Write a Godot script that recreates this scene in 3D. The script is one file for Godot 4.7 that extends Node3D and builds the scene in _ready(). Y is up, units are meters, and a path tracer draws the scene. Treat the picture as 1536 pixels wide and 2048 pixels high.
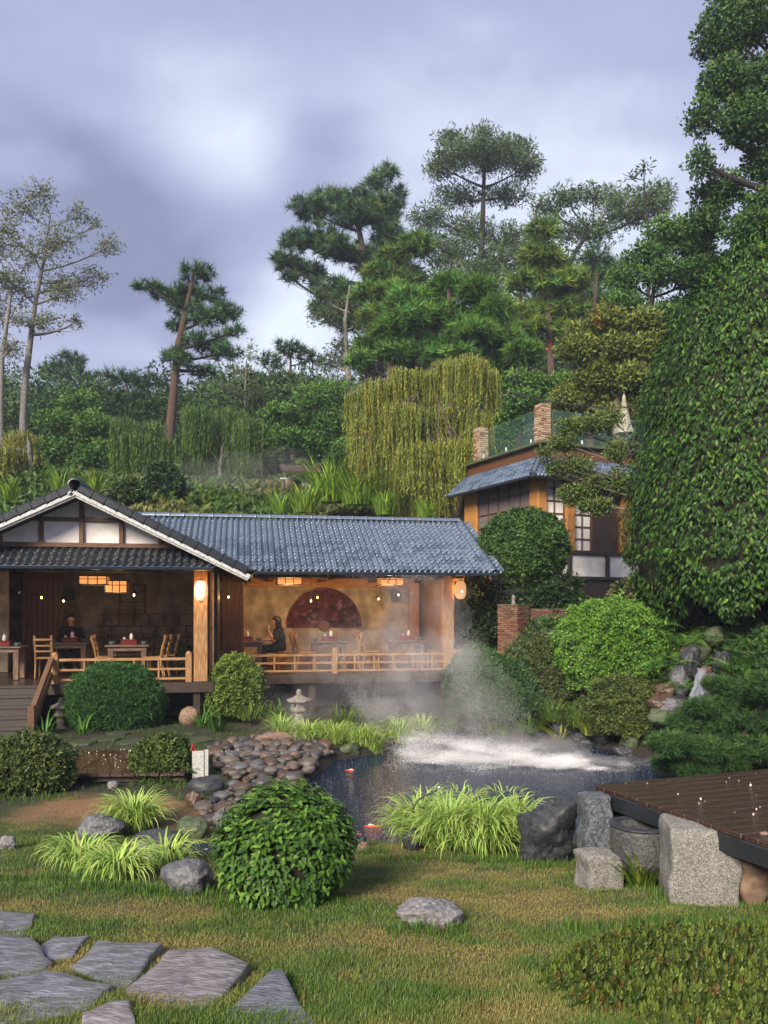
extends Node3D
# A Japanese garden restaurant by a steaming koi pond below a wooded hill.
# World axes: x to the right, y up, -z away from the camera. The helper px() turns a pixel of the
# 1536 x 2048 photograph and a distance in metres into a point of the place.
const F := 1607.0
const EYE := 2.38
const HZ := 1217.0

var R := RandomNumberGenerator.new()
var nz := FastNoiseLite.new()
var nb := FastNoiseLite.new()
var M := {}
var names := {}

# ---------------------------------------------------------------- geometry collector
class Geo:
	var v := PackedVector3Array()
	var n := PackedVector3Array()
	var uv := PackedVector2Array()
	var c := PackedColorArray()
	var ix := PackedInt32Array()
	var tint := Color.WHITE

	func tri(a: Vector3, b: Vector3, d: Vector3) -> void:   # counter-clockwise seen from outside
		var k := (b - a).cross(d - a).normalized()
		var s := v.size()
		v.append(a); v.append(b); v.append(d)
		for q in 3:
			n.append(k); c.append(tint); uv.append(Vector2.ZERO)
		ix.append(s); ix.append(s + 2); ix.append(s + 1)

	func quad(a: Vector3, b: Vector3, d: Vector3, e: Vector3) -> void:
		var k := (d - a).cross(e - b).normalized()
		var s := v.size()
		v.append(a); v.append(b); v.append(d); v.append(e)
		uv.append(Vector2(0, 1)); uv.append(Vector2(1, 1)); uv.append(Vector2(1, 0)); uv.append(Vector2(0, 0))
		for q in 4:
			n.append(k); c.append(tint)
		ix.append(s); ix.append(s + 2); ix.append(s + 1)
		ix.append(s); ix.append(s + 3); ix.append(s + 2)

	# eight corners, chamfered by ch
	func box(at: Vector3, size: Vector3, ch := 0.0, turn := Basis()) -> void:
		var h := size * 0.5
		if ch <= 0.0:
			var p := []
			for k in 8:
				p.append(at + turn * Vector3(h.x * (1 if k & 1 else -1), h.y * (1 if k & 2 else -1), h.z * (1 if k & 4 else -1)))
			quad(p[4], p[5], p[7], p[6]); quad(p[1], p[0], p[2], p[3])
			quad(p[5], p[1], p[3], p[7]); quad(p[0], p[4], p[6], p[2])
			quad(p[6], p[7], p[3], p[2]); quad(p[0], p[1], p[5], p[4])
			return
		ch = minf(ch, minf(h.x, minf(h.y, h.z)) * 0.8)
		var g := h - Vector3(ch, ch, ch)
		# faces
		for ax in 3:
			for sg in [-1.0, 1.0]:
				var o := Vector3.ZERO; o[ax] = h[ax] * sg
				var a := Vector3.ZERO; a[(ax + 1) % 3] = g[(ax + 1) % 3]
				var b := Vector3.ZERO; b[(ax + 2) % 3] = g[(ax + 2) % 3]
				if sg < 0: b = -b
				quad(at + turn * (o - a - b), at + turn * (o + a - b), at + turn * (o + a + b), at + turn * (o - a + b))
		# edges
		for ax in 3:
			var i := (ax + 1) % 3
			var j := (ax + 2) % 3
			for si in [-1.0, 1.0]:
				for sj in [-1.0, 1.0]:
					var a := Vector3.ZERO; a[i] = h[i] * si; a[j] = g[j] * sj
					var b := Vector3.ZERO; b[i] = g[i] * si; b[j] = h[j] * sj
					var l := Vector3.ZERO; l[ax] = g[ax] * si * sj
					_edge(at, turn, a, b, l)
		for sx in [-1.0, 1.0]:
			for sy in [-1.0, 1.0]:
				for sz in [-1.0, 1.0]:
					var a := at + turn * Vector3(h.x * sx, g.y * sy, g.z * sz)
					var b := at + turn * Vector3(g.x * sx, h.y * sy, g.z * sz)
					var d := at + turn * Vector3(g.x * sx, g.y * sy, h.z * sz)
					if sx * sy * sz > 0: tri(a, b, d)
					else: tri(a, d, b)

	func _edge(at: Vector3, turn: Basis, a: Vector3, b: Vector3, l: Vector3) -> void:
		# keep the outward side: a runs along one face, b along the other
		var p := at + turn * (a - l)
		var q := at + turn * (b - l)
		var r := at + turn * (b + l)
		var s := at + turn * (a + l)
		if (r - p).cross(s - q).dot(turn * (a + b)) > 0: quad(p, q, r, s)
		else: quad(p, s, r, q)

	# smooth sheet of rows x cols points; outside where (next col) x (next row) points
	func grid(p: PackedVector3Array, cols: int, wrap := false, uvs := PackedVector2Array(), cs := PackedColorArray()) -> void:
		var rows := p.size() / cols
		var s := v.size()
		var nn := PackedVector3Array()
		nn.resize(p.size())
		var qc := cols if wrap else cols - 1
		for r in rows - 1:
			for k in qc:
				var k2 := (k + 1) % cols
				var a := r * cols + k
				var b := r * cols + k2
				var d := (r + 1) * cols + k2
				var e := (r + 1) * cols + k
				var m := (p[d] - p[a]).cross(p[e] - p[b])
				nn[a] += m; nn[b] += m; nn[d] += m; nn[e] += m
				ix.append(s + a); ix.append(s + d); ix.append(s + b)
				ix.append(s + a); ix.append(s + e); ix.append(s + d)
		for k in p.size():
			v.append(p[k]); n.append(nn[k].normalized() if nn[k].length_squared() > 1e-20 else Vector3.UP)
			c.append(cs[k] if cs.size() else tint)
			uv.append(uvs[k] if uvs.size() else Vector2(float(k % cols) / maxf(1, cols - 1), float(k / cols) / maxf(1, rows - 1)))

	func tube(path: PackedVector3Array, rad: PackedFloat32Array, sides := 6, caps := true) -> void:
		var p := PackedVector3Array()
		var m := path.size()
		var up := Vector3.UP
		if absf((path[m - 1] - path[0]).normalized().y) > 0.9: up = Vector3.RIGHT
		for k in m:
			var t := (path[mini(k + 1, m - 1)] - path[maxi(k - 1, 0)]).normalized()
			var a := up.cross(t).normalized()
			var b := t.cross(a)
			for q in sides:
				var f := TAU * q / sides
				p.append(path[k] + (a * cos(f) + b * sin(f)) * rad[k])
		grid(p, sides, true)
		if caps:
			for e in [0, m - 1]:
				for q in sides - 2:
					var o: int = e * sides
					if e == 0: tri(p[o], p[o + q + 2], p[o + q + 1])
					else: tri(p[o], p[o + q + 1], p[o + q + 2])

	# profile of (radius, height), from the bottom up, round the y axis
	func lathe(prof: Array, sides := 16, at := Vector3.ZERO, flat := false, turn := Basis()) -> void:
		var p := PackedVector3Array()
		for q in prof:
			for k in sides:
				var f := -TAU * k / sides
				p.append(at + turn * Vector3(cos(f) * q.x, q.y, sin(f) * q.x))
		if not flat:
			grid(p, sides, true)
			return
		for r in prof.size() - 1:
			for k in sides:
				var k2 := (k + 1) % sides
				quad(p[r * sides + k], p[r * sides + k2], p[(r + 1) * sides + k2], p[(r + 1) * sides + k])

	# outline (counter-clockwise seen from above, in x and z as seen with x right and -z up) extruded in y
	func slab(poly: PackedVector2Array, y0: float, y1: float, ch := 0.0, wob := 0.0, noise: FastNoiseLite = null) -> void:
		var cen := Vector2.ZERO
		for q in poly: cen += q
		cen /= poly.size()
		var m := poly.size()
		var top := PackedVector3Array()
		for q in poly:
			var w := q + (cen - q).normalized() * ch
			top.append(Vector3(w.x, y1 + (noise.get_noise_2d(w.x * 9, w.y * 9) * wob if noise else 0.0), w.y))
		for k in m:
			var k2 := (k + 1) % m
			var a := Vector3(poly[k].x, y0, poly[k].y)
			var b := Vector3(poly[k2].x, y0, poly[k2].y)
			var a1 := Vector3(poly[k].x, y1 - ch, poly[k].y)
			var b1 := Vector3(poly[k2].x, y1 - ch, poly[k2].y)
			quad(a, b, b1, a1)
			if ch > 0: quad(a1, b1, top[k2], top[k])
			tri(top[k], top[k2], Vector3(cen.x, y1, cen.y))

	func mesh(mat: Material = null) -> ArrayMesh:
		var a := []
		a.resize(Mesh.ARRAY_MAX)
		a[Mesh.ARRAY_VERTEX] = v
		a[Mesh.ARRAY_NORMAL] = n
		a[Mesh.ARRAY_TEX_UV] = uv
		a[Mesh.ARRAY_COLOR] = c
		a[Mesh.ARRAY_INDEX] = ix
		var m := ArrayMesh.new()
		m.add_surface_from_arrays(Mesh.PRIMITIVE_TRIANGLES, a)
		if mat: m.surface_set_material(0, mat)
		return m

# ---------------------------------------------------------------- nodes
func numbered(called: String) -> String:
	var k: int = names.get(called, 0)
	names[called] = k + 1
	return called if k == 0 else "%s_%03d" % [called, k]

func tag(o: Node3D, label: String, category := "", group := "", kind := "") -> Node3D:
	if label: o.set_meta("label", label)
	if category: o.set_meta("category", category)
	if group: o.set_meta("group", group)
	if kind: o.set_meta("kind", kind)
	return o

func thing(called: String, label: String, category: String, xf := Transform3D(), group := "", kind := "") -> Node3D:
	var o := Node3D.new()
	o.name = numbered(called)
	add_child(o)
	o.transform = xf
	return tag(o, label, category, group, kind)

func part(parent: Node, called: String, mesh: Mesh, xf := Transform3D(), mat: Material = null) -> MeshInstance3D:
	var o := MeshInstance3D.new()
	var k: int = parent.get_meta("n_" + called, 0)
	parent.set_meta("n_" + called, k + 1)
	o.name = called if k == 0 else "%s_%03d" % [called, k]
	o.mesh = mesh
	o.transform = xf
	if mat: o.material_override = mat
	parent.add_child(o)
	return o

func single(called: String, label: String, category: String, mesh: Mesh, xf := Transform3D(), group := "", kind := "") -> MeshInstance3D:
	var o := MeshInstance3D.new()
	o.name = numbered(called)
	o.mesh = mesh
	o.transform = xf
	add_child(o)
	tag(o, label, category, group, kind)
	return o

func copy_of(o: Node3D, called: String, label: String, xf: Transform3D, group := "") -> Node3D:
	var r: Node3D = o.duplicate()
	r.name = numbered(called)
	add_child(r)
	r.transform = xf
	r.set_meta("label", label)
	if group: r.set_meta("group", group)
	return r

func scatter(parent: Node, called: String, mesh: Mesh, xs: Array, cols: PackedColorArray, kind := "stuff") -> MultiMeshInstance3D:
	var mm := MultiMesh.new()
	mm.transform_format = MultiMesh.TRANSFORM_3D
	mm.use_colors = true
	mm.mesh = mesh
	mm.instance_count = xs.size()
	for k in xs.size():
		mm.set_instance_transform(k, xs[k])
		mm.set_instance_color(k, cols[k])
	var o := MultiMeshInstance3D.new()
	o.multimesh = mm
	if parent == self:
		o.name = numbered(called)
	else:
		o.name = called
	parent.add_child(o, true)
	if kind: o.set_meta("kind", kind)
	return o

# ---------------------------------------------------------------- layout
func px(x: float, y: float, d: float) -> Vector3:
	return Vector3((x - 768.0) / F * d, EYE + (HZ - y) / F * d, -d)

func on_ground(x: float, y: float) -> Vector3:
	var d := 2.2
	while d < 80.0:
		var p := px(x, y, d)
		if p.y <= gh(p.x, d): return Vector3(p.x, gh(p.x, d), -d)
		d += 0.02
	return px(x, y, 80.0)

func ground_at(x: float, d: float) -> Vector3:
	return Vector3(x, gh(x, d), -d)

func at(p: Vector3, turn := 0.0, s := 1.0) -> Transform3D:
	return Transform3D(Basis(Vector3.UP, turn).scaled(Vector3(s, s, s)), p)

func rv(a: float, b: float) -> float:
	return R.randf_range(a, b)

func rdir() -> Vector3:
	var y := R.randf_range(-1, 1)
	var f := R.randf_range(0, TAU)
	var s := sqrt(1.0 - y * y)
	return Vector3(cos(f) * s, y, sin(f) * s)

func vary(c: Color, by: float) -> Color:
	var k := 1.0 + R.randf_range(-by, by)
	if c.g < 0.5 and c.g >= c.r and c.g > c.b: k *= 1.25
	var w := R.randf_range(-by, by) * 0.4
	return Color(maxf(0, c.r * k * (1.0 + w)), maxf(0, c.g * k), maxf(0, c.b * k * (1.0 - w)))

func aim(dir: Vector3, roll := 0.0) -> Basis:      # y axis along dir
	var y := dir.normalized()
	var t := Vector3.RIGHT if absf(y.y) > 0.9 else Vector3.UP
	var x := t.cross(y).normalized()
	return Basis(x, y, x.cross(y)) * Basis(Vector3.UP, roll)

func lin(r: float, g: float, b: float) -> Color:   # a linear base colour as the sRGB that albedo_color wants
	return Color(r, g, b).linear_to_srgb()

# ---------------------------------------------------------------- terrain
var pond := PackedVector2Array()

func pond_sd(x: float, d: float) -> float:
	if x < -4.0 or x > 9.0 or d < 5.0 or d > 19.0:
		return 4.0
	var q := Vector2(x, d)
	var best := 1e9
	var inside := false
	var m := pond.size()
	var b := pond[m - 1]
	for k in m:
		var a := pond[k]
		var e := b - a
		var w := q - a
		var t := clampf(w.dot(e) / e.length_squared(), 0, 1)
		best = minf(best, (w - e * t).length_squared())
		if (a.y > d) != (b.y > d) and x < (b.x - a.x) * (d - a.y) / (b.y - a.y) + a.x: inside = not inside
		b = a
	best = sqrt(best)
	return -best if inside else best

const HILL := [Vector2(21.6, 0), Vector2(24, 2.5), Vector2(26.5, 4.9), Vector2(32, 6.9), Vector2(42, 9.6), Vector2(60, 13.5), Vector2(90, 20), Vector2(150, 30), Vector2(400, 42)]

func gh(x: float, d: float) -> float:
	var y := 0.0
	if d < 3.1: y = 0.78 + (3.1 - d) * 0.01
	elif d < 8.4: y = 0.78 * (8.4 - d) / 5.3
	var sd := 4.0
	if d > 4.0 and d < 23.0 and x > -5.0:
		sd = pond_sd(x, d)
		if x > 1.6 and d > 10.8:
			var t := sd if sd < 3.9 else 4.0
			y += 2.0 * smoothstep(0.0, 2.9, t) * smoothstep(1.6, 3.6, x) * smoothstep(10.8, 12.6, d)
	elif x > 1.6 and d >= 23.0:
		y += 2.0 * smoothstep(1.6, 3.6, x)
	var de := d - clampf(0.17 * (x + 3.75), -1.8, 1.2) - 6.0 * smoothstep(2.0, 5.0, x)
	if de > 21.6:
		for k in HILL.size() - 1:
			var a: Vector2 = HILL[k]
			var b: Vector2 = HILL[k + 1]
			if de < b.x:
				y += lerpf(a.y, b.y, (de - a.x) / (b.x - a.x))
				break
		y += nz.get_noise_2d(x * 2.0, d * 2.0) * 0.5 * smoothstep(22, 30, de)
	elif d < 23.0:
		y += nz.get_noise_2d(x * 14.0, d * 14.0) * 0.035 + nz.get_noise_2d(x * 50.0, d * 50.0) * 0.012
	if sd < 0.5:
		y = lerpf(y, -0.55, smoothstep(0.1, -0.45, sd))
		if sd > -0.1: y = lerpf(y, minf(y, 0.0), smoothstep(0.5, 0.05, sd) * 0.6)
	# the small koi pool among the rocks
	var w := Vector2((x + 1.83) / 0.40, (d - 7.55) / 0.40).length()
	if w < 1.25: y -= 0.26 * smoothstep(1.2, 0.75, w)
	return y

func _ready() -> void:
	nz.seed = 7
	nz.frequency = 0.05
	nz.fractal_octaves = 4
	nb.seed = 21
	nb.frequency = 1.0
	nb.fractal_octaves = 3
	# camera
	var cam := Camera3D.new()
	cam.name = "camera"
	cam.projection = Camera3D.PROJECTION_FRUSTUM
	cam.near = 0.05
	cam.far = 900.0
	cam.size = 2.0 * 0.05 * 1024.0 / F
	cam.frustum_offset = Vector2(0, (HZ - 1024.0) / F * 0.05)
	cam.position = Vector3(0, EYE, 0)
	add_child(cam)
	cam.current = true
	# sky, air and exposure
	var we := WorldEnvironment.new()
	we.name = "world_environment"
	var env := Environment.new()
	env.background_mode = Environment.BG_SKY
	var sky := Sky.new()
	var pano := PanoramaSkyMaterial.new()
	pano.panorama = sky_picture()
	sky.sky_material = pano
	env.sky = sky
	env.background_energy_multiplier = 0.64
	env.tonemap_mode = Environment.TONE_MAPPER_LINEAR
	env.tonemap_exposure = 1.9
	env.sdfgi_enabled = true
	env.ssao_enabled = true
	env.ssil_enabled = true
	env.fog_enabled = true
	env.fog_density = 0.0009
	env.fog_light_color = Color(0.80, 0.84, 0.93)
	env.volumetric_fog_enabled = true
	env.volumetric_fog_density = 0.0
	we.environment = env
	add_child(we)
	# the sun through thin cloud, from behind the camera's left shoulder
	var sun := DirectionalLight3D.new()
	sun.name = "sun"
	sun.light_energy = 1.25
	sun.light_angular_distance = 22.0
	sun.light_color = Color(1.0, 0.95, 0.86)
	sun.shadow_enabled = true
	add_child(sun)
	sun.look_at_from_position(Vector3.ZERO, Vector3(0.36, -0.50, -0.80), Vector3.UP)

	for q in [[-0.36, 8.49], [0.05, 8.2], [1.1, 8.0], [2.1, 8.3], [2.9, 9.2], [4.1, 10.0], [4.5, 11.2], [4.35, 12.6], [4.3, 13.6], [3.9, 14.5], [3.1, 15.2], [1.9, 15.7], [0.8, 15.3], [0.1, 14.5], [-0.25, 13.7], [-0.85, 13.3], [-1.0, 12.4], [-1.2, 11.4], [-1.15, 10.4], [-0.95, 9.4]]:
		pond.append(Vector2(q[0], q[1]))
	materials()
	ground_and_water()
	restaurant()
	restaurant_inside()
	hill_house()
	small_house()
	paths_and_bridge()
	rocks()
	dock()
	lanterns_and_small_things()
	shrubs()
	big_hedge_tree()
	tufted_plants()
	trees()
	undergrowth()
	lawn_grass()
	people()
	steam()

# ---------------------------------------------------------------- sky
func sky_picture() -> ImageTexture:
	var w := 768
	var h := 384
	var im := Image.create_empty(w, h, false, Image.FORMAT_RGBF)
	var cl := FastNoiseLite.new()
	cl.seed = 12
	cl.frequency = 1.0
	cl.fractal_octaves = 5
	cl.domain_warp_enabled = true
	cl.domain_warp_frequency = 0.7
	cl.domain_warp_amplitude = 0.5
	# brighter rifts and darker banks among the clouds: direction from pixels, size, how much
	var rifts := []
	for q in [[430.0, 285.0, 0.075, 0.8], [330.0, 235.0, 0.08, 0.35], [500.0, 340.0, 0.045, 0.45], [600.0, 620.0, 0.08, 0.95], [650.0, 700.0, 0.10, 0.5], [780.0, 250.0, 0.13, 0.25], [1180.0, 420.0, 0.14, 0.45], [1050.0, 720.0, 0.2, 0.6], [130.0, 250.0, 0.09, 0.2], [560.0, 640.0, 0.05, 0.3],
			[320.0, 470.0, 0.10, -0.75], [100.0, 345.0, 0.09, -0.45], [460.0, 500.0, 0.10, -0.4], [655.0, 300.0, 0.045, -0.55], [590.0, 370.0, 0.05, -0.5], [230.0, 380.0, 0.07, -0.4], [200.0, 600.0, 0.12, -0.2], [900.0, 60.0, 0.2, -0.12]]:
		rifts.append([px(q[0], q[1], 1.0) - Vector3(0, EYE, 0), q[2], q[3]])
	for k in rifts.size(): rifts[k][0] = rifts[k][0].normalized()
	for y in h:
		var el := (0.5 - (y + 0.5) / h) * PI
		var ce := cos(el)
		var se := sin(el)
		for x in w:
			var az := (x + 0.5) / w * TAU
			var dir := Vector3(sin(az) * ce, se, -cos(az) * ce)
			var q := dir / (maxf(dir.y, 0.0) + 0.35)
			var f := cl.get_noise_3d(q.x * 0.9, q.z * 1.8, dir.y * 2.0)
			var f2 := cl.get_noise_3d(q.x * 2.6 + 7.0, q.z * 5.0, dir.y * 7.0)
			var t := f * 0.55 + f2 * 0.24
			if dir.z < 0.2:
				for r in rifts:
					var s: float = acos(clampf(dir.dot(r[0]), -1, 1)) / r[1]
					if s < 3.2: t += r[2] * exp(-pow(s + f2 * 0.9, 2.0) * 0.9) * (0.85 + 0.7 * f)
			t += smoothstep(0.6, 1.0, dir.y) * 0.35
			var c := Color(0.40, 0.435, 0.63)
			if t > 0: c = c.lerp(Color(0.70, 0.77, 0.91), minf(t, 1.15))
			else: c = c.lerp(Color(0.235, 0.265, 0.42), minf(-t * 1.25, 1.0))
			im.set_pixel(x, y, c)
	return ImageTexture.create_from_image(im)

# ---------------------------------------------------------------- materials
func ntex(freq: float, oct: int, lo: Color, hi: Color, seed_ := 1, kind := FastNoiseLite.TYPE_SIMPLEX_SMOOTH, size := 512, mid := 0.5) -> NoiseTexture2D:
	var f := FastNoiseLite.new()
	f.seed = seed_
	f.noise_type = kind
	f.frequency = freq
	f.fractal_octaves = oct
	if kind == FastNoiseLite.TYPE_CELLULAR: f.cellular_jitter = 1.0
	var g := Gradient.new()
	g.offsets = PackedFloat32Array([0.0, mid, 1.0])
	g.colors = PackedColorArray([lo, lo.lerp(hi, 0.5), hi])
	var t := NoiseTexture2D.new()
	t.width = size
	t.height = size
	t.seamless = true
	t.noise = f
	t.color_ramp = g
	return t

func mat(called: String, col: Color, rough := 0.8, tex: Texture2D = null, scale := Vector3.ONE, bump: Texture2D = null, depth := 0.0, metal := 0.0) -> StandardMaterial3D:
	var m := StandardMaterial3D.new()
	m.resource_name = called
	m.albedo_color = Color(col.r, col.g, col.b).linear_to_srgb()
	m.roughness = rough
	m.metallic = metal
	if tex: m.albedo_texture = tex
	if tex or bump:
		m.uv1_triplanar = true
		m.uv1_scale = scale
	if bump:
		m.heightmap_enabled = true
		m.heightmap_texture = bump
		m.heightmap_scale = depth
	M[called] = m
	return m

func leafy(called: String, col: Color, rough := 0.5, back := 0.35) -> StandardMaterial3D:
	var m := mat(called, col, rough)
	m.vertex_color_use_as_albedo = true
	m.cull_mode = BaseMaterial3D.CULL_DISABLED
	m.metallic_specular = 0.28
	m.backlight_enabled = true
	m.backlight = Color(back, back, back * 0.7)
	return m

func materials() -> void:
	var w := Color.WHITE
	var grain := ntex(0.012, 5, Color(0.55, 0.45, 0.36), w, 3)
	var grain2 := ntex(0.02, 4, Color(0.72, 0.60, 0.48), w, 31)
	var fine := ntex(0.03, 5, Color(0.62, 0.62, 0.62), w, 5)
	var blot := ntex(0.008, 5, Color(0.6, 0.58, 0.55), w, 9)
	var moss := ntex(0.012, 5, Color(0.45, 0.62, 0.30), w, 15)
	var speck := ntex(0.22, 2, Color(0.35, 0.34, 0.33), w, 11, FastNoiseLite.TYPE_VALUE)
	var rock_t := ntex(0.02, 6, Color(0.35, 0.36, 0.40), w, 13)
	var hgt := ntex(0.025, 6, Color.BLACK, w, 17)
	var hspeck := ntex(0.16, 3, Color.BLACK, w, 19)
	var hgrain := ntex(0.02, 4, Color.BLACK, w, 23)
	M["fine"] = fine
	# timber: the stretched axis is the grain
	for k in [["y", Vector3(7, 0.45, 7)], ["x", Vector3(0.45, 7, 7)], ["z", Vector3(7, 7, 0.45)]]:
		mat("pine_" + k[0], Color(0.52, 0.315, 0.145), 0.5, grain, k[1], hgrain, 0.25)
		mat("amber_" + k[0], Color(0.70, 0.36, 0.10), 0.5, grain, k[1], hgrain, 0.2)
		mat("brown_" + k[0], Color(0.20, 0.095, 0.045), 0.55, grain, k[1], hgrain, 0.25)
		mat("dark_" + k[0], Color(0.055, 0.032, 0.022), 0.5, grain, k[1], hgrain, 0.25)
		mat("table_" + k[0], Color(0.27, 0.185, 0.14), 0.4, grain, k[1], hgrain, 0.2)
		mat("deck_" + k[0], Color(0.075, 0.042, 0.030), 0.22, grain, k[1], hgrain, 0.5)
	mat("old_wood", Color(0.21, 0.12, 0.07), 0.7, grain, Vector3(5, 5, 0.5), hgrain, 0.6)
	mat("floor_board", Color(0.085, 0.06, 0.048), 0.28, grain, Vector3(0.5, 6, 6), hgrain, 0.2)
	mat("step_tile", Color(0.10, 0.085, 0.075), 0.35, fine, Vector3(2, 2, 2), hgt, 0.1)
	mat("plaster", Color(0.80, 0.78, 0.78), 0.85, ntex(0.006, 4, Color(0.82, 0.80, 0.80), w, 41), Vector3(0.5, 0.5, 0.5), hgt, 0.15)
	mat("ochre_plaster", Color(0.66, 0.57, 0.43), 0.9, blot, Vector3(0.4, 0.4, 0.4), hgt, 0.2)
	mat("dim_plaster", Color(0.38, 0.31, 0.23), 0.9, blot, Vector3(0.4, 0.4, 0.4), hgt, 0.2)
	mat("white_paint", Color(0.75, 0.75, 0.76), 0.45, fine, Vector3(1, 1, 1))
	var shoji := mat("shoji_paper", Color(0.80, 0.78, 0.76), 0.9)
	shoji.backlight_enabled = true
	shoji.backlight = Color(0.5, 0.5, 0.48)
	mat("grey_pane", Color(0.15, 0.12, 0.12), 0.5)
	# roof tiles, wet
	mat("tile_a", Color(0.23, 0.29, 0.40), 0.24, fine, Vector3(3, 3, 3), hgt, 0.15, 0.55)
	mat("tile_b", Color(0.27, 0.33, 0.44), 0.28, fine, Vector3(2.5, 3, 3), hgt, 0.15, 0.55)
	mat("tile_c", Color(0.15, 0.20, 0.29), 0.20, fine, Vector3(3, 2.5, 3), hgt, 0.15, 0.55)
	mat("tile_dark", Color(0.018, 0.024, 0.036), 0.3, fine, Vector3(3, 3, 3), hgt, 0.25)
	mat("tile_old_a", Color(0.050, 0.058, 0.074), 0.38, blot, Vector3(3, 3, 3), hgt, 0.25)
	mat("tile_old_b", Color(0.036, 0.045, 0.064), 0.32, blot, Vector3(2, 3, 2), hgt, 0.25)
	mat("gutter", Color(0.055, 0.080, 0.13), 0.3, fine, Vector3(2, 2, 2))
	mat("soffit", Color(0.05, 0.034, 0.026), 0.8, grain, Vector3(0.5, 6, 6))
	# masonry and stone
	mat("brick_a", Color(0.25, 0.105, 0.062), 0.75, fine, Vector3(6, 6, 6), hgt, 0.3)
	mat("brick_b", Color(0.17, 0.070, 0.048), 0.75, fine, Vector3(6, 6, 6), hgt, 0.3)
	mat("brick_c", Color(0.33, 0.165, 0.105), 0.75, blot, Vector3(6, 6, 6), hgt, 0.3)
	mat("mortar", Color(0.10, 0.09, 0.08), 0.95, moss, Vector3(2, 2, 2), hgt, 0.3)
	mat("ledge_a", Color(0.62, 0.48, 0.34), 0.7, fine, Vector3(5, 5, 5), hgt, 0.3)
	mat("ledge_b", Color(0.34, 0.175, 0.10), 0.7, fine, Vector3(5, 5, 5), hgt, 0.3)
	mat("ledge_c", Color(0.52, 0.33, 0.21), 0.7, fine, Vector3(5, 5, 5), hgt, 0.3)
	mat("granite", Color(0.47, 0.45, 0.425), 0.8, speck, Vector3(1.5, 1.5, 1.5), hspeck, 0.5)
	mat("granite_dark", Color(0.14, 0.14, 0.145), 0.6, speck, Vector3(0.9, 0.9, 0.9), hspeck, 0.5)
	mat("granite_wet", Color(0.24, 0.26, 0.30), 0.35, speck, Vector3(0.9, 0.6, 0.9), hspeck, 0.5)
	mat("lantern_stone", Color(0.40, 0.355, 0.30), 0.9, blot, Vector3(2.5, 2.5, 2.5), hspeck, 0.8)
	mat("rock_grey", Color(0.27, 0.265, 0.275), 0.6, rock_t, Vector3(2.2, 2.2, 2.2), hgt, 0.9)
	mat("rock_light", Color(0.42, 0.39, 0.37), 0.75, rock_t, Vector3(2, 2, 2), hgt, 0.9)
	mat("rock_dark", Color(0.075, 0.078, 0.085), 0.55, rock_t, Vector3(2, 2, 2), hgt, 0.35)
	mat("rock_moss", Color(0.13, 0.135, 0.10), 0.7, moss, Vector3(2, 2, 2), hgt, 0.9)
	mat("rock_pink", Color(0.43, 0.285, 0.215), 0.7, blot, Vector3(3, 3, 3), hspeck, 0.8)
	mat("rock_brown", Color(0.20, 0.115, 0.07), 0.4, rock_t, Vector3(2.2, 2.2, 2.2), hgt, 0.7)
	var k := 0
	for q in [Color(0.16, 0.14, 0.135), Color(0.22, 0.175, 0.14), Color(0.28, 0.24, 0.21), Color(0.075, 0.078, 0.088), Color(0.17, 0.11, 0.08), Color(0.22, 0.22, 0.23), Color(0.11, 0.095, 0.085), Color(0.29, 0.20, 0.15)]:
		mat("cobble_%d" % k, q, 0.16 + 0.05 * (k % 3), rock_t, Vector3(3, 3, 3), hgt, 0.25)
		k += 1
	mat("flag_a", Color(0.27, 0.285, 0.34), 0.34, blot, Vector3(1.6, 1.6, 4.0), ntex(0.02, 5, Color.BLACK, w, 71), 0.6)
	mat("flag_b", Color(0.35, 0.325, 0.36), 0.36, blot, Vector3(1.6, 1.6, 4.5), ntex(0.02, 5, Color.BLACK, w, 72), 0.6)
	mat("slate", Color(0.085, 0.095, 0.08), 0.6, moss, Vector3(2, 2, 2), hgt, 1.0)
	# ground: vertex colours carry grass, soil, moss; the texture only grain
	var g := mat("ground", Color.WHITE, 0.95, fine, Vector3(1.5, 1.5, 1.5), hspeck, 1.6)
	g.vertex_color_use_as_albedo = true
	g.uv1_world_triplanar = true
	# water
	var wt := mat("water", Color(0.006, 0.016, 0.042), 0.03, null, Vector3(0.9, 0.9, 1.5), ntex(0.02, 5, Color.BLACK, w, 81, FastNoiseLite.TYPE_SIMPLEX_SMOOTH, 1024), 0.35)
	wt.uv1_world_triplanar = true
	wt.metallic_specular = 0.22
	var fall := mat("white_water", Color(0.66, 0.69, 0.76), 0.3, ntex(0.05, 4, Color(0.45, 0.47, 0.55), w, 83), Vector3(14, 1.2, 14), hgt, 1.2)
	fall.transparency = BaseMaterial3D.TRANSPARENCY_ALPHA
	fall.albedo_color.a = 0.62
	mat("splash", Color(0.75, 0.78, 0.85), 0.2)
	mat("steam_drop", Color(0.93, 0.92, 0.95), 1.0)
	mat("rim_steel", Color(0.028, 0.032, 0.040), 0.35, fine, Vector3(3, 3, 3))
	# lamps and things
	var p := mat("lamp_paper", Color(0.75, 0.62, 0.45), 0.9)
	p.emission_enabled = true
	p.emission = Color(1.0, 0.62, 0.30)
	p.emission_energy_multiplier = 0.55
	var p2 := mat("lantern_paper", Color(0.80, 0.72, 0.62), 0.9)
	p2.emission_enabled = true
	p2.emission = Color(1.0, 0.72, 0.45)
	p2.emission_energy_multiplier = 0.38
	var bl := mat("bulb_glow", Color(1, 0.9, 0.7), 0.5)
	bl.emission_enabled = true
	bl.emission = Color(1.0, 0.80, 0.52)
	bl.emission_energy_multiplier = 5.0
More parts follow.
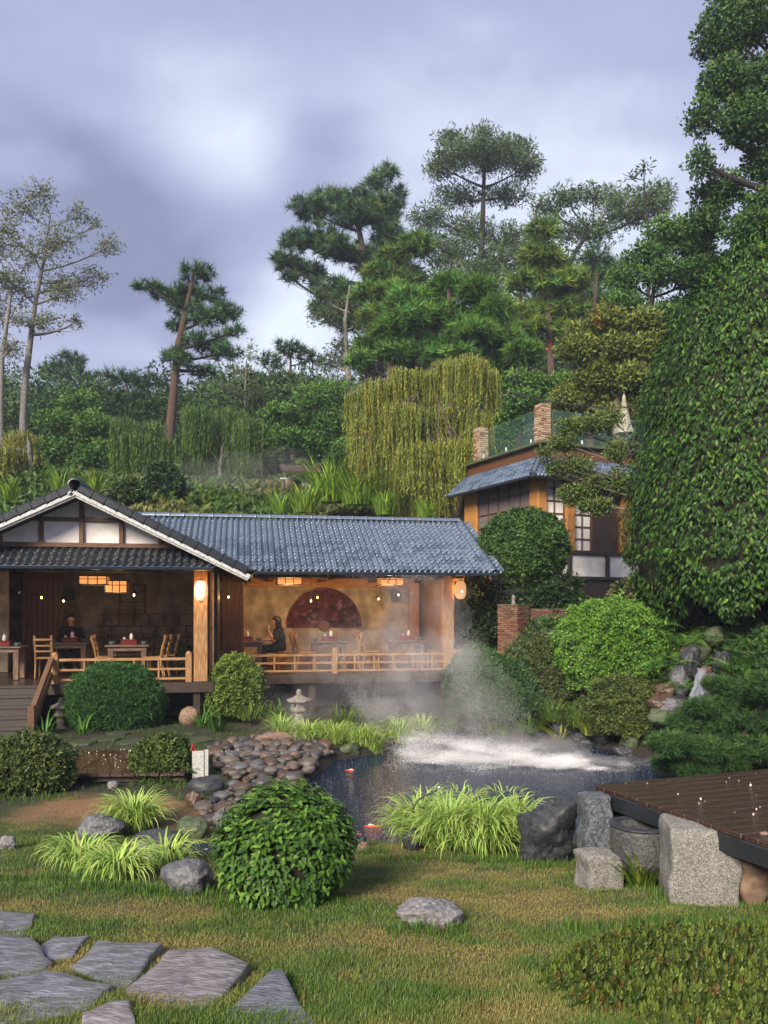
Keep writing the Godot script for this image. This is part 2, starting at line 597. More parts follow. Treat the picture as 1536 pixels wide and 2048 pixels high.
	mat("black_metal", Color(0.02, 0.02, 0.022), 0.45)
	mat("black_cloth", Color(0.012, 0.012, 0.014), 0.85, fine, Vector3(6, 6, 6))
	mat("grey_cloth", Color(0.03, 0.03, 0.035), 0.85, fine, Vector3(6, 6, 6))
	mat("skin", Color(0.50, 0.285, 0.20), 0.55)
	mat("hair", Color(0.012, 0.010, 0.010), 0.4)
	mat("lacquer_red", Color(0.16, 0.018, 0.016), 0.3)
	mat("ceramic_white", Color(0.75, 0.74, 0.72), 0.25)
	mat("ceramic_blue", Color(0.10, 0.15, 0.18), 0.25)
	mat("steel", Color(0.65, 0.66, 0.68), 0.3, null, Vector3.ONE, null, 0.0, 0.8)
	mat("box_white", Color(0.72, 0.71, 0.68), 0.5, fine, Vector3(2, 2, 2))
	mat("koi_red", Color(0.75, 0.10, 0.03), 0.25)
	mat("koi_white", Color(0.75, 0.70, 0.62), 0.25)
	mat("canvas", Color(0.52, 0.50, 0.40), 0.9, blot, Vector3(1, 1, 1))
	mat("shed_roof", Color(0.10, 0.065, 0.05), 0.8, blot, Vector3(1, 1, 1))
	mat("bark_pine", Color(0.23, 0.135, 0.095), 0.9, rock_t, Vector3(2.5, 0.8, 2.5), hgt, 4.0)
	mat("bark_dark", Color(0.060, 0.048, 0.038), 0.9, rock_t, Vector3(2.5, 0.8, 2.5), hgt, 3.0)
	mat("bark_pale", Color(0.40, 0.36, 0.31), 0.8, rock_t, Vector3(1.5, 0.5, 1.5), hgt, 1.5)
	mat("bark_twig", Color(0.13, 0.105, 0.08), 0.85)
	mat("fan_paint", Color.WHITE, 0.7)
	var glass := mat("glass", Color(0.25, 0.55, 0.42), 0.02)
	glass.transparency = BaseMaterial3D.TRANSPARENCY_ALPHA
	glass.albedo_color.a = 0.035
	glass.metallic_specular = 0.3
	leafy("leaf", Color.WHITE, 0.42, 0.30)
	leafy("leaf_gloss", Color.WHITE, 0.38, 0.22)
	leafy("leaf_front", Color.WHITE, 0.32, 0.3)
	mat("shade_core", Color(0.022, 0.024, 0.012), 0.95)  # near-black solid filler: shade inside the foliage is put into its colour
	leafy("needle", Color.WHITE, 0.55, 0.25)
	leafy("blade", Color.WHITE, 0.45, 0.35)
	leafy("petal", Color.WHITE, 0.6, 0.4)

# ---------------------------------------------------------------- ground and water
func steps(a: float, b: float, s: float) -> Array:
	var r := []
	var k := a
	while k < b - 1e-4:
		r.append(k)
		k += s
	return r

func lawn_mix(x: float, d: float) -> float:      # 0 lush green, 1 dry yellow turf
	var t := 0.34 + nz.get_noise_2d(x * 16.0, d * 26.0) * 1.3 + nz.get_noise_2d(x * 60.0 + 40, d * 60.0) * 0.5
	t += 0.35 * exp(-pow((d - 5.4) / 0.9, 2)) * smoothstep(-0.4, 0.6, x) * smoothstep(2.2, 1.2, x)
	t += 0.35 * exp(-pow((d - 4.3) / 0.35, 2)) * smoothstep(-1.6, -1.2, x) * smoothstep(0.4, 0.0, x)
	t -= 0.5 * smoothstep(0.9, 0.2, Vector2(x + 0.62, (d - 5.3) * 0.8).length())
	t -= 0.45 * smoothstep(0.5, 0.1, Vector2((x - 0.62) * 0.8, (d - 4.35) * 1.6).length())
	t -= 0.5 * smoothstep(-1.5, -2.2, x) * smoothstep(4.9, 5.3, d)
	t -= 0.4 * smoothstep(1.4, 2.0, x)
	return clampf(t, 0, 1)

func soil_mix(x: float, d: float) -> float:
	var n := nz.get_noise_2d(x * 22.0 + 90, d * 40.0) * 0.5
	var t := smoothstep(0.55, 0.2, Vector2((x + 3.35) / 1.25, (d - 9.6) / 1.0).length() * 0.5 + n * 0.35)
	t = maxf(t, 0.75 * smoothstep(0.30, 0.45, n + 0.28 * exp(-pow((d - 3.9) / 0.25, 2)) * smoothstep(0.0, 0.5, x)))
	t = maxf(t, 0.8 * smoothstep(1.0, 0.4, Vector2((x + 1.75) / 1.0, (d - 9.2) / 1.4).length()))
	return clampf(t, 0, 1)

func ground_color(x: float, d: float) -> Color:
	var green := Color(0.055, 0.09, 0.018)
	var dry := Color(0.23, 0.185, 0.06)
	var soil := Color(0.47, 0.25, 0.12)
	var mossy := Color(0.050, 0.070, 0.020)
	var wild := Color(0.045, 0.060, 0.020)
	var earth := Color(0.055, 0.042, 0.028)
	var n := nz.get_noise_2d(x * 9.0 + 300, d * 9.0)
	var c := green.lerp(dry, lawn_mix(x, d))
	c = c.lerp(soil, soil_mix(x, d))
	if d > 8.5:
		var m := mossy.lerp(earth, clampf(0.4 + n * 1.4, 0, 1))
		c = c.lerp(m, smoothstep(8.6, 10.2, d) * (1.0 - 0.85 * soil_mix(x, d)))
	if d > 16:
		c = c.lerp(wild.lerp(earth, clampf(0.3 + n * 1.2, 0, 1)), smoothstep(16, 19, d))
	var sd := pond_sd(x, d)
	if sd < 0.45: c = c.lerp(Color(0.040, 0.034, 0.026), smoothstep(0.45, 0.1, sd))
	if x > 2.5 and d > 11.5: c = c.lerp(earth, 0.6)
	return c

func ground_and_water() -> void:
	var xs := steps(-220, -60, 20) + steps(-60, -14, 2.0) + steps(-14, -6, 0.4) + steps(-6, 6, 0.09) + steps(6, 14, 0.4) + steps(14, 60, 2.0) + steps(60, 221, 20)
	var ds := steps(-40, -2, 4) + steps(-2, 2.4, 0.4) + steps(2.4, 9, 0.07) + steps(9, 19, 0.11) + steps(19, 30, 0.5) + steps(30, 100, 2.0) + steps(100, 401, 15)
	var p := PackedVector3Array()
	var cs := PackedColorArray()
	for d in ds:
		for x in xs:
			p.append(Vector3(x, gh(x, d), -d))
			cs.append(ground_color(x, d))
	var g := Geo.new()
	g.grid(p, xs.size(), false, PackedVector2Array(), cs)
	single("ground", "", "", g.mesh(M["ground"]), Transform3D(), "", "structure")
	# water of the pond: one sheet a little larger than the hollow it fills
	var w := Geo.new()
	var out := PackedVector2Array()
	var cen := Vector2(1.6, 12.0)
	for q in pond: out.append(q + (q - cen).normalized() * 0.35)
	for k in out.size():
		var a := out[k]
		var b := out[(k + 1) % out.size()]
		var f := [Vector3(a.x, -0.12, -a.y), Vector3(b.x, -0.12, -b.y), Vector3(cen.x, -0.12, -cen.y)]
		w.tri(f[0], f[1], f[2])
	single("pond_water", "", "", w.mesh(M["water"]), Transform3D(), "", "structure")
	var s := Geo.new()
	for k in 18:
		var a := TAU * k / 18
		var b := TAU * (k + 1) / 18
		s.tri(Vector3(-1.83, 0.05, -7.55), Vector3(-1.83 + cos(a) * 0.46, 0.05, -7.55 - sin(a) * 0.46), Vector3(-1.83 + cos(b) * 0.46, 0.05, -7.55 - sin(b) * 0.46))
	single("small_pool_water", "", "", s.mesh(M["water"]), Transform3D(), "", "structure")
	# rain drops striking the pond: short crowns of water
	R.seed = 404
	var sm := SphereMesh.new()
	sm.radius = 0.5
	sm.height = 1.0
	sm.radial_segments = 5
	sm.rings = 3
	sm.material = M["splash"]
	var xf := []
	var cl := PackedColorArray()
	while xf.size() < 1500:
		var d := 8.3 + 5.6 * pow(R.randf(), 1.2)
		var x := rv(-1.2, 4.3)
		if pond_sd(x, d) < -0.12:
			var k := rv(0.004, 0.008)
			xf.append(Transform3D(Basis().scaled(Vector3(k * 1.3, k * rv(0.3, 0.7), k * 1.3)), Vector3(x, -0.117, -d)))
			cl.append(Color.WHITE)
	scatter(self, "rain_splashes", sm, xf, cl)

# ---------------------------------------------------------------- the restaurant
const FLOOR := 0.88
var REST := Transform3D()       # its own axes: x along the front, z towards the pond, y = 0 at garden level

func pantile(wid: float, len_: float, waves := 2.0) -> Geo:
	# length along z from the upper edge (0) to the lower lip, rolls across x
	var g := Geo.new()
	var p := PackedVector3Array()
	var cols := int(waves * 5) + 1
	for r in [2, 1, 0]:
		for k in cols:
			var u := float(k) / (cols - 1)
			var h := 0.033 * cos(u * TAU * waves) + 0.035
			var y: float = [0.0, h + 0.034, h - 0.014][r]
			var z: float = [0.0, len_, len_ + 0.004][r]
			if r == 0: y = h
			p.append(Vector3((u - 0.5) * wid, y, z))
	g.grid(p, cols, false)
	return g

func half_round(r: float, len_: float, thick := 0.015) -> Geo:    # ridge tile along x, flared lip
	var g := Geo.new()
	var p := PackedVector3Array()
	for s in [[-0.5, 0.9], [0.42, 1.0], [0.42, 1.14], [0.5, 1.14], [0.5, 0.85]]:
		for k in 9:
			var f := PI * k / 8
			p.append(Vector3(s[0] * len_, sin(f) * r * s[1], -cos(f) * r * s[1]))
	g.grid(p, 9, false)
	return g

func roof_field(roof: Node3D, origin: Vector3, ux: Vector3, down: Vector3, width: float, length: float, tw: float, tl: float, mats: Array, piece: String, most: int) -> void:
	# rows of tiles: origin is the upper left corner of the slope
	var tile := pantile(tw, tl + 0.035).mesh()
	var nrm := down.cross(ux).normalized()
	var nx := int(ceil(width / tw))
	var ny := int(ceil(length / tl))
	var meshes := []
	for m in mats: meshes.append(m)
	var rest := []
	var cols := PackedColorArray()
	for r in range(ny - 1, -1, -1):
		for k in nx:
			var o := origin + ux * ((k + 0.5) * tw) + down * (r * tl) + nrm * R.randf_range(-0.003, 0.004)
			var b := Basis(ux, nrm, down) * Basis.from_euler(Vector3(rv(-0.012, 0.012), rv(-0.008, 0.008), rv(-0.01, 0.01)))
			if most > 0:
				part(roof, piece, tile, Transform3D(b, o), mats[R.randi() % mats.size()])
				most -= 1
			else:
				rest.append(Transform3D(b, o))
				cols.append(Color.WHITE)
	if rest.size():
		var t2: ArrayMesh = tile.duplicate()
		t2.surface_set_material(0, mats[0])
		scatter(roof, piece + "_field", t2, rest, cols)

func beam(a: Vector3, b: Vector3, w: float, h: float, ch := 0.008) -> ArrayMesh:
	var g := Geo.new()
	var x := (b - a).normalized()
	var y := Vector3.UP
	if absf(x.y) > 0.95: y = Vector3.FORWARD
	var z := x.cross(y).normalized()
	y = z.cross(x)
	g.box(Vector3.ZERO, Vector3((b - a).length(), h, w), ch)
	for k in g.v.size():
		g.v[k] = Basis(x, y, z) * g.v[k] + (a + b) * 0.5
		g.n[k] = Basis(x, y, z) * g.n[k]
	return g.mesh()

func bx(cx: float, cy: float, cz: float, sx: float, sy: float, sz: float, ch := 0.006) -> ArrayMesh:
	var g := Geo.new()
	g.box(Vector3(cx, cy, cz), Vector3(sx, sy, sz), ch)
	return g.mesh()

func restaurant() -> void:
	R.seed = 11
	REST = Transform3D(Basis(Vector3.UP, deg_to_rad(10.0)), Vector3(-3.75, 0, -16.55))
	var h := thing("restaurant", "low timber restaurant with blue grey tiled roofs and open veranda rooms", "restaurant", REST)
	# floors: the gabled room comes forward, the long wing stands back
	var fl := part(h, "floor", bx(-3.9, FLOOR - 0.06, -2.45, 8.3, 0.10, 5.1), Transform3D(), M["floor_board"])
	part(h, "floor", bx(3.06, FLOOR - 0.0605, -3.2, 5.62, 0.10, 3.5), Transform3D(), M["floor_board"])
	# edge boards of the veranda
	part(h, "edge_board", bx(-1.36, FLOOR - 0.105, 0.135, 3.22, 0.21, 0.05), Transform3D(), M["dark_x"])
	for k in 3: part(h, "edge_board", bx(1.16 + k * 1.87, FLOOR - 0.105, -1.425, 1.865, 0.21, 0.05), Transform3D(), M["dark_x"])
	# dark space beneath: foundation wall set well back, stub posts
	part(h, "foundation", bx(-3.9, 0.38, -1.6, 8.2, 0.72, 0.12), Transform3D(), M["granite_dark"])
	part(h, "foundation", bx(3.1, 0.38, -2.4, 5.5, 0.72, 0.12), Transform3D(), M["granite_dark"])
	for x in [-2.6, -1.3, -0.1]: part(h, "stub_post", bx(x, 0.36, 0.0, 0.14, 0.76, 0.14), Transform3D(), M["dark_y"])
	for x in [0.9, 2.4, 3.9, 5.5]: part(h, "stub_post", bx(x, 0.36, -1.6, 0.14, 0.76, 0.14), Transform3D(), M["dark_y"])
	# posts
	var post := [[-0.02, -0.02, 0.28, 0.26], [-8.0, -0.02, 0.26, 0.26], [5.63, -1.6, 0.25, 0.25]]
	for q in post: part(h, "column", bx(q[0], FLOOR + 1.22, q[1], q[2], 2.44, q[3], 0.012), Transform3D(), M["pine_y"])
	part(h, "column", bx(0.19, FLOOR + 1.2, -0.13, 0.10, 2.4, 0.12), Transform3D(), M["pine_y"])
	part(h, "column", bx(5.36, FLOOR + 1.2, -4.22, 0.26, 2.4, 0.28), Transform3D(), M["amber_y"])
	# walls of the gabled room
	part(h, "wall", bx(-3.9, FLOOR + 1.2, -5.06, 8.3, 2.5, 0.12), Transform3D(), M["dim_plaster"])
	part(h, "wall", bx(-7.98, FLOOR + 1.2, -2.6, 0.12, 2.5, 4.8), Transform3D(), M["brown_y"])
	part(h, "wall", bx(0.26, FLOOR + 1.2, -1.35, 0.10, 2.42, 2.2), Transform3D(), M["dark_y"])
	for k in 5: part(h, "wall_board", bx(0.385 + k * 0.105, FLOOR + 1.2, -2.6, 0.1, 2.4, 0.05, 0.006), Transform3D(), M["brown_y"])
	part(h, "wall", bx(0.80, FLOOR + 1.2, -3.55, 0.12, 2.46, 1.9), Transform3D(), M["amber_y"])
	# a plastered pier at the far left of the gabled room
	part(h, "wall", bx(-5.05, FLOOR + 1.2, -3.3, 0.85, 2.4, 0.12), Transform3D(), M["ochre_plaster"])
	part(h, "wall", bx(-5.75, FLOOR + 1.2, -3.2, 0.5, 2.4, 0.10), Transform3D(), M["brown_y"])
	for k in 8: part(h, "wall_board", bx(-4.55 + k * 0.125, FLOOR + 1.2, -4.4, 0.12, 2.4, 0.04, 0.006), Transform3D(), M["brown_y"])
	# walls of the wing
	part(h, "wall", bx(3.0, FLOOR + 1.25, -4.46, 4.5, 2.6, 0.12), Transform3D(), M["ochre_plaster"])
	for k in 12: part(h, "wall_board", bx(5.58, FLOOR + 1.2, -4.28 + k * 0.215, 0.06, 2.4, 0.21, 0.006), Transform3D(), M["table_y"])
	part(h, "wainscot", bx(3.0, FLOOR + 0.16, -4.385, 4.44, 0.32, 0.03), Transform3D(), M["pine_x"])
	part(h, "beam", bx(3.0, FLOOR + 2.18, -4.32, 4.48, 0.24, 0.16), Transform3D(), M["amber_x"])
	part(h, "beam", bx(3.2, FLOOR + 2.32, -1.6, 5.6, 0.22, 0.18), Transform3D(), M["dark_x"])
	part(h, "beam", bx(-3.9, FLOOR + 2.36, -0.02, 8.3, 0.24, 0.18), Transform3D(), M["dark_x"])
	for x in [1.5, 2.85, 4.2, 5.4]: part(h, "beam", beam(Vector3(x, FLOOR + 2.28, -4.3), Vector3(x, FLOOR + 2.28, -1.7), 0.14, 0.18), Transform3D(), M["brown_z"])
	part(h, "beam_end", bx(5.9, FLOOR + 2.26, -2.1, 0.5, 0.2, 0.2), Transform3D(), M["amber_x"])
	# ceilings
	part(h, "ceiling", bx(-3.9, FLOOR + 2.52, -2.6, 8.2, 0.06, 5.0), Transform3D(), M["soffit"])
	part(h, "ceiling", bx(3.2, FLOOR + 2.47, -2.95, 5.2, 0.06, 3.1), Transform3D(), M["soffit"])
	wing_roof(h)
	gable_roof(h)
	# shelf grid on the back wall of the gabled room
	var lat := part(h, "shelf_lattice", bx(-2.0, FLOOR + 0.9, -4.96, 0.03, 0.03, 0.03), Transform3D(), M["brown_x"])
	for r in 4: part(lat, "shelf", bx(-1.35, FLOOR + 0.45 + r * 0.30, -4.95, 3.1, 0.025, 0.10, 0.003), Transform3D(), M["brown_x"])
	for r in 3:
		for k in 8: part(lat, "divider", bx(-2.75 + k * 0.38 + (0.19 if r % 2 else 0.0), FLOOR + 0.60 + r * 0.30, -4.951, 0.022, 0.27, 0.08, 0.003), Transform3D(), M["brown_y"])
	for x in [-2.35, -2.0, -1.72]: part(lat, "upright", bx(x, FLOOR + 1.75, -4.95, 0.03, 0.8, 0.06, 0.003), Transform3D(), M["brown_y"])
	for r in 4: part(lat, "rung", bx(-2.03, FLOOR + 1.45 + r * 0.22, -4.949, 0.6, 0.025, 0.05, 0.003), Transform3D(), M["brown_x"])
	veranda_rails()
	stairs()

func wing_roof(h: Node3D) -> void:
	var pitch := atan2(1.41, 2.9)
	var down := Vector3(0, -sin(pitch), cos(pitch))
	var len_ := 2.9 / cos(pitch)
	var x0 := -2.0
	var x1 := 6.45
	var ridge := Vector3(x0, 4.63, -3.45)
	var g := Geo.new()
	# boarded roof deck, both slopes, with its eave edge
	for s in [1.0, -1.0]:
		var dn := Vector3(0, -sin(pitch), cos(pitch) * s)
		var nr := Vector3(0, cos(pitch), sin(pitch) * s)
		var a := ridge - nr * 0.05
		var w := Vector3(x1 - x0, 0, 0)
		var c := a + w * 0.5 + dn * (len_ * 0.5)
		g.box(c, Vector3(w.x - 0.06, 0.06, len_ - 0.02), 0.0, Basis(Vector3.RIGHT, nr, Vector3.RIGHT.cross(nr)))
	var roof := part(h, "roof", g.mesh(), Transform3D(), M["soffit"])
	roof_field(roof, ridge + Vector3(0.0, -0.02, 0), Vector3.RIGHT, down, x1 - x0, len_, 0.27, 0.19, [M["tile_a"], M["tile_b"], M["tile_c"]], "roof_tile", 300)
	# the far slope, seen only from elsewhere
	var back := Vector3(0, -sin(pitch), -cos(pitch))
	var t2 := pantile(0.27, 0.225).mesh(M["tile_a"])
	var xs := []
	var cs := PackedColorArray()
	for r in 17:
		for k in 31:
			xs.append(Transform3D(Basis(-Vector3.RIGHT, Vector3(0, cos(pitch), -sin(pitch)), back), Vector3(x0 + (k + 0.5) * 0.27, 4.61, -3.45) + back * (r * 0.19)))
			cs.append(Color.WHITE)
	scatter(roof, "far_slope_tiles", t2, xs, cs)
	for k in 24:
		var rt := half_round(0.085, 0.37).mesh()
		part(roof, "ridge_tile", rt, Transform3D(Basis(), Vector3(x0 + 0.18 + k * 0.35, 4.66, -3.45)), M["tile_b"])
	# verge tiles down the right-hand edge
	for k in 12:
		var rt := half_round(0.07, 0.30).mesh()
		var b := Basis(down, Vector3(0, cos(pitch), sin(pitch)), Vector3(-1, 0, 0))
		part(roof, "verge_tile", rt, Transform3D(b, Vector3(x1 - 0.02, 4.63, -3.45) + down * (0.16 + k * 0.275) + Vector3(0, 0.03, 0)), M["tile_a"])
	part(roof, "verge_board", beam(Vector3(x1 - 0.05, 4.50, -3.45), Vector3(x1 - 0.05, 4.50, -3.45) + down * len_, 0.04, 0.2), Transform3D(), M["dark_z"])
	gutter(h, Vector3(0.95, 3.17, -0.52), Vector3(6.5, 3.17, -0.52))
	# rafters under the eave
	for k in 14:
		var x := 1.1 + k * 0.40
		var a := Vector3(x, 3.10, -0.62)
		part(h, "rafter", beam(a, a - down * 1.0, 0.06, 0.09, 0.004), Transform3D(), M["brown_z"])

func gutter(h: Node3D, a: Vector3, b: Vector3, r := 0.06) -> void:
	var g := Geo.new()
	var p := PackedVector3Array()
	for e in [a, b]:
		for k in 11:
			var f := PI + PI * k / 10
			p.append(e + Vector3(0, sin(f) * r, -cos(f) * r))
	var q := PackedVector3Array()
	for k in 22: q.append(p[k])
	g.grid(q, 11, false)
	# rolled front rim and closed ends
	g.tube(PackedVector3Array([a + Vector3(0, 0.004, r), b + Vector3(0, 0.004, r)]), PackedFloat32Array([0.014, 0.014]), 6)
	for e in [a, b]:
		for k in 9: g.tri(e + Vector3(0, 0, r), p[k + (0 if e == a else 11)], p[k + 1 + (0 if e == a else 11)])
	part(h, "gutter", g.mesh(), Transform3D(), M["gutter"])

func gable_roof(h: Node3D) -> void:
	var cx := -2.33
	var half := 3.28
	var top := 4.66
	var slope := 0.485
	var pitch := atan(slope)
	var len_ := half / cos(pitch)
	var zf := 0.75
	var g := Geo.new()
	for s in [1.0, -1.0]:
		var dn := Vector3(cos(pitch) * s, -sin(pitch), 0)
		var nr := Vector3(sin(pitch) * s, cos(pitch), 0)
		var zl := 6.6
		g.box(Vector3(cx, top, zf - zl * 0.5) + dn * (len_ * 0.5) - nr * 0.05, Vector3(len_, 0.07, zl - 0.02), 0.0, Basis(dn, nr, dn.cross(nr)))
	var roof := part(h, "gable_roof", g.mesh(), Transform3D(), M["soffit"])
	for s in [1.0, -1.0]:
		var dn := Vector3(cos(pitch) * s, -sin(pitch), 0)
		var nr := Vector3(sin(pitch) * s, cos(pitch), 0)
		# tiles of the slope
		var t2 := pantile(0.27, 0.26).mesh(M["tile_dark"])
		var xs := []
		var cs := PackedColorArray()
		var ux := nr.cross(dn)
		for r in 16:
			for k in 23:
				xs.append(Transform3D(Basis(ux, nr, dn), Vector3(cx, top, zf - 0.3 - k * 0.27) + dn * (r * 0.23)))
				cs.append(Color.WHITE)
		scatter(roof, "slope_tiles", t2, xs, cs)
		# white barge board, upper and lower strip
		var a := Vector3(cx, top - 0.06, zf + 0.012)
		part(roof, "barge_board", beam(a, a + dn * (len_ + 0.02), 0.05, 0.10, 0.01), Transform3D(), M["white_paint"])
		part(roof, "barge_board", beam(a + Vector3(0, -0.066, -0.03), a + Vector3(0, -0.066, -0.03) + dn * (len_ - 0.02), 0.04, 0.05, 0.008), Transform3D(), M["white_paint"])
		# heavy verge tiles over the board
		for k in 13:
			var t := Geo.new()
			t.box(Vector3(0, 0.0, 0), Vector3(0.30, 0.17, 0.30), 0.03)
			t.box(Vector3(0.13, 0.012, 0.004), Vector3(0.05, 0.19, 0.315), 0.018)
			var b := Basis(dn, nr, dn.cross(nr)) * Basis(Vector3.BACK, -0.05)
			part(roof, "verge_tile", t.mesh(), Transform3D(b, Vector3(cx, top + 0.05, zf - 0.09) + dn * (0.20 + k * 0.272)), M["tile_dark"])
		var e := half_round(0.09, 0.22).mesh()
		part(roof, "end_tile", e, Transform3D(Basis(Vector3(0, 0, s), Vector3.UP, Vector3(-s, 0, 0)), Vector3(cx, top + 0.02, zf - 0.1) + dn * (len_ + 0.06)), M["tile_dark"])
	for k in 14:
		part(roof, "ridge_tile", half_round(0.14, 0.36).mesh(), Transform3D(Basis(Vector3(0, 0, 1), Vector3.UP, Vector3(-1, 0, 0)), Vector3(cx, top + 0.07, zf - 0.12 - k * 0.34)), M["tile_dark"])
	# gable wall: white panels in brown timber, standing back under the roof
	var zw := 0.13
	var w := Geo.new()
	var base := 3.62
	var pts := [Vector3(cx - 2.05, base, zw), Vector3(cx + 2.05, base, zw), Vector3(cx, top - 0.04, zw)]
	w.tri(pts[0], pts[1], pts[2])
	w.tri(pts[1] + Vector3(0, 0, -0.12), pts[0] + Vector3(0, 0, -0.12), pts[2] + Vector3(0, 0, -0.12))
	part(h, "gable_panel", w.mesh(), Transform3D(), M["plaster"])
	part(h, "timber_frame", bx(cx, base + 0.02, zw + 0.035, 4.3, 0.09, 0.09), Transform3D(), M["brown_x"])
	part(h, "timber_frame", bx(cx, base + 0.53, zw + 0.03, 2.3, 0.075, 0.07), Transform3D(), M["brown_x"])
	for x in [-1.52, -0.76, 0.0, 0.76, 1.52]:
		var t: float = top - 0.10 - absf(x) * slope
		part(h, "timber_frame", bx(cx + x, (base + t) * 0.5, zw + 0.036, 0.085, t - base, 0.075), Transform3D(), M["brown_y"])
	# the tiled pent roof beneath it
	var p2 := atan2(0.37, 0.50)
	var dn2 := Vector3(0, -sin(p2), cos(p2))
	var d := Geo.new()
	d.box(Vector3(-3.75, 3.38, 0.33), Vector3(8.0, 0.05, 0.6), 0.0, Basis(Vector3.RIGHT, p2))
	var pent := part(h, "pent_roof", d.mesh(), Transform3D(), M["soffit"])
	roof_field(pent, Vector3(-7.75, 3.59, 0.10), Vector3.RIGHT, dn2, 8.0, 0.62, 0.30, 0.21, [M["tile_old_a"], M["tile_old_b"], M["tile_old_a"]], "roof_tile", 160)
	gutter(h, Vector3(-7.8, 3.19, 0.65), Vector3(0.26, 3.19, 0.65))
	for k in 18: part(h, "rafter", beam(Vector3(-7.0 + k * 0.42, 3.14, 0.56), Vector3(-7.0 + k * 0.42, 3.46, 0.12), 0.05, 0.08, 0.004), Transform3D(), M["brown_z"])

func veranda_rails() -> void:
	# low rails of planed pine, each run a thing of its own
	var a := thing("veranda_rail", "low pine rail along the gabled room between stairs and lantern post", "railing", REST, "low pine veranda rails")
	var z := 0.03
	for y in [0.07, 0.265, 0.47]: part(a, "rail", bx(-1.50, FLOOR + y, z, 2.56, 0.055 if y > 0.4 else 0.045, 0.06), Transform3D(), M["pine_x"])
	for x in [-2.3, -1.82, -1.34, -0.86]: part(a, "baluster", bx(x, FLOOR + 0.262, z - 0.001, 0.04, 0.37, 0.045), Transform3D(), M["pine_y"])
	for x in [-2.86, -0.26]:
		var g := Geo.new()
		g.box(Vector3(x, FLOOR + 0.26, z), Vector3(0.13, 0.62, 0.11), 0.012)
		g.lathe([Vector2(0.066, 0), Vector2(0.055, 0.035), Vector2(0.03, 0.06), Vector2(0.001, 0.067)], 14, Vector3(x, FLOOR + 0.565, z))
		part(a, "newel", g.mesh(), Transform3D(), M["pine_y"])
	var b := thing("veranda_rail", "long low pine rail in front of the wing with the fan painting", "railing", REST, "low pine veranda rails")
	z = -1.50
	for y in [0.07, 0.25, 0.43]: part(b, "rail", bx(2.92, FLOOR + y, z, 5.2, 0.055 if y > 0.4 else 0.045, 0.06), Transform3D(), M["pine_x"])
	for k in 11:
		if k != 5: part(b, "baluster", bx(0.62 + k * 0.46, FLOOR + 0.24, z - 0.001, 0.04, 0.36, 0.045), Transform3D(), M["pine_y"])
	for x in [2.92, 5.75]:
		var g := Geo.new()
		g.box(Vector3(x, FLOOR + 0.25, z), Vector3(0.12, 0.56, 0.11), 0.012)
		if x < 4: g.lathe([Vector2(0.06, 0), Vector2(0.05, 0.03), Vector2(0.03, 0.05), Vector2(0.001, 0.06)], 14, Vector3(x, FLOOR + 0.53, z))
		part(b, "newel", g.mesh(), Transform3D(), M["pine_y"])
	part(b, "rail", bx(5.93, FLOOR + 0.43, z + 0.001, 0.26, 0.2, 0.12), Transform3D(), M["pine_x"])
	# the sloping rail of the stairs
	var s := thing("stair_rail", "sloping weathered wooden rail beside the garden stairs", "railing", REST)
	var t := Vector3(-2.90, FLOOR + 0.50, 0.12)
	var e := Vector3(-3.04, 0.50, 1.0)
	part(s, "rail", beam(t, e, 0.10, 0.09), Transform3D(), M["old_wood"])
	part(s, "rail", beam(t + Vector3(0, -0.3, 0), e + Vector3(0, -0.26, 0), 0.05, 0.12), Transform3D(), M["old_wood"])
	part(s, "newel", bx(-3.05, 0.28, 1.06, 0.12, 0.58, 0.12), Transform3D(), M["old_wood"])

func stairs() -> void:
	var s := thing("stairs", "dark boarded stairs leading down from the gabled room to the garden", "stairs", REST)
	for k in 5:
		var y := FLOOR - 0.005 - k * 0.176
		var z := 0.16 + k * 0.21
		part(s, "tread", bx(-4.9, y - 0.02, z + 0.105, 3.6, 0.04, 0.25), Transform3D(), M["step_tile"])
		part(s, "riser", bx(-4.9, y - 0.108, z + 0.20, 3.58, 0.135, 0.02), Transform3D(), M["step_tile"])
	part(s, "stringer", beam(Vector3(-3.08, FLOOR - 0.2, 0.1), Vector3(-3.08, -0.1, 1.15), 0.05, 0.28), Transform3D(), M["dark_z"])

# ---------------------------------------------------------------- inside the restaurant
func rx(x: float, a: float) -> float:      # the restaurant's own x of what shows at pixel column x, a metres behind the lantern post
	var t := (x - 768.0) / F
	return (t * (16.55 + 0.985 * a) + 3.75 + 0.1736 * a) / (0.985 - 0.1736 * t)

func rp(x: float, a: float, y := 0.0, turn := 0.0) -> Transform3D:
	return REST * Transform3D(Basis(Vector3.UP, turn), Vector3(rx(x, a), FLOOR + y, -a))

func make_table(label: String, xf: Transform3D) -> Node3D:
	var t := thing("dining_table", label, "table", xf, "dining tables in the restaurant")
	part(t, "tabletop", bx(0, 0.685, 0, 0.92, 0.035, 0.72, 0.006), Transform3D(), M["table_x"])
	part(t, "apron", bx(0, 0.62, 0, 0.82, 0.095, 0.60, 0.006), Transform3D(), M["table_x"])
	for x in [-0.35, 0.35]:
		for z in [-0.24, 0.24]: part(t, "leg", bx(x, 0.286, z, 0.11, 0.572, 0.10, 0.008), Transform3D(), M["table_y"])
	return t

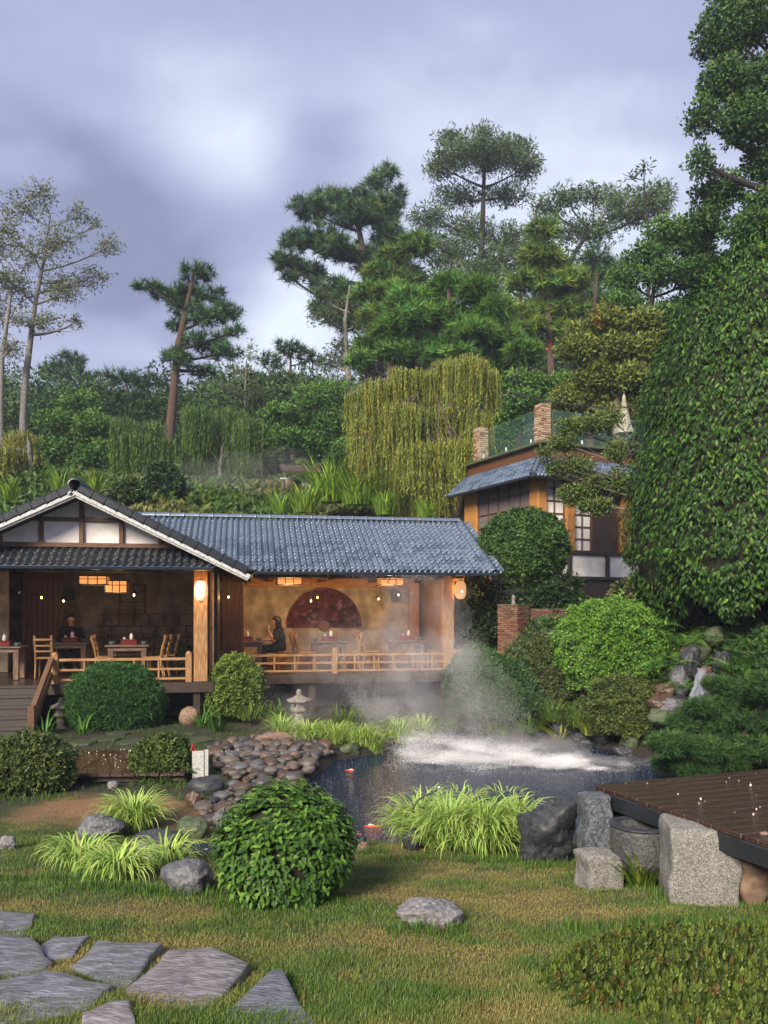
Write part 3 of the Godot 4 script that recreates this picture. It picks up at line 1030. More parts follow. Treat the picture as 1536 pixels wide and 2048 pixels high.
func make_chair(label: String, xf: Transform3D) -> Node3D:
	# faces +x; curved solid back as in the photograph
	var t := thing("dining_chair", label, "chair", xf, "wooden dining chairs")
	part(t, "seat", bx(0, 0.43, 0, 0.40, 0.035, 0.40, 0.012), Transform3D(), M["pine_x"])
	for z in [-0.17, 0.17]:
		part(t, "leg", beam(Vector3(0.17, 0.0, z), Vector3(0.165, 0.412, z), 0.035, 0.035, 0.006), Transform3D(), M["pine_y"])
		var g := Geo.new()
		g.tube(PackedVector3Array([Vector3(-0.24, 0, z), Vector3(-0.19, 0.25, z), Vector3(-0.185, 0.45, z), Vector3(-0.21, 0.62, z), Vector3(-0.26, 0.78, z), Vector3(-0.275, 0.87, z), Vector3(-0.26, 0.92, z)]), PackedFloat32Array([0.018, 0.02, 0.024, 0.026, 0.027, 0.028, 0.022]), 7)
		part(t, "back_post", g.mesh(), Transform3D(), M["pine_y"])
	for y in [0.58, 0.70, 0.83]:
		var g := Geo.new()
		var p := PackedVector3Array()
		var q := PackedFloat32Array()
		var bxk: float = -0.205 - (y - 0.58) * 0.27
		for k in 7:
			var z := lerpf(-0.17, 0.17, k / 6.0)
			p.append(Vector3(bxk - 0.03 * (1 - pow(z / 0.17, 2)), y, z))
			q.append(0.022 if y < 0.8 else 0.032)
		g.tube(p, q, 6)
		part(t, "back_slat", g.mesh(), Transform3D(), M["pine_x"])
	return t

func lathe_mesh(prof: Array, m: String, sides := 16) -> ArrayMesh:
	var g := Geo.new()
	g.lathe(prof, sides)
	return g.mesh(M[m])

func lamp_light(parent: Node3D, e: float, c: Color, where := Vector3.ZERO, size := 0.04) -> void:
	var l := OmniLight3D.new()
	l.name = "lamp_light"
	l.light_energy = e
	l.light_color = c
	l.light_size = size
	l.omni_range = 9.0
	l.omni_attenuation = 2.0
	l.shadow_enabled = true
	l.position = where
	parent.add_child(l, true)

func lattice_lamp(label: String, xf: Transform3D, w: float, hgt: float, e: float) -> void:
	# hanging ceiling lamp: paper box in a wooden lattice
	var t := thing("lattice_lamp", label, "ceiling lamp", xf, "lattice ceiling lamps")
	var pap := part(t, "lamp_shade", bx(0, 0, 0, w - 0.03, hgt - 0.03, w - 0.03, 0.004), Transform3D(), M["lamp_paper"])
	for s in [-1, 1]:
		for y in [-1, 1]:
			part(t, "frame_bar", bx(0, y * hgt * 0.5, s * w * 0.5, w + 0.02, 0.022, 0.022, 0.003), Transform3D(), M["dark_x"])
			part(t, "frame_bar", bx(s * w * 0.5, y * hgt * 0.5, 0, 0.0221, 0.0221, w - 0.02, 0.003), Transform3D(), M["dark_z"])
		for k in 4: part(t, "frame_bar", bx(lerpf(-0.5, 0.5, k / 3.0) * w, 0, s * w * 0.5, 0.018, hgt, 0.018, 0.003), Transform3D(), M["dark_y"])
		for k in 2: part(t, "frame_bar", bx(s * w * 0.5, 0, lerpf(-0.17, 0.17, k) * w, 0.018, hgt, 0.018, 0.003), Transform3D(), M["dark_y"])
		part(t, "frame_bar", bx(0, hgt * 0.12, s * w * 0.5, w, 0.014, 0.0175, 0.002), Transform3D(), M["dark_x"])
	part(t, "hanger", bx(0, hgt * 0.5 + 0.07, 0, 0.02, 0.14, 0.02), Transform3D(), M["black_metal"])
	lamp_light(t, e, Color(1.0, 0.80, 0.55), Vector3(0, -hgt * 0.5 - 0.07, 0), 0.12)

func pendant(label: String, xf: Transform3D, drop: float, lit: bool, shade: bool) -> void:
	var t := thing("pendant_lamp", label, "pendant lamp", xf, "small pendant lamps with bulbs")
	var g := Geo.new()
	g.tube(PackedVector3Array([Vector3(0, 0.04, 0), Vector3(0, drop, 0)]), PackedFloat32Array([0.006, 0.006]), 5)
	part(t, "cord", g.mesh(), Transform3D(), M["black_metal"])
	if shade:
		part(t, "lamp_shade", lathe_mesh([Vector2(0.115, 0.0), Vector2(0.06, 0.035), Vector2(0.03, 0.06), Vector2(0.022, 0.11), Vector2(0.001, 0.115)], "black_metal", 16))
	else:
		part(t, "socket", lathe_mesh([Vector2(0.02, 0.0), Vector2(0.024, 0.01), Vector2(0.022, 0.06), Vector2(0.001, 0.065)], "black_metal", 10))
	part(t, "bulb", lathe_mesh([Vector2(0.001, -0.052), Vector2(0.014, -0.046), Vector2(0.021, -0.028), Vector2(0.017, -0.008), Vector2(0.014, 0.01)], "bulb_glow" if lit else "ceramic_white", 12))
	if lit: lamp_light(t, 0.05, Color(1.0, 0.74, 0.42), Vector3(0, -0.03, 0), 0.02)

func table_set(x: float, a: float, who: String) -> void:
	# lacquer caddy, white jar and blue-grey bowls on a table
	var y := 0.703
	var o := rx(x, a)
	var m := func(dx: float, dz: float) -> Transform3D: return REST * Transform3D(Basis(), Vector3(o + dx, FLOOR + y, -a + dz))
	var t := thing("lacquer_box", "dark red lacquer box " + who, "box", m.call(0.02, 0.05), "red lacquer boxes on the tables")
	part(t, "box_body", bx(0, 0.05, 0, 0.34, 0.10, 0.22, 0.008), Transform3D(), M["lacquer_red"])
	part(t, "lid", bx(0, 0.106, 0, 0.35, 0.012, 0.23, 0.004), Transform3D(), M["lacquer_red"])
	single("sauce_jar", "small white jar with dark lid " + who, "jar", lathe_mesh([Vector2(0.001, 0), Vector2(0.035, 0.002), Vector2(0.04, 0.03), Vector2(0.04, 0.09), Vector2(0.025, 0.11), Vector2(0.022, 0.135), Vector2(0.001, 0.137)], "ceramic_white"), m.call(0.06, 0.05) * Transform3D(Basis(), Vector3(0, 0.113, 0)))
	single("teacup", "small white teacup " + who, "cup", lathe_mesh([Vector2(0.001, 0), Vector2(0.02, 0.002), Vector2(0.036, 0.05), Vector2(0.032, 0.05), Vector2(0.018, 0.008), Vector2(0.001, 0.007)], "ceramic_white"), m.call(-0.09, 0.06) * Transform3D(Basis(), Vector3(0, 0.113, 0)))
	for s in [-1.0, 1.0]:
		single("rice_bowl", "blue grey bowl on the %s side %s" % ["left" if s < 0 else "right", who], "bowl", lathe_mesh([Vector2(0.001, 0), Vector2(0.035, 0.002), Vector2(0.065, 0.03), Vector2(0.075, 0.07), Vector2(0.069, 0.07), Vector2(0.055, 0.03), Vector2(0.001, 0.012)], "ceramic_blue"), m.call(s * 0.34, 0.12))

func restaurant_inside() -> void:
	R.seed = 77
	# fan-shaped painting on the wing's back wall
	var fan := thing("fan_painting", "large half round maroon fan painting on the ochre wall", "painting", REST * Transform3D(Basis(), Vector3(rx(648, 4.4), 1.89, -4.395)))
	var im := Image.create_empty(512, 256, false, Image.FORMAT_RGB8)
	var ns := FastNoiseLite.new()
	ns.seed = 5
	ns.frequency = 0.011
	ns.fractal_octaves = 5
	ns.domain_warp_enabled = true
	ns.domain_warp_amplitude = 45
	ns.domain_warp_frequency = 0.01
	for y in 256:
		for x in 512:
			var a := ns.get_noise_2d(x, y)
			var b := ns.get_noise_2d(x + 900, y * 1.3)
			var c := Color(0.23, 0.055, 0.075).lerp(Color(0.33, 0.12, 0.22), clampf(0.4 + a * 1.3, 0, 1))
			c = c.lerp(Color(0.52, 0.33, 0.42), smoothstep(0.12, 0.5, b))
			c = c.lerp(Color(0.13, 0.07, 0.10), smoothstep(0.1, 0.5, -a))
			c = c.lerp(Color(0.42, 0.30, 0.16), smoothstep(0.25, 0.5, a * b * 4.0))
			im.set_pixel(x, y, c)
	M["fan_paint"].albedo_texture = ImageTexture.create_from_image(im)
	var g := Geo.new()
	var k0 := 28
	for k in k0:
		var a := PI * k / k0
		var b := PI * (k + 1) / k0
		var s := g.v.size()
		for f in [[a, 0.16], [b, 0.16], [b, 0.98], [a, 0.98]]:
			var q: Vector2 = Vector2(cos(f[0]), sin(f[0])) * f[1]
			g.v.append(Vector3(q.x, q.y * 1.03, 0.022))
			g.n.append(Vector3.BACK); g.c.append(Color.WHITE)
			g.uv.append(Vector2(0.5 + q.x * 0.5, 1.0 - q.y))
		for i in [0, 1, 2, 0, 2, 3]: g.ix.append(s + i)
	part(fan, "canvas", g.mesh(M["fan_paint"]))
	var rim := Geo.new()
	var path := PackedVector3Array()
	var rad := PackedFloat32Array()
	for k in 33:
		path.append(Vector3(cos(PI * k / 32), sin(PI * k / 32) * 1.03, 0.015)); rad.append(0.018)
	path.append(Vector3(-0.15, 0, 0.015)); rad.append(0.018)
	rim.tube(path, rad, 6)
	rim.tube(PackedVector3Array([Vector3(0.15, 0, 0.015), Vector3(1, 0, 0.015)]), PackedFloat32Array([0.018, 0.018]), 6)
	part(fan, "frame", rim.mesh(M["lacquer_red"]))
	var disc := Geo.new()
	disc.lathe([Vector2(0.0, -0.02), Vector2(0.15, -0.02), Vector2(0.15, 0.01), Vector2(0.13, 0.022), Vector2(0.0, 0.026)], 24, Vector3(0, 0.02, 0.02), false, Basis(Vector3.RIGHT, PI / 2))
	part(fan, "boss", disc.mesh(M["ledge_b"]))
	# lamps
	lattice_lamp("lattice lamp at the wing's eave above the seated woman", rp(578, 2.3, 2.17), 0.58, 0.20, 0.95)
	lattice_lamp("lattice lamp at the wing's eave near the black speaker", rp(780, 2.3, 2.17), 0.58, 0.20, 0.95)
	lattice_lamp("lower and deeper of the two lattice lamps in the gabled room", rp(235, 1.2, 1.97), 0.45, 0.26, 0.17)
	lattice_lamp("higher of the two lattice lamps in the gabled room, against the gutter", rp(190, 1.0, 2.10), 0.56, 0.18, 0.17)
	var P := [[38, 1.3, 1183, false, true, "unlit pendant lamp with black shade at the left end of the gabled room"], [83, 1.8, 1193, true, false, "lit bare bulb pendant beside the unlit shaded one"], [127, 2.8, 1200, true, true, "lit shaded pendant above the seated man"], [268, 1.9, 1188, true, true, "lit shaded pendant above the set table in the gabled room"],
		[457, 1.9, 1192, true, false, "lit bare bulb pendant against the dark boarded wall"], [635, 3.0, 1193, true, false, "higher of the two bare bulbs in front of the fan painting"], [622, 2.6, 1200, true, false, "lower of the two bare bulbs in front of the fan painting"], [757, 2.8, 1196, true, true, "lit shaded pendant between fan painting and speaker"], [797, 3.2, 1188, true, true, "lit shaded pendant hanging just under the black speaker"]]
	for q in P:
		var a: float = q[1]
		var lx := rx(q[0], a)
		var d := 16.55 + 0.1736 * lx + 0.985 * a
		var y: float = EYE + (HZ - q[2]) / F * d
		pendant(q[5], REST * Transform3D(Basis(), Vector3(lx, y, -a)), FLOOR + 2.45 - y, q[3], q[4])
	var sp := thing("speaker", "black wall speaker high on the ochre wall of the wing", "speaker", rp(791, 4.1, 1.86, -0.3))
	part(sp, "cabinet", bx(0, 0, 0, 0.22, 0.34, 0.18, 0.02), Transform3D(), M["black_metal"])
	part(sp, "grille", bx(0, 0, 0.093, 0.18, 0.30, 0.012, 0.004), Transform3D(), M["grey_cloth"])
	part(sp, "bracket", bx(0.0, 0.0, -0.12, 0.06, 0.06, 0.10, 0.004), Transform3D(), M["black_metal"])
	var sp2 := thing("speaker", "small dark speaker on the back wall behind the seated man", "speaker", rp(137, 4.15, 1.85))
	part(sp2, "cabinet", bx(0, 0, 0, 0.2, 0.30, 0.16, 0.02), Transform3D(), M["black_metal"])
	part(sp2, "grille", bx(0, 0, 0.083, 0.16, 0.26, 0.012, 0.004), Transform3D(), M["grey_cloth"])
	# tables with their settings
	var T := [[490, 3.0, "on the table where the woman sits"], [657, 2.7, "on the table under the fan painting"], [812, 2.9, "on the table near the wing's right wall"], [258, 1.55, "on the table behind the gabled room's rail"], [4, 1.3, "on the table by the stairs"], [140, 3.0, "on the table of the seated man"]]
	var L := ["dark timber table where the woman in black sits", "dark timber table centred under the fan painting", "dark timber table at the wing's right, half in steam", "dark timber table just behind the gabled room's low rail", "dark timber table at the top of the stairs", "dark timber table in front of the seated man"]
	for k in T.size():
		var q: Array = T[k]
		make_table(L[k], rp(q[0], q[1]))
		table_set(q[0], q[1], q[2])
	var C := [[452, 3.0, 0.0, "chair facing the woman across her table"], [571, 3.05, PI, "chair the woman in black sits on"], [612, 2.55, 0.0, "nearer left chair at the fan table"], [603, 2.95, 0.0, "farther left chair at the fan table"], [700, 2.7, PI, "chair at the right of the fan table"], [742, 2.75, 0.0, "nearer left chair at the steam veiled table"], [733, 3.1, 0.0, "farther left chair at the steam veiled table"], [866, 2.9, PI, "chair beside the wing's right wall"],
		[212, 1.55, 0.0, "chair at the left of the set table behind the rail"], [306, 1.4, PI, "nearest chair at the right of the set table behind the rail"], [318, 1.75, PI, "second chair at the right of the set table behind the rail"], [334, 2.1, PI, "third chair right of the set table, by the partition"], [92, 1.5, PI / 2, "chair with its back to the garden near the stairs"], [143, 3.72, -PI / 2, "chair the dark dressed man sits on"]]
	var first: Node3D = null
	for q in C:
		var xf := rp(q[0], q[1], 0.0, q[2])
		if first == null: first = make_chair("wooden " + q[3], xf)
		else: copy_of(first, "dining_chair", "wooden " + q[3], xf, "wooden dining chairs")
	# dark bench behind the set table
	var b := thing("bench", "dark slatted bench with raised ends behind the set table", "bench", rp(258, 2.8))
	part(b, "seat", bx(0, 0.42, 0.0, 1.1, 0.05, 0.42), Transform3D(), M["dark_x"])
	for y in [0.62, 0.76, 0.90]: part(b, "back_rail", bx(0, y, -0.2, 1.1, 0.05, 0.04), Transform3D(), M["dark_x"])
	for k in 7: part(b, "spindle", bx(-0.45 + k * 0.15, 0.74, -0.201, 0.03, 0.32, 0.025), Transform3D(), M["dark_y"])
	for x in [-0.54, 0.54]:
		part(b, "end_post", bx(x, 0.49, -0.2, 0.06, 0.98, 0.06, 0.02), Transform3D(), M["dark_y"])
		part(b, "leg", bx(x, 0.2, 0.16, 0.06, 0.40, 0.06), Transform3D(), M["dark_y"])
	# potted plant in the dark corner
	var pl := thing("potted_plant", "dark leafy potted plant in the gabled room's corner", "potted plant", rp(352, 2.6))
	part(pl, "pot", lathe_mesh([Vector2(0.001, 0), Vector2(0.12, 0), Vector2(0.16, 0.28), Vector2(0.14, 0.28), Vector2(0.001, 0.24)], "ceramic_blue"))
	var xs := []
	var cs := PackedColorArray()
	for k in 90:
		var d := (rdir() + Vector3(0, 0.9, 0)).normalized()
		xs.append(Transform3D(aim(d, rv(0, TAU)).scaled(Vector3.ONE * rv(0.8, 1.5)), Vector3(0, 0.3, 0) + d * rv(0.1, 0.5)))
		cs.append(vary(Color(0.025, 0.05, 0.018), 0.4))
	scatter(pl, "foliage", leaf_mesh(0.16, 0.07, "leaf_gloss"), xs, cs)

# ---------------------------------------------------------------- the house on the slope
func lattice_window(h: Node3D, o: Vector3, ux: Vector3, w: float, hgt: float, nx: int, ny: int, paper: String, wood: String, nrm: Vector3) -> void:
	# o lower left corner on the facade
	var b := Basis(ux, Vector3.UP, nrm)
	var win := part(h, "window", bx(w * 0.5, hgt * 0.5, -0.03, w, hgt, 0.02, 0.0), Transform3D(b, o), M["soffit"])
	var xf := Transform3D()
	var cw := w / nx
	var ch := hgt / ny
	for r in ny:
		for k in nx: part(win, "pane", bx((k + 0.5) * cw, (r + 0.5) * ch, -0.008, cw - 0.03, ch - 0.03, 0.012, 0.0), xf, M[paper])
	for k in nx + 1: part(win, "muntin", bx(k * cw, hgt * 0.5, 0.01, 0.045 if k == 0 or k == nx else 0.03, hgt, 0.05, 0.004), xf, M[wood + "_y"])
	for r in ny + 1: part(win, "muntin", bx(w * 0.5, r * ch, 0.0112, w, 0.05 if r == 0 or r == ny else 0.03, 0.045, 0.004), xf, M[wood + "_x"])

func stone_pier(o: Vector3, turn: Basis, w: float, hgt: float, label: String) -> void:
	# ledger strips of pale and rust stone round a core
	var t := thing("stone_pier", label, "pier", Transform3D(turn, o), "ledger stone piers of the roof terrace")
	part(t, "core", bx(0, hgt * 0.5, 0, w - 0.07, hgt - 0.01, w - 0.07, 0.0), Transform3D(), M["mortar"])
	part(t, "cap", bx(0, hgt + 0.015, 0, w * 0.98, 0.03, w * 0.98, 0.01), Transform3D(), M["ledge_a"])
	var rows := int(hgt / 0.062)
	var rh := hgt / rows
	var shapes := []
	for k in 3:
		var l: float = [0.42, 0.58, 0.30][k] * w
		shapes.append(bx(0, 0, 0, l - 0.006, rh - 0.008, 0.05, 0.006))
	var ms := ["ledge_a", "ledge_b", "ledge_c", "ledge_a"]
	for side in 4:
		var b := Basis(Vector3.UP, side * PI / 2)
		for r in rows:
			var x := -w * 0.5
			var order: Array = [[0, 1], [1, 0], [2, 0, 2]][R.randi() % 3]
			for s in order:
				var l: float = [0.42, 0.58, 0.30][s] * w
				if s == 0 and order.size() == 3: l = 0.40 * w
				var m: Mesh = shapes[s]
				part(t, "stone", m, Transform3D(b, b * Vector3(x + l * 0.5, (r + 0.5) * rh, w * 0.5 - 0.02 + rv(-0.008, 0.008))), M[ms[R.randi() % 4]])
				x += l

func hill_house() -> void:
	R.seed = 31
	var xf := Transform3D(Basis(Vector3.UP, deg_to_rad(25.0)), Vector3(4.2, 0, -22.0))
	var h := thing("teahouse", "amber timber house with shoji windows raised on the slope", "house", xf)
	var y0 := 3.98
	var y1 := 6.08
	# dark base, white plinth panels in black timber
	part(h, "base_wall", bx(3.6, 2.35, -3.6, 7.0, 1.75, 7.0, 0.0), Transform3D(), M["dark_y"])
	for k in 34: part(h, "base_board", bx(0.2 + k * 0.21, 2.35, -0.085, 0.2, 1.74, 0.03, 0.006), Transform3D(), M["dark_y"])
	for k in 17: part(h, "base_board", bx(0.085, 2.35, -0.2 - k * 0.21, 0.03, 1.74, 0.2, 0.006), Transform3D(), M["dark_y"])
	part(h, "plinth", bx(3.6, 3.6, -3.6, 7.1, 0.74, 7.1, 0.0), Transform3D(), M["plaster"])
	for y in [3.24, 3.95]:
		part(h, "plinth_beam", bx(3.6, y, -0.03, 7.3, 0.09, 0.12, 0.008), Transform3D(), M["dark_x"])
		part(h, "plinth_beam", bx(0.03, y + 0.001, -3.6, 0.12, 0.09, 7.18, 0.008), Transform3D(), M["dark_z"])
	for x in [0.05, 1.1, 2.45, 3.8, 5.15, 6.5]: part(h, "plinth_post", bx(x, 3.6, -0.029, 0.11, 0.66, 0.11, 0.008), Transform3D(), M["dark_y"])
	for z in [-1.2, -2.4, -3.6]: part(h, "plinth_post", bx(0.031, 3.6, z, 0.11, 0.66, 0.11, 0.008), Transform3D(), M["dark_y"])
	# body behind the windows
	part(h, "wall", bx(3.7, (y0 + y1) * 0.5, -3.75, 6.9, y1 - y0, 6.9, 0.0), Transform3D(), M["soffit"])
	# big amber posts
	for q in [[0.14, -0.16, 0.30, 0.42], [1.12, -0.12, 0.30, 0.30], [3.12, -0.12, 0.34, 0.30], [4.6, -0.12, 0.3, 0.3], [6.4, -0.12, 0.3, 0.3]]:
		part(h, "post", bx(q[0], (y0 + y1) * 0.5 + 0.01, q[1], q[2], y1 - y0, q[3], 0.015), Transform3D(), M["amber_y"])
	part(h, "post", bx(0.30, (y0 + y1) * 0.5 + 0.01, -3.55, 0.60, y1 - y0, 0.72, 0.015), Transform3D(), M["amber_y"])
	part(h, "beam", bx(3.5, y1 + 0.05, -0.10, 7.2, 0.16, 0.16, 0.01), Transform3D(), M["amber_x"])
	part(h, "beam", bx(0.10, y1 + 0.051, -2.1, 0.16, 0.16, 3.8, 0.01), Transform3D(), M["amber_z"])
	# shoji of the front, dark lattice of the side
	lattice_window(h, Vector3(0.30, y0 + 0.02, -0.10), Vector3.RIGHT, 0.66, y1 - y0 - 0.04, 2, 6, "shoji_paper", "brown", Vector3.BACK)
	lattice_window(h, Vector3(1.28, y0 + 0.02, -0.10), Vector3.RIGHT, 0.62, y1 - y0 - 0.04, 2, 6, "shoji_paper", "brown", Vector3.BACK)
	lattice_window(h, Vector3(4.78, y0 + 0.02, -0.10), Vector3.RIGHT, 1.45, y1 - y0 - 0.04, 4, 6, "shoji_paper", "brown", Vector3.BACK)
	lattice_window(h, Vector3(0.10, y0 + 0.02, -3.18), Vector3.BACK, 2.78, y1 - y0 - 0.04, 5, 5, "grey_pane", "brown", Vector3.LEFT)
	# dark sliding panel with a brush drawing of a bare twig
	var dr := part(h, "door", bx(2.42, (y0 + y1) * 0.5, -0.115, 1.02, y1 - y0, 0.03, 0.0), Transform3D(), M["dark_y"])
	for x in [1.94, 2.92]: part(dr, "stile", bx(x, (y0 + y1) * 0.5, -0.092, 0.05, y1 - y0, 0.04, 0.004), Transform3D(), M["brown_y"])
	var tw := Geo.new()
	for q in [[2.2, 4.4, 2.75, 4.95], [2.45, 4.62, 2.62, 4.5], [2.4, 4.6, 2.35, 4.85], [2.55, 4.75, 2.75, 4.72], [2.3, 4.5, 2.2, 4.62]]:
		tw.tube(PackedVector3Array([Vector3(q[0], q[1], -0.098), Vector3(q[2], q[3], -0.098)]), PackedFloat32Array([0.008, 0.003]), 5)
	part(dr, "twig_drawing", tw.mesh(M["black_metal"]))
	# hipped skirt roof
	var e := 0.48
	var ye := 5.95
	var yt := 6.60
	var inn := 0.35
	var roofm := Geo.new()
	var a := Vector3(-e, ye, e)
	var b := Vector3(8.2, ye, e)
	var c := Vector3(8.2, yt, -inn)
	var d := Vector3(inn, yt, -inn)
	var f := Vector3(-e, ye, -4.1)
	var g2 := Vector3(inn, yt, -4.1)
	roofm.quad(a, b, c, d)
	roofm.quad(f, a, d, g2)
	var dn := Vector3(0, -0.06, 0)
	roofm.quad(b + dn, a + dn, d + dn, c + dn)
	roofm.quad(a + dn, f + dn, g2 + dn, d + dn)
	roofm.quad(a + dn, b + dn, b, a); roofm.quad(f + dn, a + dn, a, f); roofm.quad(g2 + dn, f + dn, f, g2)
	var roof := part(h, "roof", roofm.mesh(M["soffit"]))
	var tile := pantile(0.24, 0.215).mesh()
	var mats := [M["tile_a"], M["tile_b"], M["tile_c"]]
	var count := 0
	var more := []
	var mc := PackedColorArray()
	for side in 2:
		var ux := Vector3.RIGHT if side == 0 else Vector3.BACK
		var dnv: Vector3 = (Vector3(0, ye - yt, e + inn)).normalized() if side == 0 else Vector3(-(e + inn), ye - yt, 0).normalized()
		var nr := dnv.cross(ux).normalized()
		var ln: float = sqrt(pow(e + inn, 2) + pow(yt - ye, 2))
		var rows := int(ceil(ln / 0.185))
		for r in rows:
			for k in 42:
				var s := 0.12 + k * 0.24
				var top := (r * 0.185) / ln
				if side == 0:
					var x := inn - (e + inn) * top * 1.0 - 0.10 + s
					if x > 8.1: continue
					var o := Vector3(x, yt, -inn) + dnv * (r * 0.185)
					var tx := Transform3D(Basis(ux, nr, dnv), o)
					if count < 110: part(roof, "roof_tile", tile, tx, mats[R.randi() % 3]); count += 1
					else: more.append(tx); mc.append(Color.WHITE)
				else:
					var z := -inn + (e + inn) * top + 0.10 - s
					if z < -4.1: continue
					var o := Vector3(inn, yt, z) + dnv * (r * 0.185)
					var tx := Transform3D(Basis(ux, nr, dnv), o)
					if count < 290: part(roof, "roof_tile", tile, tx, mats[R.randi() % 3]); count += 1
					else: more.append(tx); mc.append(Color.WHITE)
	var t2: ArrayMesh = tile.duplicate()
	t2.surface_set_material(0, M["tile_a"])
	scatter(roof, "roof_tile_field", t2, more, mc)
	var hip := Geo.new()
	hip.tube(PackedVector3Array([a + Vector3(0, 0.03, 0), d + Vector3(0, 0.05, 0)]), PackedFloat32Array([0.07, 0.06]), 8)
	part(roof, "hip_tile", hip.mesh(M["tile_b"]))
	for q in [[a, b, 0.0], [f, a, 0.0]]:
		var gt := Geo.new()
		gt.tube(PackedVector3Array([q[0] + Vector3(-0.03, -0.03, 0.03), q[1] + Vector3(-0.03, -0.03, 0.03)]), PackedFloat32Array([0.055, 0.055]), 10)
		part(h, "gutter", gt.mesh(M["gutter"]))
	# parapet and mossy terrace slab
	part(h, "parapet", bx(4.3, 6.80, -3.9, 7.7, 0.42, 7.0, 0.0), Transform3D(), M["brown_x"])
	part(h, "terrace_slab", bx(4.3, 7.03, -3.9, 8.0, 0.09, 7.3, 0.02), Transform3D(), M["rock_moss"])
	var turn := xf.basis
	stone_pier(xf * Vector3(0.62, 7.08, -0.62), turn, 0.34, 1.05, "ledger stone pier at the terrace corner, the taller looking one")
	stone_pier(xf * Vector3(0.62, 7.08, -3.9), turn, 0.34, 1.05, "ledger stone pier beside the weeping tree at the terrace's far end")
	for q in [[Vector3(0.5, 7.1, -0.85), Vector3(0.5, 7.1, -3.7), "glass balustrade pane between the two stone piers"], [Vector3(0.85, 7.1, -0.5), Vector3(3.0, 7.1, -0.5), "glass balustrade pane behind the overhanging branches"], [Vector3(3.06, 7.1, -0.5), Vector3(5.2, 7.1, -0.5), "glass balustrade pane next to the clipped ficus"]]:
		var p: Vector3 = q[0]
		var r: Vector3 = q[1]
		var gl := thing("glass_balustrade", q[2], "balustrade", xf, "glass balustrades of the roof terrace")
		part(gl, "pane", beam(p + Vector3(0, 0.47, 0), r + Vector3(0, 0.47, 0), 0.016, 0.92, 0.0), Transform3D(), M["glass"])
		for k in 3:
			var o := p.lerp(r, 0.05 + 0.45 * k)
			part(gl, "clamp", bx(o.x, o.y + 0.06, o.z, 0.05, 0.17, 0.05, 0.006), Transform3D(), M["steel"])
	# folded parasol on the terrace
	var um := thing("parasol", "folded cream parasol standing on the roof terrace", "parasol", xf * Transform3D(Basis(), Vector3(4.55, 7.07, -1.7)))
	var cp := Geo.new()
	var pr := PackedVector3Array()
	for r in 9:
		var t := r / 8.0
		for k in 16:
			var rad := lerpf(0.30, 0.03, pow(t, 0.8)) * (1.0 + (0.16 if k % 2 else -0.16) * (1.0 - t))
			pr.append(Vector3(cos(-TAU * k / 16) * rad, 0.85 + t * 1.25, sin(-TAU * k / 16) * rad))
	cp.grid(pr, 16, true)
	part(um, "canopy", cp.mesh(M["canvas"]))
	part(um, "pole", lathe_mesh([Vector2(0.022, 0.0), Vector2(0.022, 2.15), Vector2(0.03, 2.17), Vector2(0.001, 2.23)], "black_metal", 10))
	part(um, "base", lathe_mesh([Vector2(0.001, 0), Vector2(0.25, 0), Vector2(0.25, 0.06), Vector2(0.05, 0.09), Vector2(0.001, 0.1)], "granite", 18))

func small_house() -> void:
	var o := px(592, 985, 32)
	var h := thing("garden_shed", "small white walled house with a brown roof among the hill trees", "house", Transform3D(Basis(Vector3.UP, 0.25).scaled(Vector3.ONE * 0.72), Vector3(o.x + 0.2, o.y + 0.10, o.z)))
	part(h, "wall", bx(0.42, 0.25, -0.9, 0.75, 1.0, 1.6, 0.0), Transform3D(), M["plaster"])
	part(h, "wall", bx(-0.4, 0.2, -1.2, 0.9, 0.9, 1.0, 0.0), Transform3D(), M["dim_plaster"])
	part(h, "fascia", bx(-0.15, 0.62, -0.15, 2.0, 0.09, 0.06), Transform3D(), M["white_paint"])
	part(h, "roof", bx(0.0, 1.0, -0.8, 2.2, 0.07, 1.7, 0.0), Transform3D(Basis(Vector3.RIGHT, 0.38), Vector3(0, -0.05, 0.3)), M["shed_roof"])
	for k in 9: part(h, "roof_batten", bx(-1.0 + k * 0.25, 1.05, -0.8, 0.03, 0.03, 1.66), Transform3D(Basis(Vector3.RIGHT, 0.38), Vector3(0, -0.05, 0.3)), M["shed_roof"])
	for x in [-0.9, 0.0]: part(h, "post", bx(x, 0.15, -0.2, 0.1, 0.9, 0.1), Transform3D(), M["dark_y"])

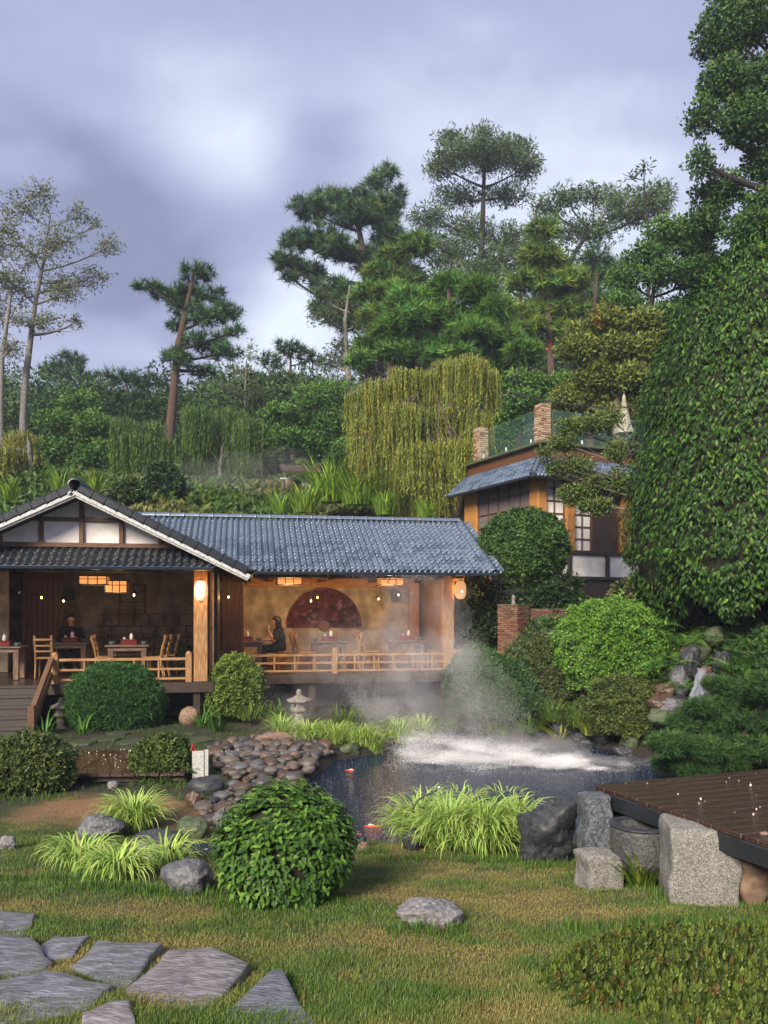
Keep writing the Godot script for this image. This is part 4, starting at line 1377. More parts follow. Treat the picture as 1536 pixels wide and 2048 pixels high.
# ---------------------------------------------------------------- paths and the plank bridge
func paths_and_bridge() -> void:
	R.seed = 51
	var b := thing("plank_walk", "wet brown plank walkway with fallen petals before the restaurant", "walkway", Transform3D(Basis(Vector3.UP, 0.03), Vector3(0, 0, 0)))
	for k in 19:
		var x := -5.45 + k * 0.166
		part(b, "plank", bx(x, 0.13 + rv(-0.004, 0.004), -11.85, 0.158, 0.05, 1.78 + rv(-0.02, 0.02), 0.006), Transform3D(), M["deck_z"])
	for z in [-11.1, -12.6]: part(b, "joist", bx(-3.95, 0.06, z, 3.1, 0.09, 0.09), Transform3D(), M["dark_x"])
	var xs := []
	var cs := PackedColorArray()
	for k in 120:
		xs.append(Transform3D(Basis(Vector3.UP, rv(0, TAU)) * Basis(Vector3.RIGHT, rv(-0.3, 0.3)), Vector3(rv(-5.4, -2.4), 0.162, -rv(11.0, 12.7))).scaled_local(Vector3.ONE * rv(0.7, 1.3)))
		cs.append(vary(Color(0.75, 0.70, 0.66), 0.15))
	scatter(self, "fallen_petals", leaf_mesh(0.022, 0.016, "petal"), xs, cs)
	# stepping slabs in the moss
	var p := Node3D.new()
	p.name = "stepping_path"
	add_child(p)
	p.set_meta("kind", "structure")
	for q in [[215, 1478, 0.55, 0.30], [262, 1486, 0.5, 0.3], [318, 1476, 0.6, 0.28], [352, 1488, 0.55, 0.26], [290, 1494, 0.42, 0.24], [168, 1487, 0.5, 0.3], [400, 1482, 0.5, 0.3], [236, 1468, 0.42, 0.22]]:
		var o := on_ground(q[0], q[1])
		var poly := PackedVector2Array()
		for k in 8: poly.append(Vector2(o.x, o.z) + Vector2(cos(TAU * k / 8) * q[2] * 0.5 * rv(0.8, 1.15), -sin(TAU * k / 8) * q[3] * rv(0.8, 1.3)))
		var g := Geo.new()
		g.slab(poly, o.y - 0.05, o.y + 0.035, 0.012)
		part(p, "slab", g.mesh(M["slate"]))
	# flagstones at the near left
	var f := Node3D.new()
	f.name = "flagstone_path"
	add_child(f)
	f.set_meta("kind", "structure")
	var n := 0
	for q in [[[-60, 1838], [64, 1841], [47, 1876], [-60, 1880]], [[82, 1904], [106, 1886], [173, 1883], [143, 1918], [100, 1922]], [[148, 1943], [198, 1902], [317, 1911], [247, 1982], [225, 1976]], [[-60, 1893], [60, 1898], [99, 1938], [30, 1963], [-60, 1972]],
			[[-60, 1994], [89, 1968], [213, 1992], [163, 2027], [0, 2070], [-60, 2070]], [[257, 1988], [337, 1930], [421, 1928], [488, 1953], [426, 2007], [356, 2047], [292, 2047]], [[168, 2040], [218, 2020], [257, 2020], [267, 2062], [163, 2066]], [[440, 2054], [544, 1973], [564, 1973], [624, 2052], [560, 2090], [480, 2090]]]:
		var poly := PackedVector2Array()
		var y := 0.0
		var mid_ := Vector2.ZERO
		for e in q: mid_ += Vector2(e[0], e[1]) / q.size()
		for e in q:
			var w: Vector2 = mid_ + (Vector2(e[0], e[1]) - mid_) * 1.09
			var o := on_ground(w.x, minf(w.y, 2140.0))
			poly.append(Vector2(o.x, o.z))
			y += o.y / q.size()
		# pixel outlines run clockwise on the ground here: put them the right way round
		var area := 0.0
		for k in poly.size(): area += poly[k].cross(poly[(k + 1) % poly.size()])
		if area > 0: poly.reverse()
		# uneven edge: split each side and push its middle
		var fine := PackedVector2Array()
		for k in poly.size():
			var a := poly[k]
			var c := poly[(k + 1) % poly.size()]
			fine.append(a)
			for s in [0.33, 0.67]: fine.append(a.lerp(c, s) + (c - a).orthogonal() * rv(-0.02, 0.03))
		var g := Geo.new()
		flag(g, fine, y)
		part(f, "flagstone", g.mesh(M["flag_b" if n in [5, 6] else "flag_a"]))
		n += 1

func flag(g: Geo, poly: PackedVector2Array, y: float) -> void:
	# an uneven riven top: rings of points drawn in towards the middle
	var cen := Vector2.ZERO
	for q in poly: cen += q
	cen /= poly.size()
	var p := PackedVector3Array()
	var m := poly.size()
	for s in [[1.0, -0.05], [1.0, 0.012], [0.965, 0.024], [0.82, 0.027], [0.6, 0.029], [0.35, 0.03], [0.12, 0.03]]:
		for k in m:
			var w: Vector2 = cen.lerp(poly[k], s[0])
			var h: float = s[1]
			if h > 0.02: h += nb.get_noise_2d(w.x * 3.0, w.y * 9.0) * 0.010 + nb.get_noise_2d(w.x * 1.2, w.y * 2.5) * 0.008
			p.append(Vector3(w.x, gh(w.x, -w.y) * 0.35 + y * 0.65 + h, w.y))
	g.grid(p, m, true)
	for k in m: g.tri(p[6 * m + k], p[6 * m + (k + 1) % m], Vector3(cen.x, gh(cen.x, -cen.y) * 0.35 + y * 0.65 + 0.03, cen.y))

# ---------------------------------------------------------------- rocks
func boulder(size: Vector3, seed_: int, rough := 0.22, facets := 0.5, rings := 30) -> Geo:
	# a squat noisy ball, cut by random planes so that it shows broken faces
	var rr := RandomNumberGenerator.new()
	rr.seed = seed_
	var cuts := []
	for k in 16:
		var y := rr.randf_range(-0.6, 1)
		var f := rr.randf_range(0, TAU)
		var s := sqrt(maxf(0, 1 - y * y))
		cuts.append([Vector3(cos(f) * s, y, sin(f) * s), rr.randf_range(0.58, 0.95)])
	var ns := FastNoiseLite.new()
	ns.seed = seed_
	ns.frequency = 0.9
	ns.fractal_octaves = 5
	var g := Geo.new()
	var cols := rings + 8
	var p := PackedVector3Array()
	for r in rings + 1:
		var th := PI * r / rings
		for k in cols:
			var f := -TAU * k / cols
			var dir := Vector3(sin(th) * cos(f), -cos(th), sin(th) * sin(f))
			var rad := 1.0
			for c in cuts:
				var dt: float = dir.dot(c[0])
				if dt > 0.05: rad = minf(rad, lerpf(1.0, c[1] / dt, facets) if c[1] / dt < 1.0 else 1.0)
			rad *= (1.0 - absf(ns.get_noise_3dv(dir * 1.9 + Vector3(3, 1, 7))) * rough * 0.9) * (1.0 + ns.get_noise_3dv(dir * 1.1) * rough + ns.get_noise_3dv(dir * 4.0) * rough * 0.35)
			p.append(dir * rad * size)
	g.grid(p, cols, true)
	return g

func rock(called: String, label: String, x: float, y: float, w: float, h: float, m: String, seed_: int, depth := 1.0, turn := 0.0, rough := 0.2, facets := 0.8, sink := 0.25, d := 0.0) -> Node3D:
	# x, y: where its foot meets the ground in the photograph; w, h: its size there in pixels
	var o := on_ground(x, y) if d == 0.0 else px(x, y, d)
	var k := -o.z / F
	var size := Vector3(w * k * 0.5, h * k / (2.0 - 2.0 * sink) * 1.08, w * k * 0.5 * depth)
	var c := o + Vector3(0, size.y * (1.0 - 2.0 * sink), -size.z * 0.8)
	return single(called, label, "rock", boulder(size, seed_, rough, facets).mesh(M[m]), Transform3D(Basis(Vector3.UP, turn), c))

func rocks() -> void:
	R.seed = 61
	rock("rock", "pale broken rock lying alone on the open lawn", 858, 1862, 152, 44, "rock_light", 3, 0.7)
	rock("rock", "big grey slab rock at the foot of the front bush", 365, 1790, 140, 62, "rock_grey", 5, 0.8, 0.0, 0.18, 0.9)
	rock("rock", "broad grey rock under the striped grass tuft, at its left", 195, 1682, 112, 46, "rock_grey", 8, 0.7)
	rock("rock", "low dark rock between striped grass and koi pool", 305, 1712, 130, 44, "rock_dark", 11, 0.6)
	rock("rock", "rounded brown grey rock above the small koi pool", 384, 1682, 84, 46, "rock_moss", 14, 0.8)
	rock("rock", "grey rock wedged beside the front bush above the pool", 440, 1668, 50, 42, "rock_grey", 17, 0.8)
	rock("rock", "flat black wet rock beside the white board", 408, 1592, 84, 38, "rock_dark", 21, 0.9, 0.0, 0.12)
	rock("rock", "small brown angular stone below the black wet rock", 386, 1618, 42, 30, "rock_brown", 25, 0.9)
	rock("rock", "flat grey stone at the pool's lawn edge", 290, 1722, 90, 26, "rock_light", 26, 0.6)
	rock("rock", "pale stone half sunk at the left edge of the lawn", 8, 1700, 40, 24, "rock_light", 27, 0.8)
	rock("rock", "small stone on bare soil behind the striped grass", 222, 1578, 26, 16, "rock_light", 28, 0.8)
	rock("rock", "round beige boulder beside the sword leaved plants near the veranda", 375, 1450, 44, 33, "rock_pink", 31, 0.9, 0.0, 0.06, 0.4, 0.15)
	rock("rock", "dark stone under the clump of striped grass by the pond edge", 825, 1702, 44, 44, "rock_dark", 33, 0.9)
	rock("rock", "small tan stone at the near pond edge beside the front bush", 726, 1706, 28, 18, "rock_pink", 35, 0.8)
	rock("rock", "low dark kerb stone at the near pond edge", 700, 1700, 90, 26, "rock_dark", 36, 0.5)
	rock("rock", "flat tan rock behind the heap of river stones", 545, 1487, 92, 20, "rock_pink", 37, 0.7)
	rock("rock", "large black boulder at the deck's pond corner", 1110, 1734, 140, 138, "rock_dark", 46, 0.9, 0.3, 0.30, 0.98, 0.14)
	rock("rock", "pinkish rounded boulder at the frame's right beneath the deck", 1514, 1812, 84, 112, "rock_pink", 44, 0.9, 0.0, 0.08, 0.5, 0.12)
	rock("rock", "smaller rusty stone resting on the pinkish boulder", 1532, 1712, 30, 46, "rock_pink", 45, 0.9, 0.0, 0.08, 0.5, 0.1, 4.95)
	rock("rock", "brown round stone on the far pond bank under the striped grass", 652, 1506, 36, 26, "rock_brown", 47, 0.9)
	# far and right banks of the pond
	var bank := [[1120, 1474, 40, 34, "rock_dark"], [1215, 1492, 56, 46, "rock_dark"], [1265, 1500, 50, 44, "rock_moss"], [1255, 1524, 60, 34, "rock_dark"], [1180, 1502, 50, 22, "rock_dark"], [1300, 1480, 46, 36, "rock_moss"], [1340, 1470, 52, 36, "rock_dark"], [1160, 1490, 40, 24, "rock_dark"], [1080, 1482, 44, 20, "rock_dark"], [1000, 1482, 50, 18, "rock_moss"], [1230, 1462, 34, 30, "rock_dark"], [1300, 1540, 60, 22, "rock_dark"], [700, 1512, 60, 24, "rock_moss"]]
	var where := ["below the yellow leaved grass", "black one left of the white spotlight", "mossy one right of the white spotlight", "at the foot of the steam jet", "half under the spreading steam", "mossy one low on the juniper's left", "under the juniper's upper edge", "between yellow grass and steam", "small one far along the bank", "mossy one at the far bank's middle", "just behind the white spotlight", "at the juniper's water line", "mossy one under the far striped grass"]
	for k in bank.size():
		var q: Array = bank[k]
		rock("bank_rock", "pond bank rock, " + where[k], q[0], q[1], q[2], q[3], q[4], 100 + k, 0.9, rv(0, 3))
	# rocks of the little waterfall
	var wf := [[1438, 1290, 42, 32, "rock_moss", 14.1, "topmost grey boulder of the waterfall"], [1388, 1322, 40, 26, "rock_brown", 13.7, "tan cap stone over the waterfall"], [1388, 1352, 46, 50, "rock_dark", 13.6, "black wet stone at the waterfall's head"], [1417, 1352, 26, 20, "rock_brown", 13.3, "rust red stone beside the falling water"], [1366, 1392, 40, 60, "rock_grey", 13.3, "streaked grey stone left of the falling water"], [1424, 1400, 50, 56, "rock_grey", 13.2, "grey stone right of the falling water"],
		[1456, 1370, 50, 60, "rock_dark", 13.6, "dark stone behind the right fern"], [1338, 1400, 40, 32, "rock_brown", 13.1, "reddish stone on the waterfall's left flank"], [1322, 1426, 46, 30, "rock_brown", 12.9, "tan stone at the waterfall's lower left"], [1345, 1430, 46, 30, "rock_grey", 12.8, "grey stone below the reddish one"], [1330, 1452, 52, 28, "rock_moss", 12.7, "mossy stone at the waterfall's foot"], [1460, 1320, 50, 60, "rock_moss", 14.3, "mossy stone behind the topmost boulder"], [1405, 1320, 44, 40, "rock_moss", 14.2, "dark mossy stone behind the tan cap stone"], [1490, 1400, 70, 80, "rock_dark", 13.9, "dark stone low beneath the right fern"], [1372, 1450, 70, 50, "rock_dark", 12.9, "black stone under the falling water"]]
	for k in wf.size():
		var q: Array = wf[k]
		rock("waterfall_rock", q[6], q[0], q[1], q[2] * 1.15, q[3] * 1.1, q[4], 200 + k, 1.0, rv(0, 3), 0.2, 0.8, 0.12, q[5] + 0.3)
	# falling water: three ragged ribbons over the stones
	var g := Geo.new()
	for q in [[0.0, 1402, 1336, 1391, 1414, 0.075], [0.05, 1396, 1346, 1380, 1410, 0.04], [0.03, 1407, 1350, 1403, 1412, 0.045]]:
		var p := PackedVector3Array()
		for r in 17:
			var t := r / 16.0
			var o := px(lerpf(q[1], q[3], t), lerpf(q[2], q[4], t), lerpf(13.28, 12.94, sqrt(t)) - q[0])
			for k in 7:
				var s := (k - 3) / 3.0
				var wob := nb.get_noise_2d(t * 4.0, q[1]) * 0.03
				p.append(o + Vector3(s * q[5] * (0.6 + 0.6 * t + nb.get_noise_2d(t * 7.0, s + q[1]) * 0.5) + wob, nb.get_noise_2d(s * 5.0, t * 9.0) * 0.01, 0.04 * (1 - s * s) + nb.get_noise_2d(s * 4.0, t * 6.0) * 0.025))
		g.grid(p, 7, false)
	single("waterfall", "", "", g.mesh(M["white_water"]), Transform3D(), "", "structure")
	# river stones: a heap running down into the pond
	var heap := Node3D.new()
	heap.name = "river_stone_bank"
	add_child(heap)
	heap.set_meta("kind", "structure")
	var shapes := []
	for k in 7: shapes.append(boulder(Vector3(1, 0.52, 0.75), 300 + k, 0.10, 0.35, 11).mesh())
	var placed := []
	var tries := 0
	var poly := PackedVector2Array()
	for q in [[418, 1492], [470, 1482], [540, 1470], [640, 1482], [668, 1508], [640, 1526], [600, 1575], [560, 1612], [470, 1640], [425, 1650], [380, 1640], [440, 1600], [470, 1570], [430, 1540]]:
		var o := on_ground(q[0], q[1])
		poly.append(Vector2(o.x, -o.z))
	while placed.size() < 270 and tries < 16000:
		tries += 1
		var q := Vector2(rv(-3.0, -0.6), rv(8.6, 15.2))
		if not Geometry2D.is_point_in_polygon(q, poly): continue
		var r := rv(0.075, 0.155) if tries % 3 else rv(0.045, 0.09)
		var ok := true
		for e in placed:
			if q.distance_to(Vector2(e.x, e.y)) < (r + e.z) * 0.80:
				ok = false
				break
		if not ok: continue
		placed.append(Vector3(q.x, q.y, r))
		var lift := 0.0
		for e in poly: lift = maxf(lift, 0.0)
		var y := maxf(gh(q.x, q.y), -0.25) + r * 0.28 + 0.10 * exp(-pow((q.x + 1.8) / 0.7, 2)) * smoothstep(15.0, 12.5, q.y) * smoothstep(9.5, 11.0, q.y)
		part(heap, "stone", shapes[R.randi() % 7], Transform3D(Basis.from_euler(Vector3(rv(-0.25, 0.25), rv(0, TAU), rv(-0.25, 0.25))).scaled(Vector3.ONE * r * 1.15), Vector3(q.x, y, -q.y)), M["cobble_%d" % (R.randi() % 8)])

# ---------------------------------------------------------------- deck at the right and its stones
func dock() -> void:
	R.seed = 71
	# its pond corner, and its two edges at right angles
	var c := Vector3(1.67, 0.985, -6.37)
	var e1 := Vector3(0.36, 0, 0.933).normalized()      # along the near edge, towards the camera
	var e2 := Vector3(0.933, 0, -0.36).normalized()     # along the pond edge
	var d := thing("deck", "wet dark brown timber deck reaching over the pond's edge", "deck", Transform3D(Basis(e2, Vector3.UP, e1), c))
	var w := 0.125
	for k in 24:
		var z := 0.07 + k * w
		part(d, "deck_board", bx(2.25 + rv(-0.006, 0.006), -0.018 + rv(-0.002, 0.002), z, 4.5, 0.034, w - 0.007, 0.005), Transform3D(), M["deck_x"])
	part(d, "rim_beam", bx(0.02, -0.095, 1.5, 0.05, 0.12, 3.0, 0.008), Transform3D(), M["rim_steel"])
	part(d, "rim_beam", bx(2.25, -0.095, 0.03, 4.4, 0.12, 0.05, 0.008), Transform3D(), M["dark_x"])
	for x in [0.5, 1.5, 2.6, 3.8]: part(d, "joist", bx(x, -0.10, 1.5, 0.06, 0.11, 2.8, 0.004), Transform3D(), M["dark_z"])
	for q in [[0.35, 0.35], [0.5, 1.05], [2.2, 0.4], [3.9, 0.4], [2.2, 2.4]]: part(d, "pile", bx(q[0], -0.72, q[1], 0.10, 1.12, 0.10, 0.01), Transform3D(), M["dark_y"])
	# fallen petals and leaves on the boards
	var xs := []
	var cs := PackedColorArray()
	for k in 70:
		var p := c + e2 * rv(0.2, 3.5) + e1 * rv(0.05, 1.3) + Vector3(0, 0.003, 0)
		xs.append(Transform3D(Basis(Vector3.UP, rv(0, TAU)), p).scaled_local(Vector3.ONE * rv(0.6, 1.2)))
		cs.append(vary(Color(0.75, 0.66, 0.60), 0.15) if k % 9 else Color(0.10, 0.05, 0.02))
	scatter(self, "fallen_petals", leaf_mesh(0.02, 0.014, "petal"), xs, cs)
	# stones that carry it and lie before it
	var face := func(x: float, y0: float, y1: float, w2: float, dd: float, depth: float, m: String, called: String, label: String, turn: float, sd: int) -> void:
		var o := px(x, y0, dd)
		var k := dd / F
		var hh := (y0 - y1) * k
		var h2 := rough_block(Vector3(w2 * k, hh + 0.28, depth), sd)
		single(called, label, "stone block", h2.mesh(M[m]), Transform3D(Basis(Vector3.UP, turn), o + Vector3(0, hh * 0.5 - 0.14, -depth * 0.5)))
	face.call(1424, 1795, 1662, 136, 5.15, 0.42, "granite", "stone_block", "large pale granite block standing under the deck's edge", -0.16, 1)
	face.call(1197, 1705, 1596, 54, 6.05, 0.22, "granite_wet", "stone_post", "wet grey granite post beside the black boulder", 0.1, 2)
	face.call(1262, 1690, 1600, 76, 6.35, 0.3, "granite_dark", "stone_post", "dark granite post behind the round stone basin", 0.05, 3)
	face.call(1204, 1748, 1716, 74, 5.62, 0.26, "granite", "stone_block", "low rough granite block before the granite post", 0.2, 4)
	var o := px(1286, 1706, 5.75)
	var bs := thing("stone_basin", "round dark millstone basin under the deck", "basin", Transform3D(Basis(), o + Vector3(0, -0.12, -0.05)).scaled_local(Vector3(1.1, 1.35, 1.1)))
	part(bs, "drum", lathe_mesh([Vector2(0.001, 0), Vector2(0.185, 0), Vector2(0.195, 0.06), Vector2(0.195, 0.205), Vector2(0.185, 0.225), Vector2(0.15, 0.226), Vector2(0.142, 0.20), Vector2(0.001, 0.198)], "granite_dark", 32))
	part(bs, "rim", lathe_mesh([Vector2(0.188, 0.222), Vector2(0.20, 0.226), Vector2(0.20, 0.236), Vector2(0.15, 0.238), Vector2(0.15, 0.228)], "rock_dark", 32))

func rough_block(s: Vector3, sd: int) -> Geo:
	# a split stone block: six worn faces with rounded, nibbled edges
	var ns := FastNoiseLite.new()
	ns.seed = sd
	ns.frequency = 2.6
	ns.fractal_octaves = 5
	var g := Geo.new()
	var n := 17
	var h := s * 0.5
	var rad := minf(h.x, minf(h.y, h.z)) * 0.13
	for ax in 3:
		for sg in [-1.0, 1.0]:
			var p := PackedVector3Array()
			for r in n:
				for k in n:
					var q := Vector3.ZERO
					q[ax] = sg
					q[(ax + 1) % 3] = (k / float(n - 1) * 2.0 - 1.0) * sg
					q[(ax + 2) % 3] = r / float(n - 1) * 2.0 - 1.0
					q = q * h
					var inner := q.clamp(-h + Vector3.ONE * rad, h - Vector3.ONE * rad)
					var o := (q - inner).normalized()
					var w := inner + o * rad
					w += o * (ns.get_noise_3dv(w * 1.5) * 0.016 + ns.get_noise_3dv(w * 6.0) * 0.008)
					w.x += ns.get_noise_1d(w.y * 1.6 + sd * 9.0) * 0.035
					w.y += ns.get_noise_2d(w.x * 1.1, sd * 3.0) * 0.03
					p.append(w)
			g.grid(p, n)
	return g

# ---------------------------------------------------------------- leaf shapes
func leaf_mesh(l: float, w: float, m: String, curl := 0.18) -> ArrayMesh:
	# along y, face towards z, folded along the midrib, tip curled down
	var g := Geo.new()
	var p := PackedVector3Array()
	for q in [[0.0, 0.0, 0.0], [0.30, 0.85, 0.0], [0.62, 0.8, 0.35], [1.0, 0.0, 1.0]]:
		for s in [-1.0, 0.0, 1.0]:
			p.append(Vector3(s * q[1] * w * 0.5, q[0] * l, absf(s) * q[1] * w * 0.16 - q[2] * l * curl))
	g.grid(p, 3)
	return g.mesh(M[m])

func clump_mesh(n: int, l: float, w: float, reach: float, m: String, seed_: int, up := 0.3) -> ArrayMesh:
	# a sprig: n simple leaves round a point, facing outwards
	R.seed = seed_
	var g := Geo.new()
	for k in n:
		var d := (rdir() + Vector3(0, up, 0)).normalized()
		var o := d * reach * rv(0.2, 1.0)
		var b := aim((d + rdir() * 0.7).normalized(), rv(0, TAU))
		var ll := l * rv(0.7, 1.2)
		var a := o
		var t := o + b * Vector3(0, ll, 0)
		var e := o + b * Vector3(w * 0.5, ll * 0.45, w * 0.12)
		var f := o + b * Vector3(-w * 0.5, ll * 0.45, w * 0.12)
		g.tri(a, e, t)
		g.tri(a, t, f)
	return g.mesh(M[m])

func needle_tuft(n: int, l: float, w: float, seed_: int) -> ArrayMesh:
	R.seed = seed_
	var g := Geo.new()
	for k in n:
		var d := (rdir() * 0.95 + Vector3(0, 0.75, 0)).normalized()
		var s := d.cross(rdir()).normalized() * w * 0.5
		var o := Vector3(0, rv(-0.25, 0.1) * l, 0)
		g.tri(o - s, o + s, o + d * l * rv(0.7, 1.1))
	return g.mesh(M["needle"])

func strand_mesh(n: int, seed_: int, l := 0.09, w := 0.022) -> ArrayMesh:
	# one metre of hanging twig with narrow leaves
	R.seed = seed_
	var g := Geo.new()
	g.tube(PackedVector3Array([Vector3.ZERO, Vector3(0.02, -0.5, 0.01), Vector3(0.0, -1.0, 0.0)]), PackedFloat32Array([0.006, 0.004, 0.002]), 3, false)
	for k in n:
		var y := -(k + 0.5) / n
		var f := rv(0, TAU)
		var d := Vector3(cos(f) * 0.55, -0.8, sin(f) * 0.55).normalized()
		var o := Vector3(0.015 * sin(y * 5), y, 0)
		var s := d.cross(Vector3.UP).normalized() * w * 0.5
		g.tri(o, o + d * l * 0.5 + s, o + d * l)
		g.tri(o, o + d * l, o + d * l * 0.5 - s)
	return g.mesh(M["leaf"])

func blade_mesh(l: float, w: float, bend: float, edge: Color, mid: Color, m := "blade") -> ArrayMesh:
	# arching grass blade from the origin: up, then over towards +z
	var g := Geo.new()
	var p := PackedVector3Array()
	var cs := PackedColorArray()
	var q := Vector3.ZERO
	var n := 7
	for k in n:
		var t := k / float(n - 1)
		var f := bend * t * t * 1.15 + 0.12
		var ww := w * (1.0 - pow(t, 2.2)) * (0.7 + 0.6 * minf(t * 3, 1)) * 0.5 + 0.0004
		for s in [-1.0, 0.0, 1.0]:
			p.append(q + Vector3(s * ww, absf(s) * ww * 0.35, 0))
			cs.append(edge if s != 0.0 else mid)
		q += Vector3(0, cos(f), sin(f)) * (l / (n - 1))
	g.grid(p, 3, false, PackedVector2Array(), cs)
	return g.mesh(M[m])

func frond_mesh(l: float, w: float, pairs: int, bend: float) -> ArrayMesh:
	var g := Geo.new()
	var q := Vector3.ZERO
	var path := PackedVector3Array()
	var rad := PackedFloat32Array()
	for k in pairs + 1:
		var t := k / float(pairs)
		var f := bend * t + 0.25
		path.append(q); rad.append(0.004 * (1.0 - 0.8 * t))
		var dir := Vector3(0, cos(f), sin(f))
		if k > 1:
			var ll := w * sin(PI * clampf(0.12 + t * 0.88, 0, 1)) * 0.5 + 0.01
			for s in [-1.0, 1.0]:
				var o := Vector3(s * ll, -0.15 * ll, 0) + dir * ll * 0.35
				g.tri(q - dir * l * 0.016, q + o, q + dir * l * 0.02)
		q += dir * (l / pairs)
	g.tube(path, rad, 3, false)
	return g.mesh(M["blade"])

# ---------------------------------------------------------------- shrubs
# foliage colours are leaf colours: young tips lighter, old leaves darker
func shrub(label: String, x: float, y: float, w: float, h: float, sprig: ArrayMesh, n: int, col: Color, o := {}) -> Node3D:
	var p: Vector3 = px(x, y, o.d) if o.has("d") else on_ground(x, y)
	var k := -p.z / F
	var rx_ := w * k * 0.5
	var ry: float = h * k * o.get("dome", 0.62)
	var rz: float = rx_ * o.get("deep", 0.9)
	var cen := Vector3(0, h * k - ry, 0)
	if not o.has("d"):
		p.x *= (-p.z + rz * 0.75) / -p.z
		p.z -= rz * 0.75
	var t := thing(o.get("name", "shrub"), label, o.get("cat", "shrub"), Transform3D(Basis(), p), o.get("group", ""))
	R.seed = hash(label)
	var ns := FastNoiseLite.new()
	ns.seed = int(x)
	ns.frequency = 1.0
	var lump: float = o.get("lump", 0.08) * 1.35
	var low: float = o.get("low", -0.55)
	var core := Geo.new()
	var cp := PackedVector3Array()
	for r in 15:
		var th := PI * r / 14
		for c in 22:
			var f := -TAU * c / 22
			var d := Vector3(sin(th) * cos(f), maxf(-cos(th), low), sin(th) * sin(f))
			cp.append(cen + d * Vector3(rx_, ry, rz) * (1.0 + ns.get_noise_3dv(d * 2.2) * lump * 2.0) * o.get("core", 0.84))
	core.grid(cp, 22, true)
	part(t, "shade_core", core.mesh(), Transform3D(), M["shade_core"])  # one dark solid, painted as the shaded depth between the sprigs
	if o.get("stems", 0) > 0:
		for s in o.stems:
			var g := Geo.new()
			var f := rv(0, TAU)
			g.tube(PackedVector3Array([Vector3(cos(f) * 0.06, -0.05, sin(f) * 0.06), Vector3(cos(f) * rx_ * 0.25, cen.y * 0.5, sin(f) * rz * 0.25), Vector3(cos(f) * rx_ * 0.5, cen.y, sin(f) * rz * 0.5)]), PackedFloat32Array([0.035, 0.03, 0.02]) if rx_ > 0.6 else PackedFloat32Array([0.02, 0.015, 0.01]), 6)
			part(t, "stem", g.mesh(), Transform3D(), M["bark_dark"])
	var xs := []
	var cs := PackedColorArray()
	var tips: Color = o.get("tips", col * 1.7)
	var share: float = o.get("share", 0.35)
	var sz: float = o.get("size", 1.0)
	while xs.size() < n:
		var d := rdir()
		if d.y < low: continue
		if d.z < -0.35 and R.randf() < 0.5: continue
		var l := 1.0 + ns.get_noise_3dv(d * 2.2) * lump * 2.0 + ns.get_noise_3dv(d * 7.0) * lump * 0.8
		var s := rv(0.86, 1.03)
		if R.randf() < o.get("wild", 0.07): s += rv(0.0, 0.15)
		var e := cen + d * Vector3(rx_, ry, rz) * l * s
		var nrm := (d / Vector3(rx_, ry, rz)).normalized()
		xs.append(Transform3D(aim((nrm + Vector3(0, 0.35, 0) + rdir() * 0.45).normalized(), rv(0, TAU)).scaled(Vector3.ONE * sz * rv(0.75, 1.25)), e))
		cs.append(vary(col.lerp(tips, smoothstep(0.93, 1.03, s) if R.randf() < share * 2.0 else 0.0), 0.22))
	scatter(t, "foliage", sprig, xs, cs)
	return t

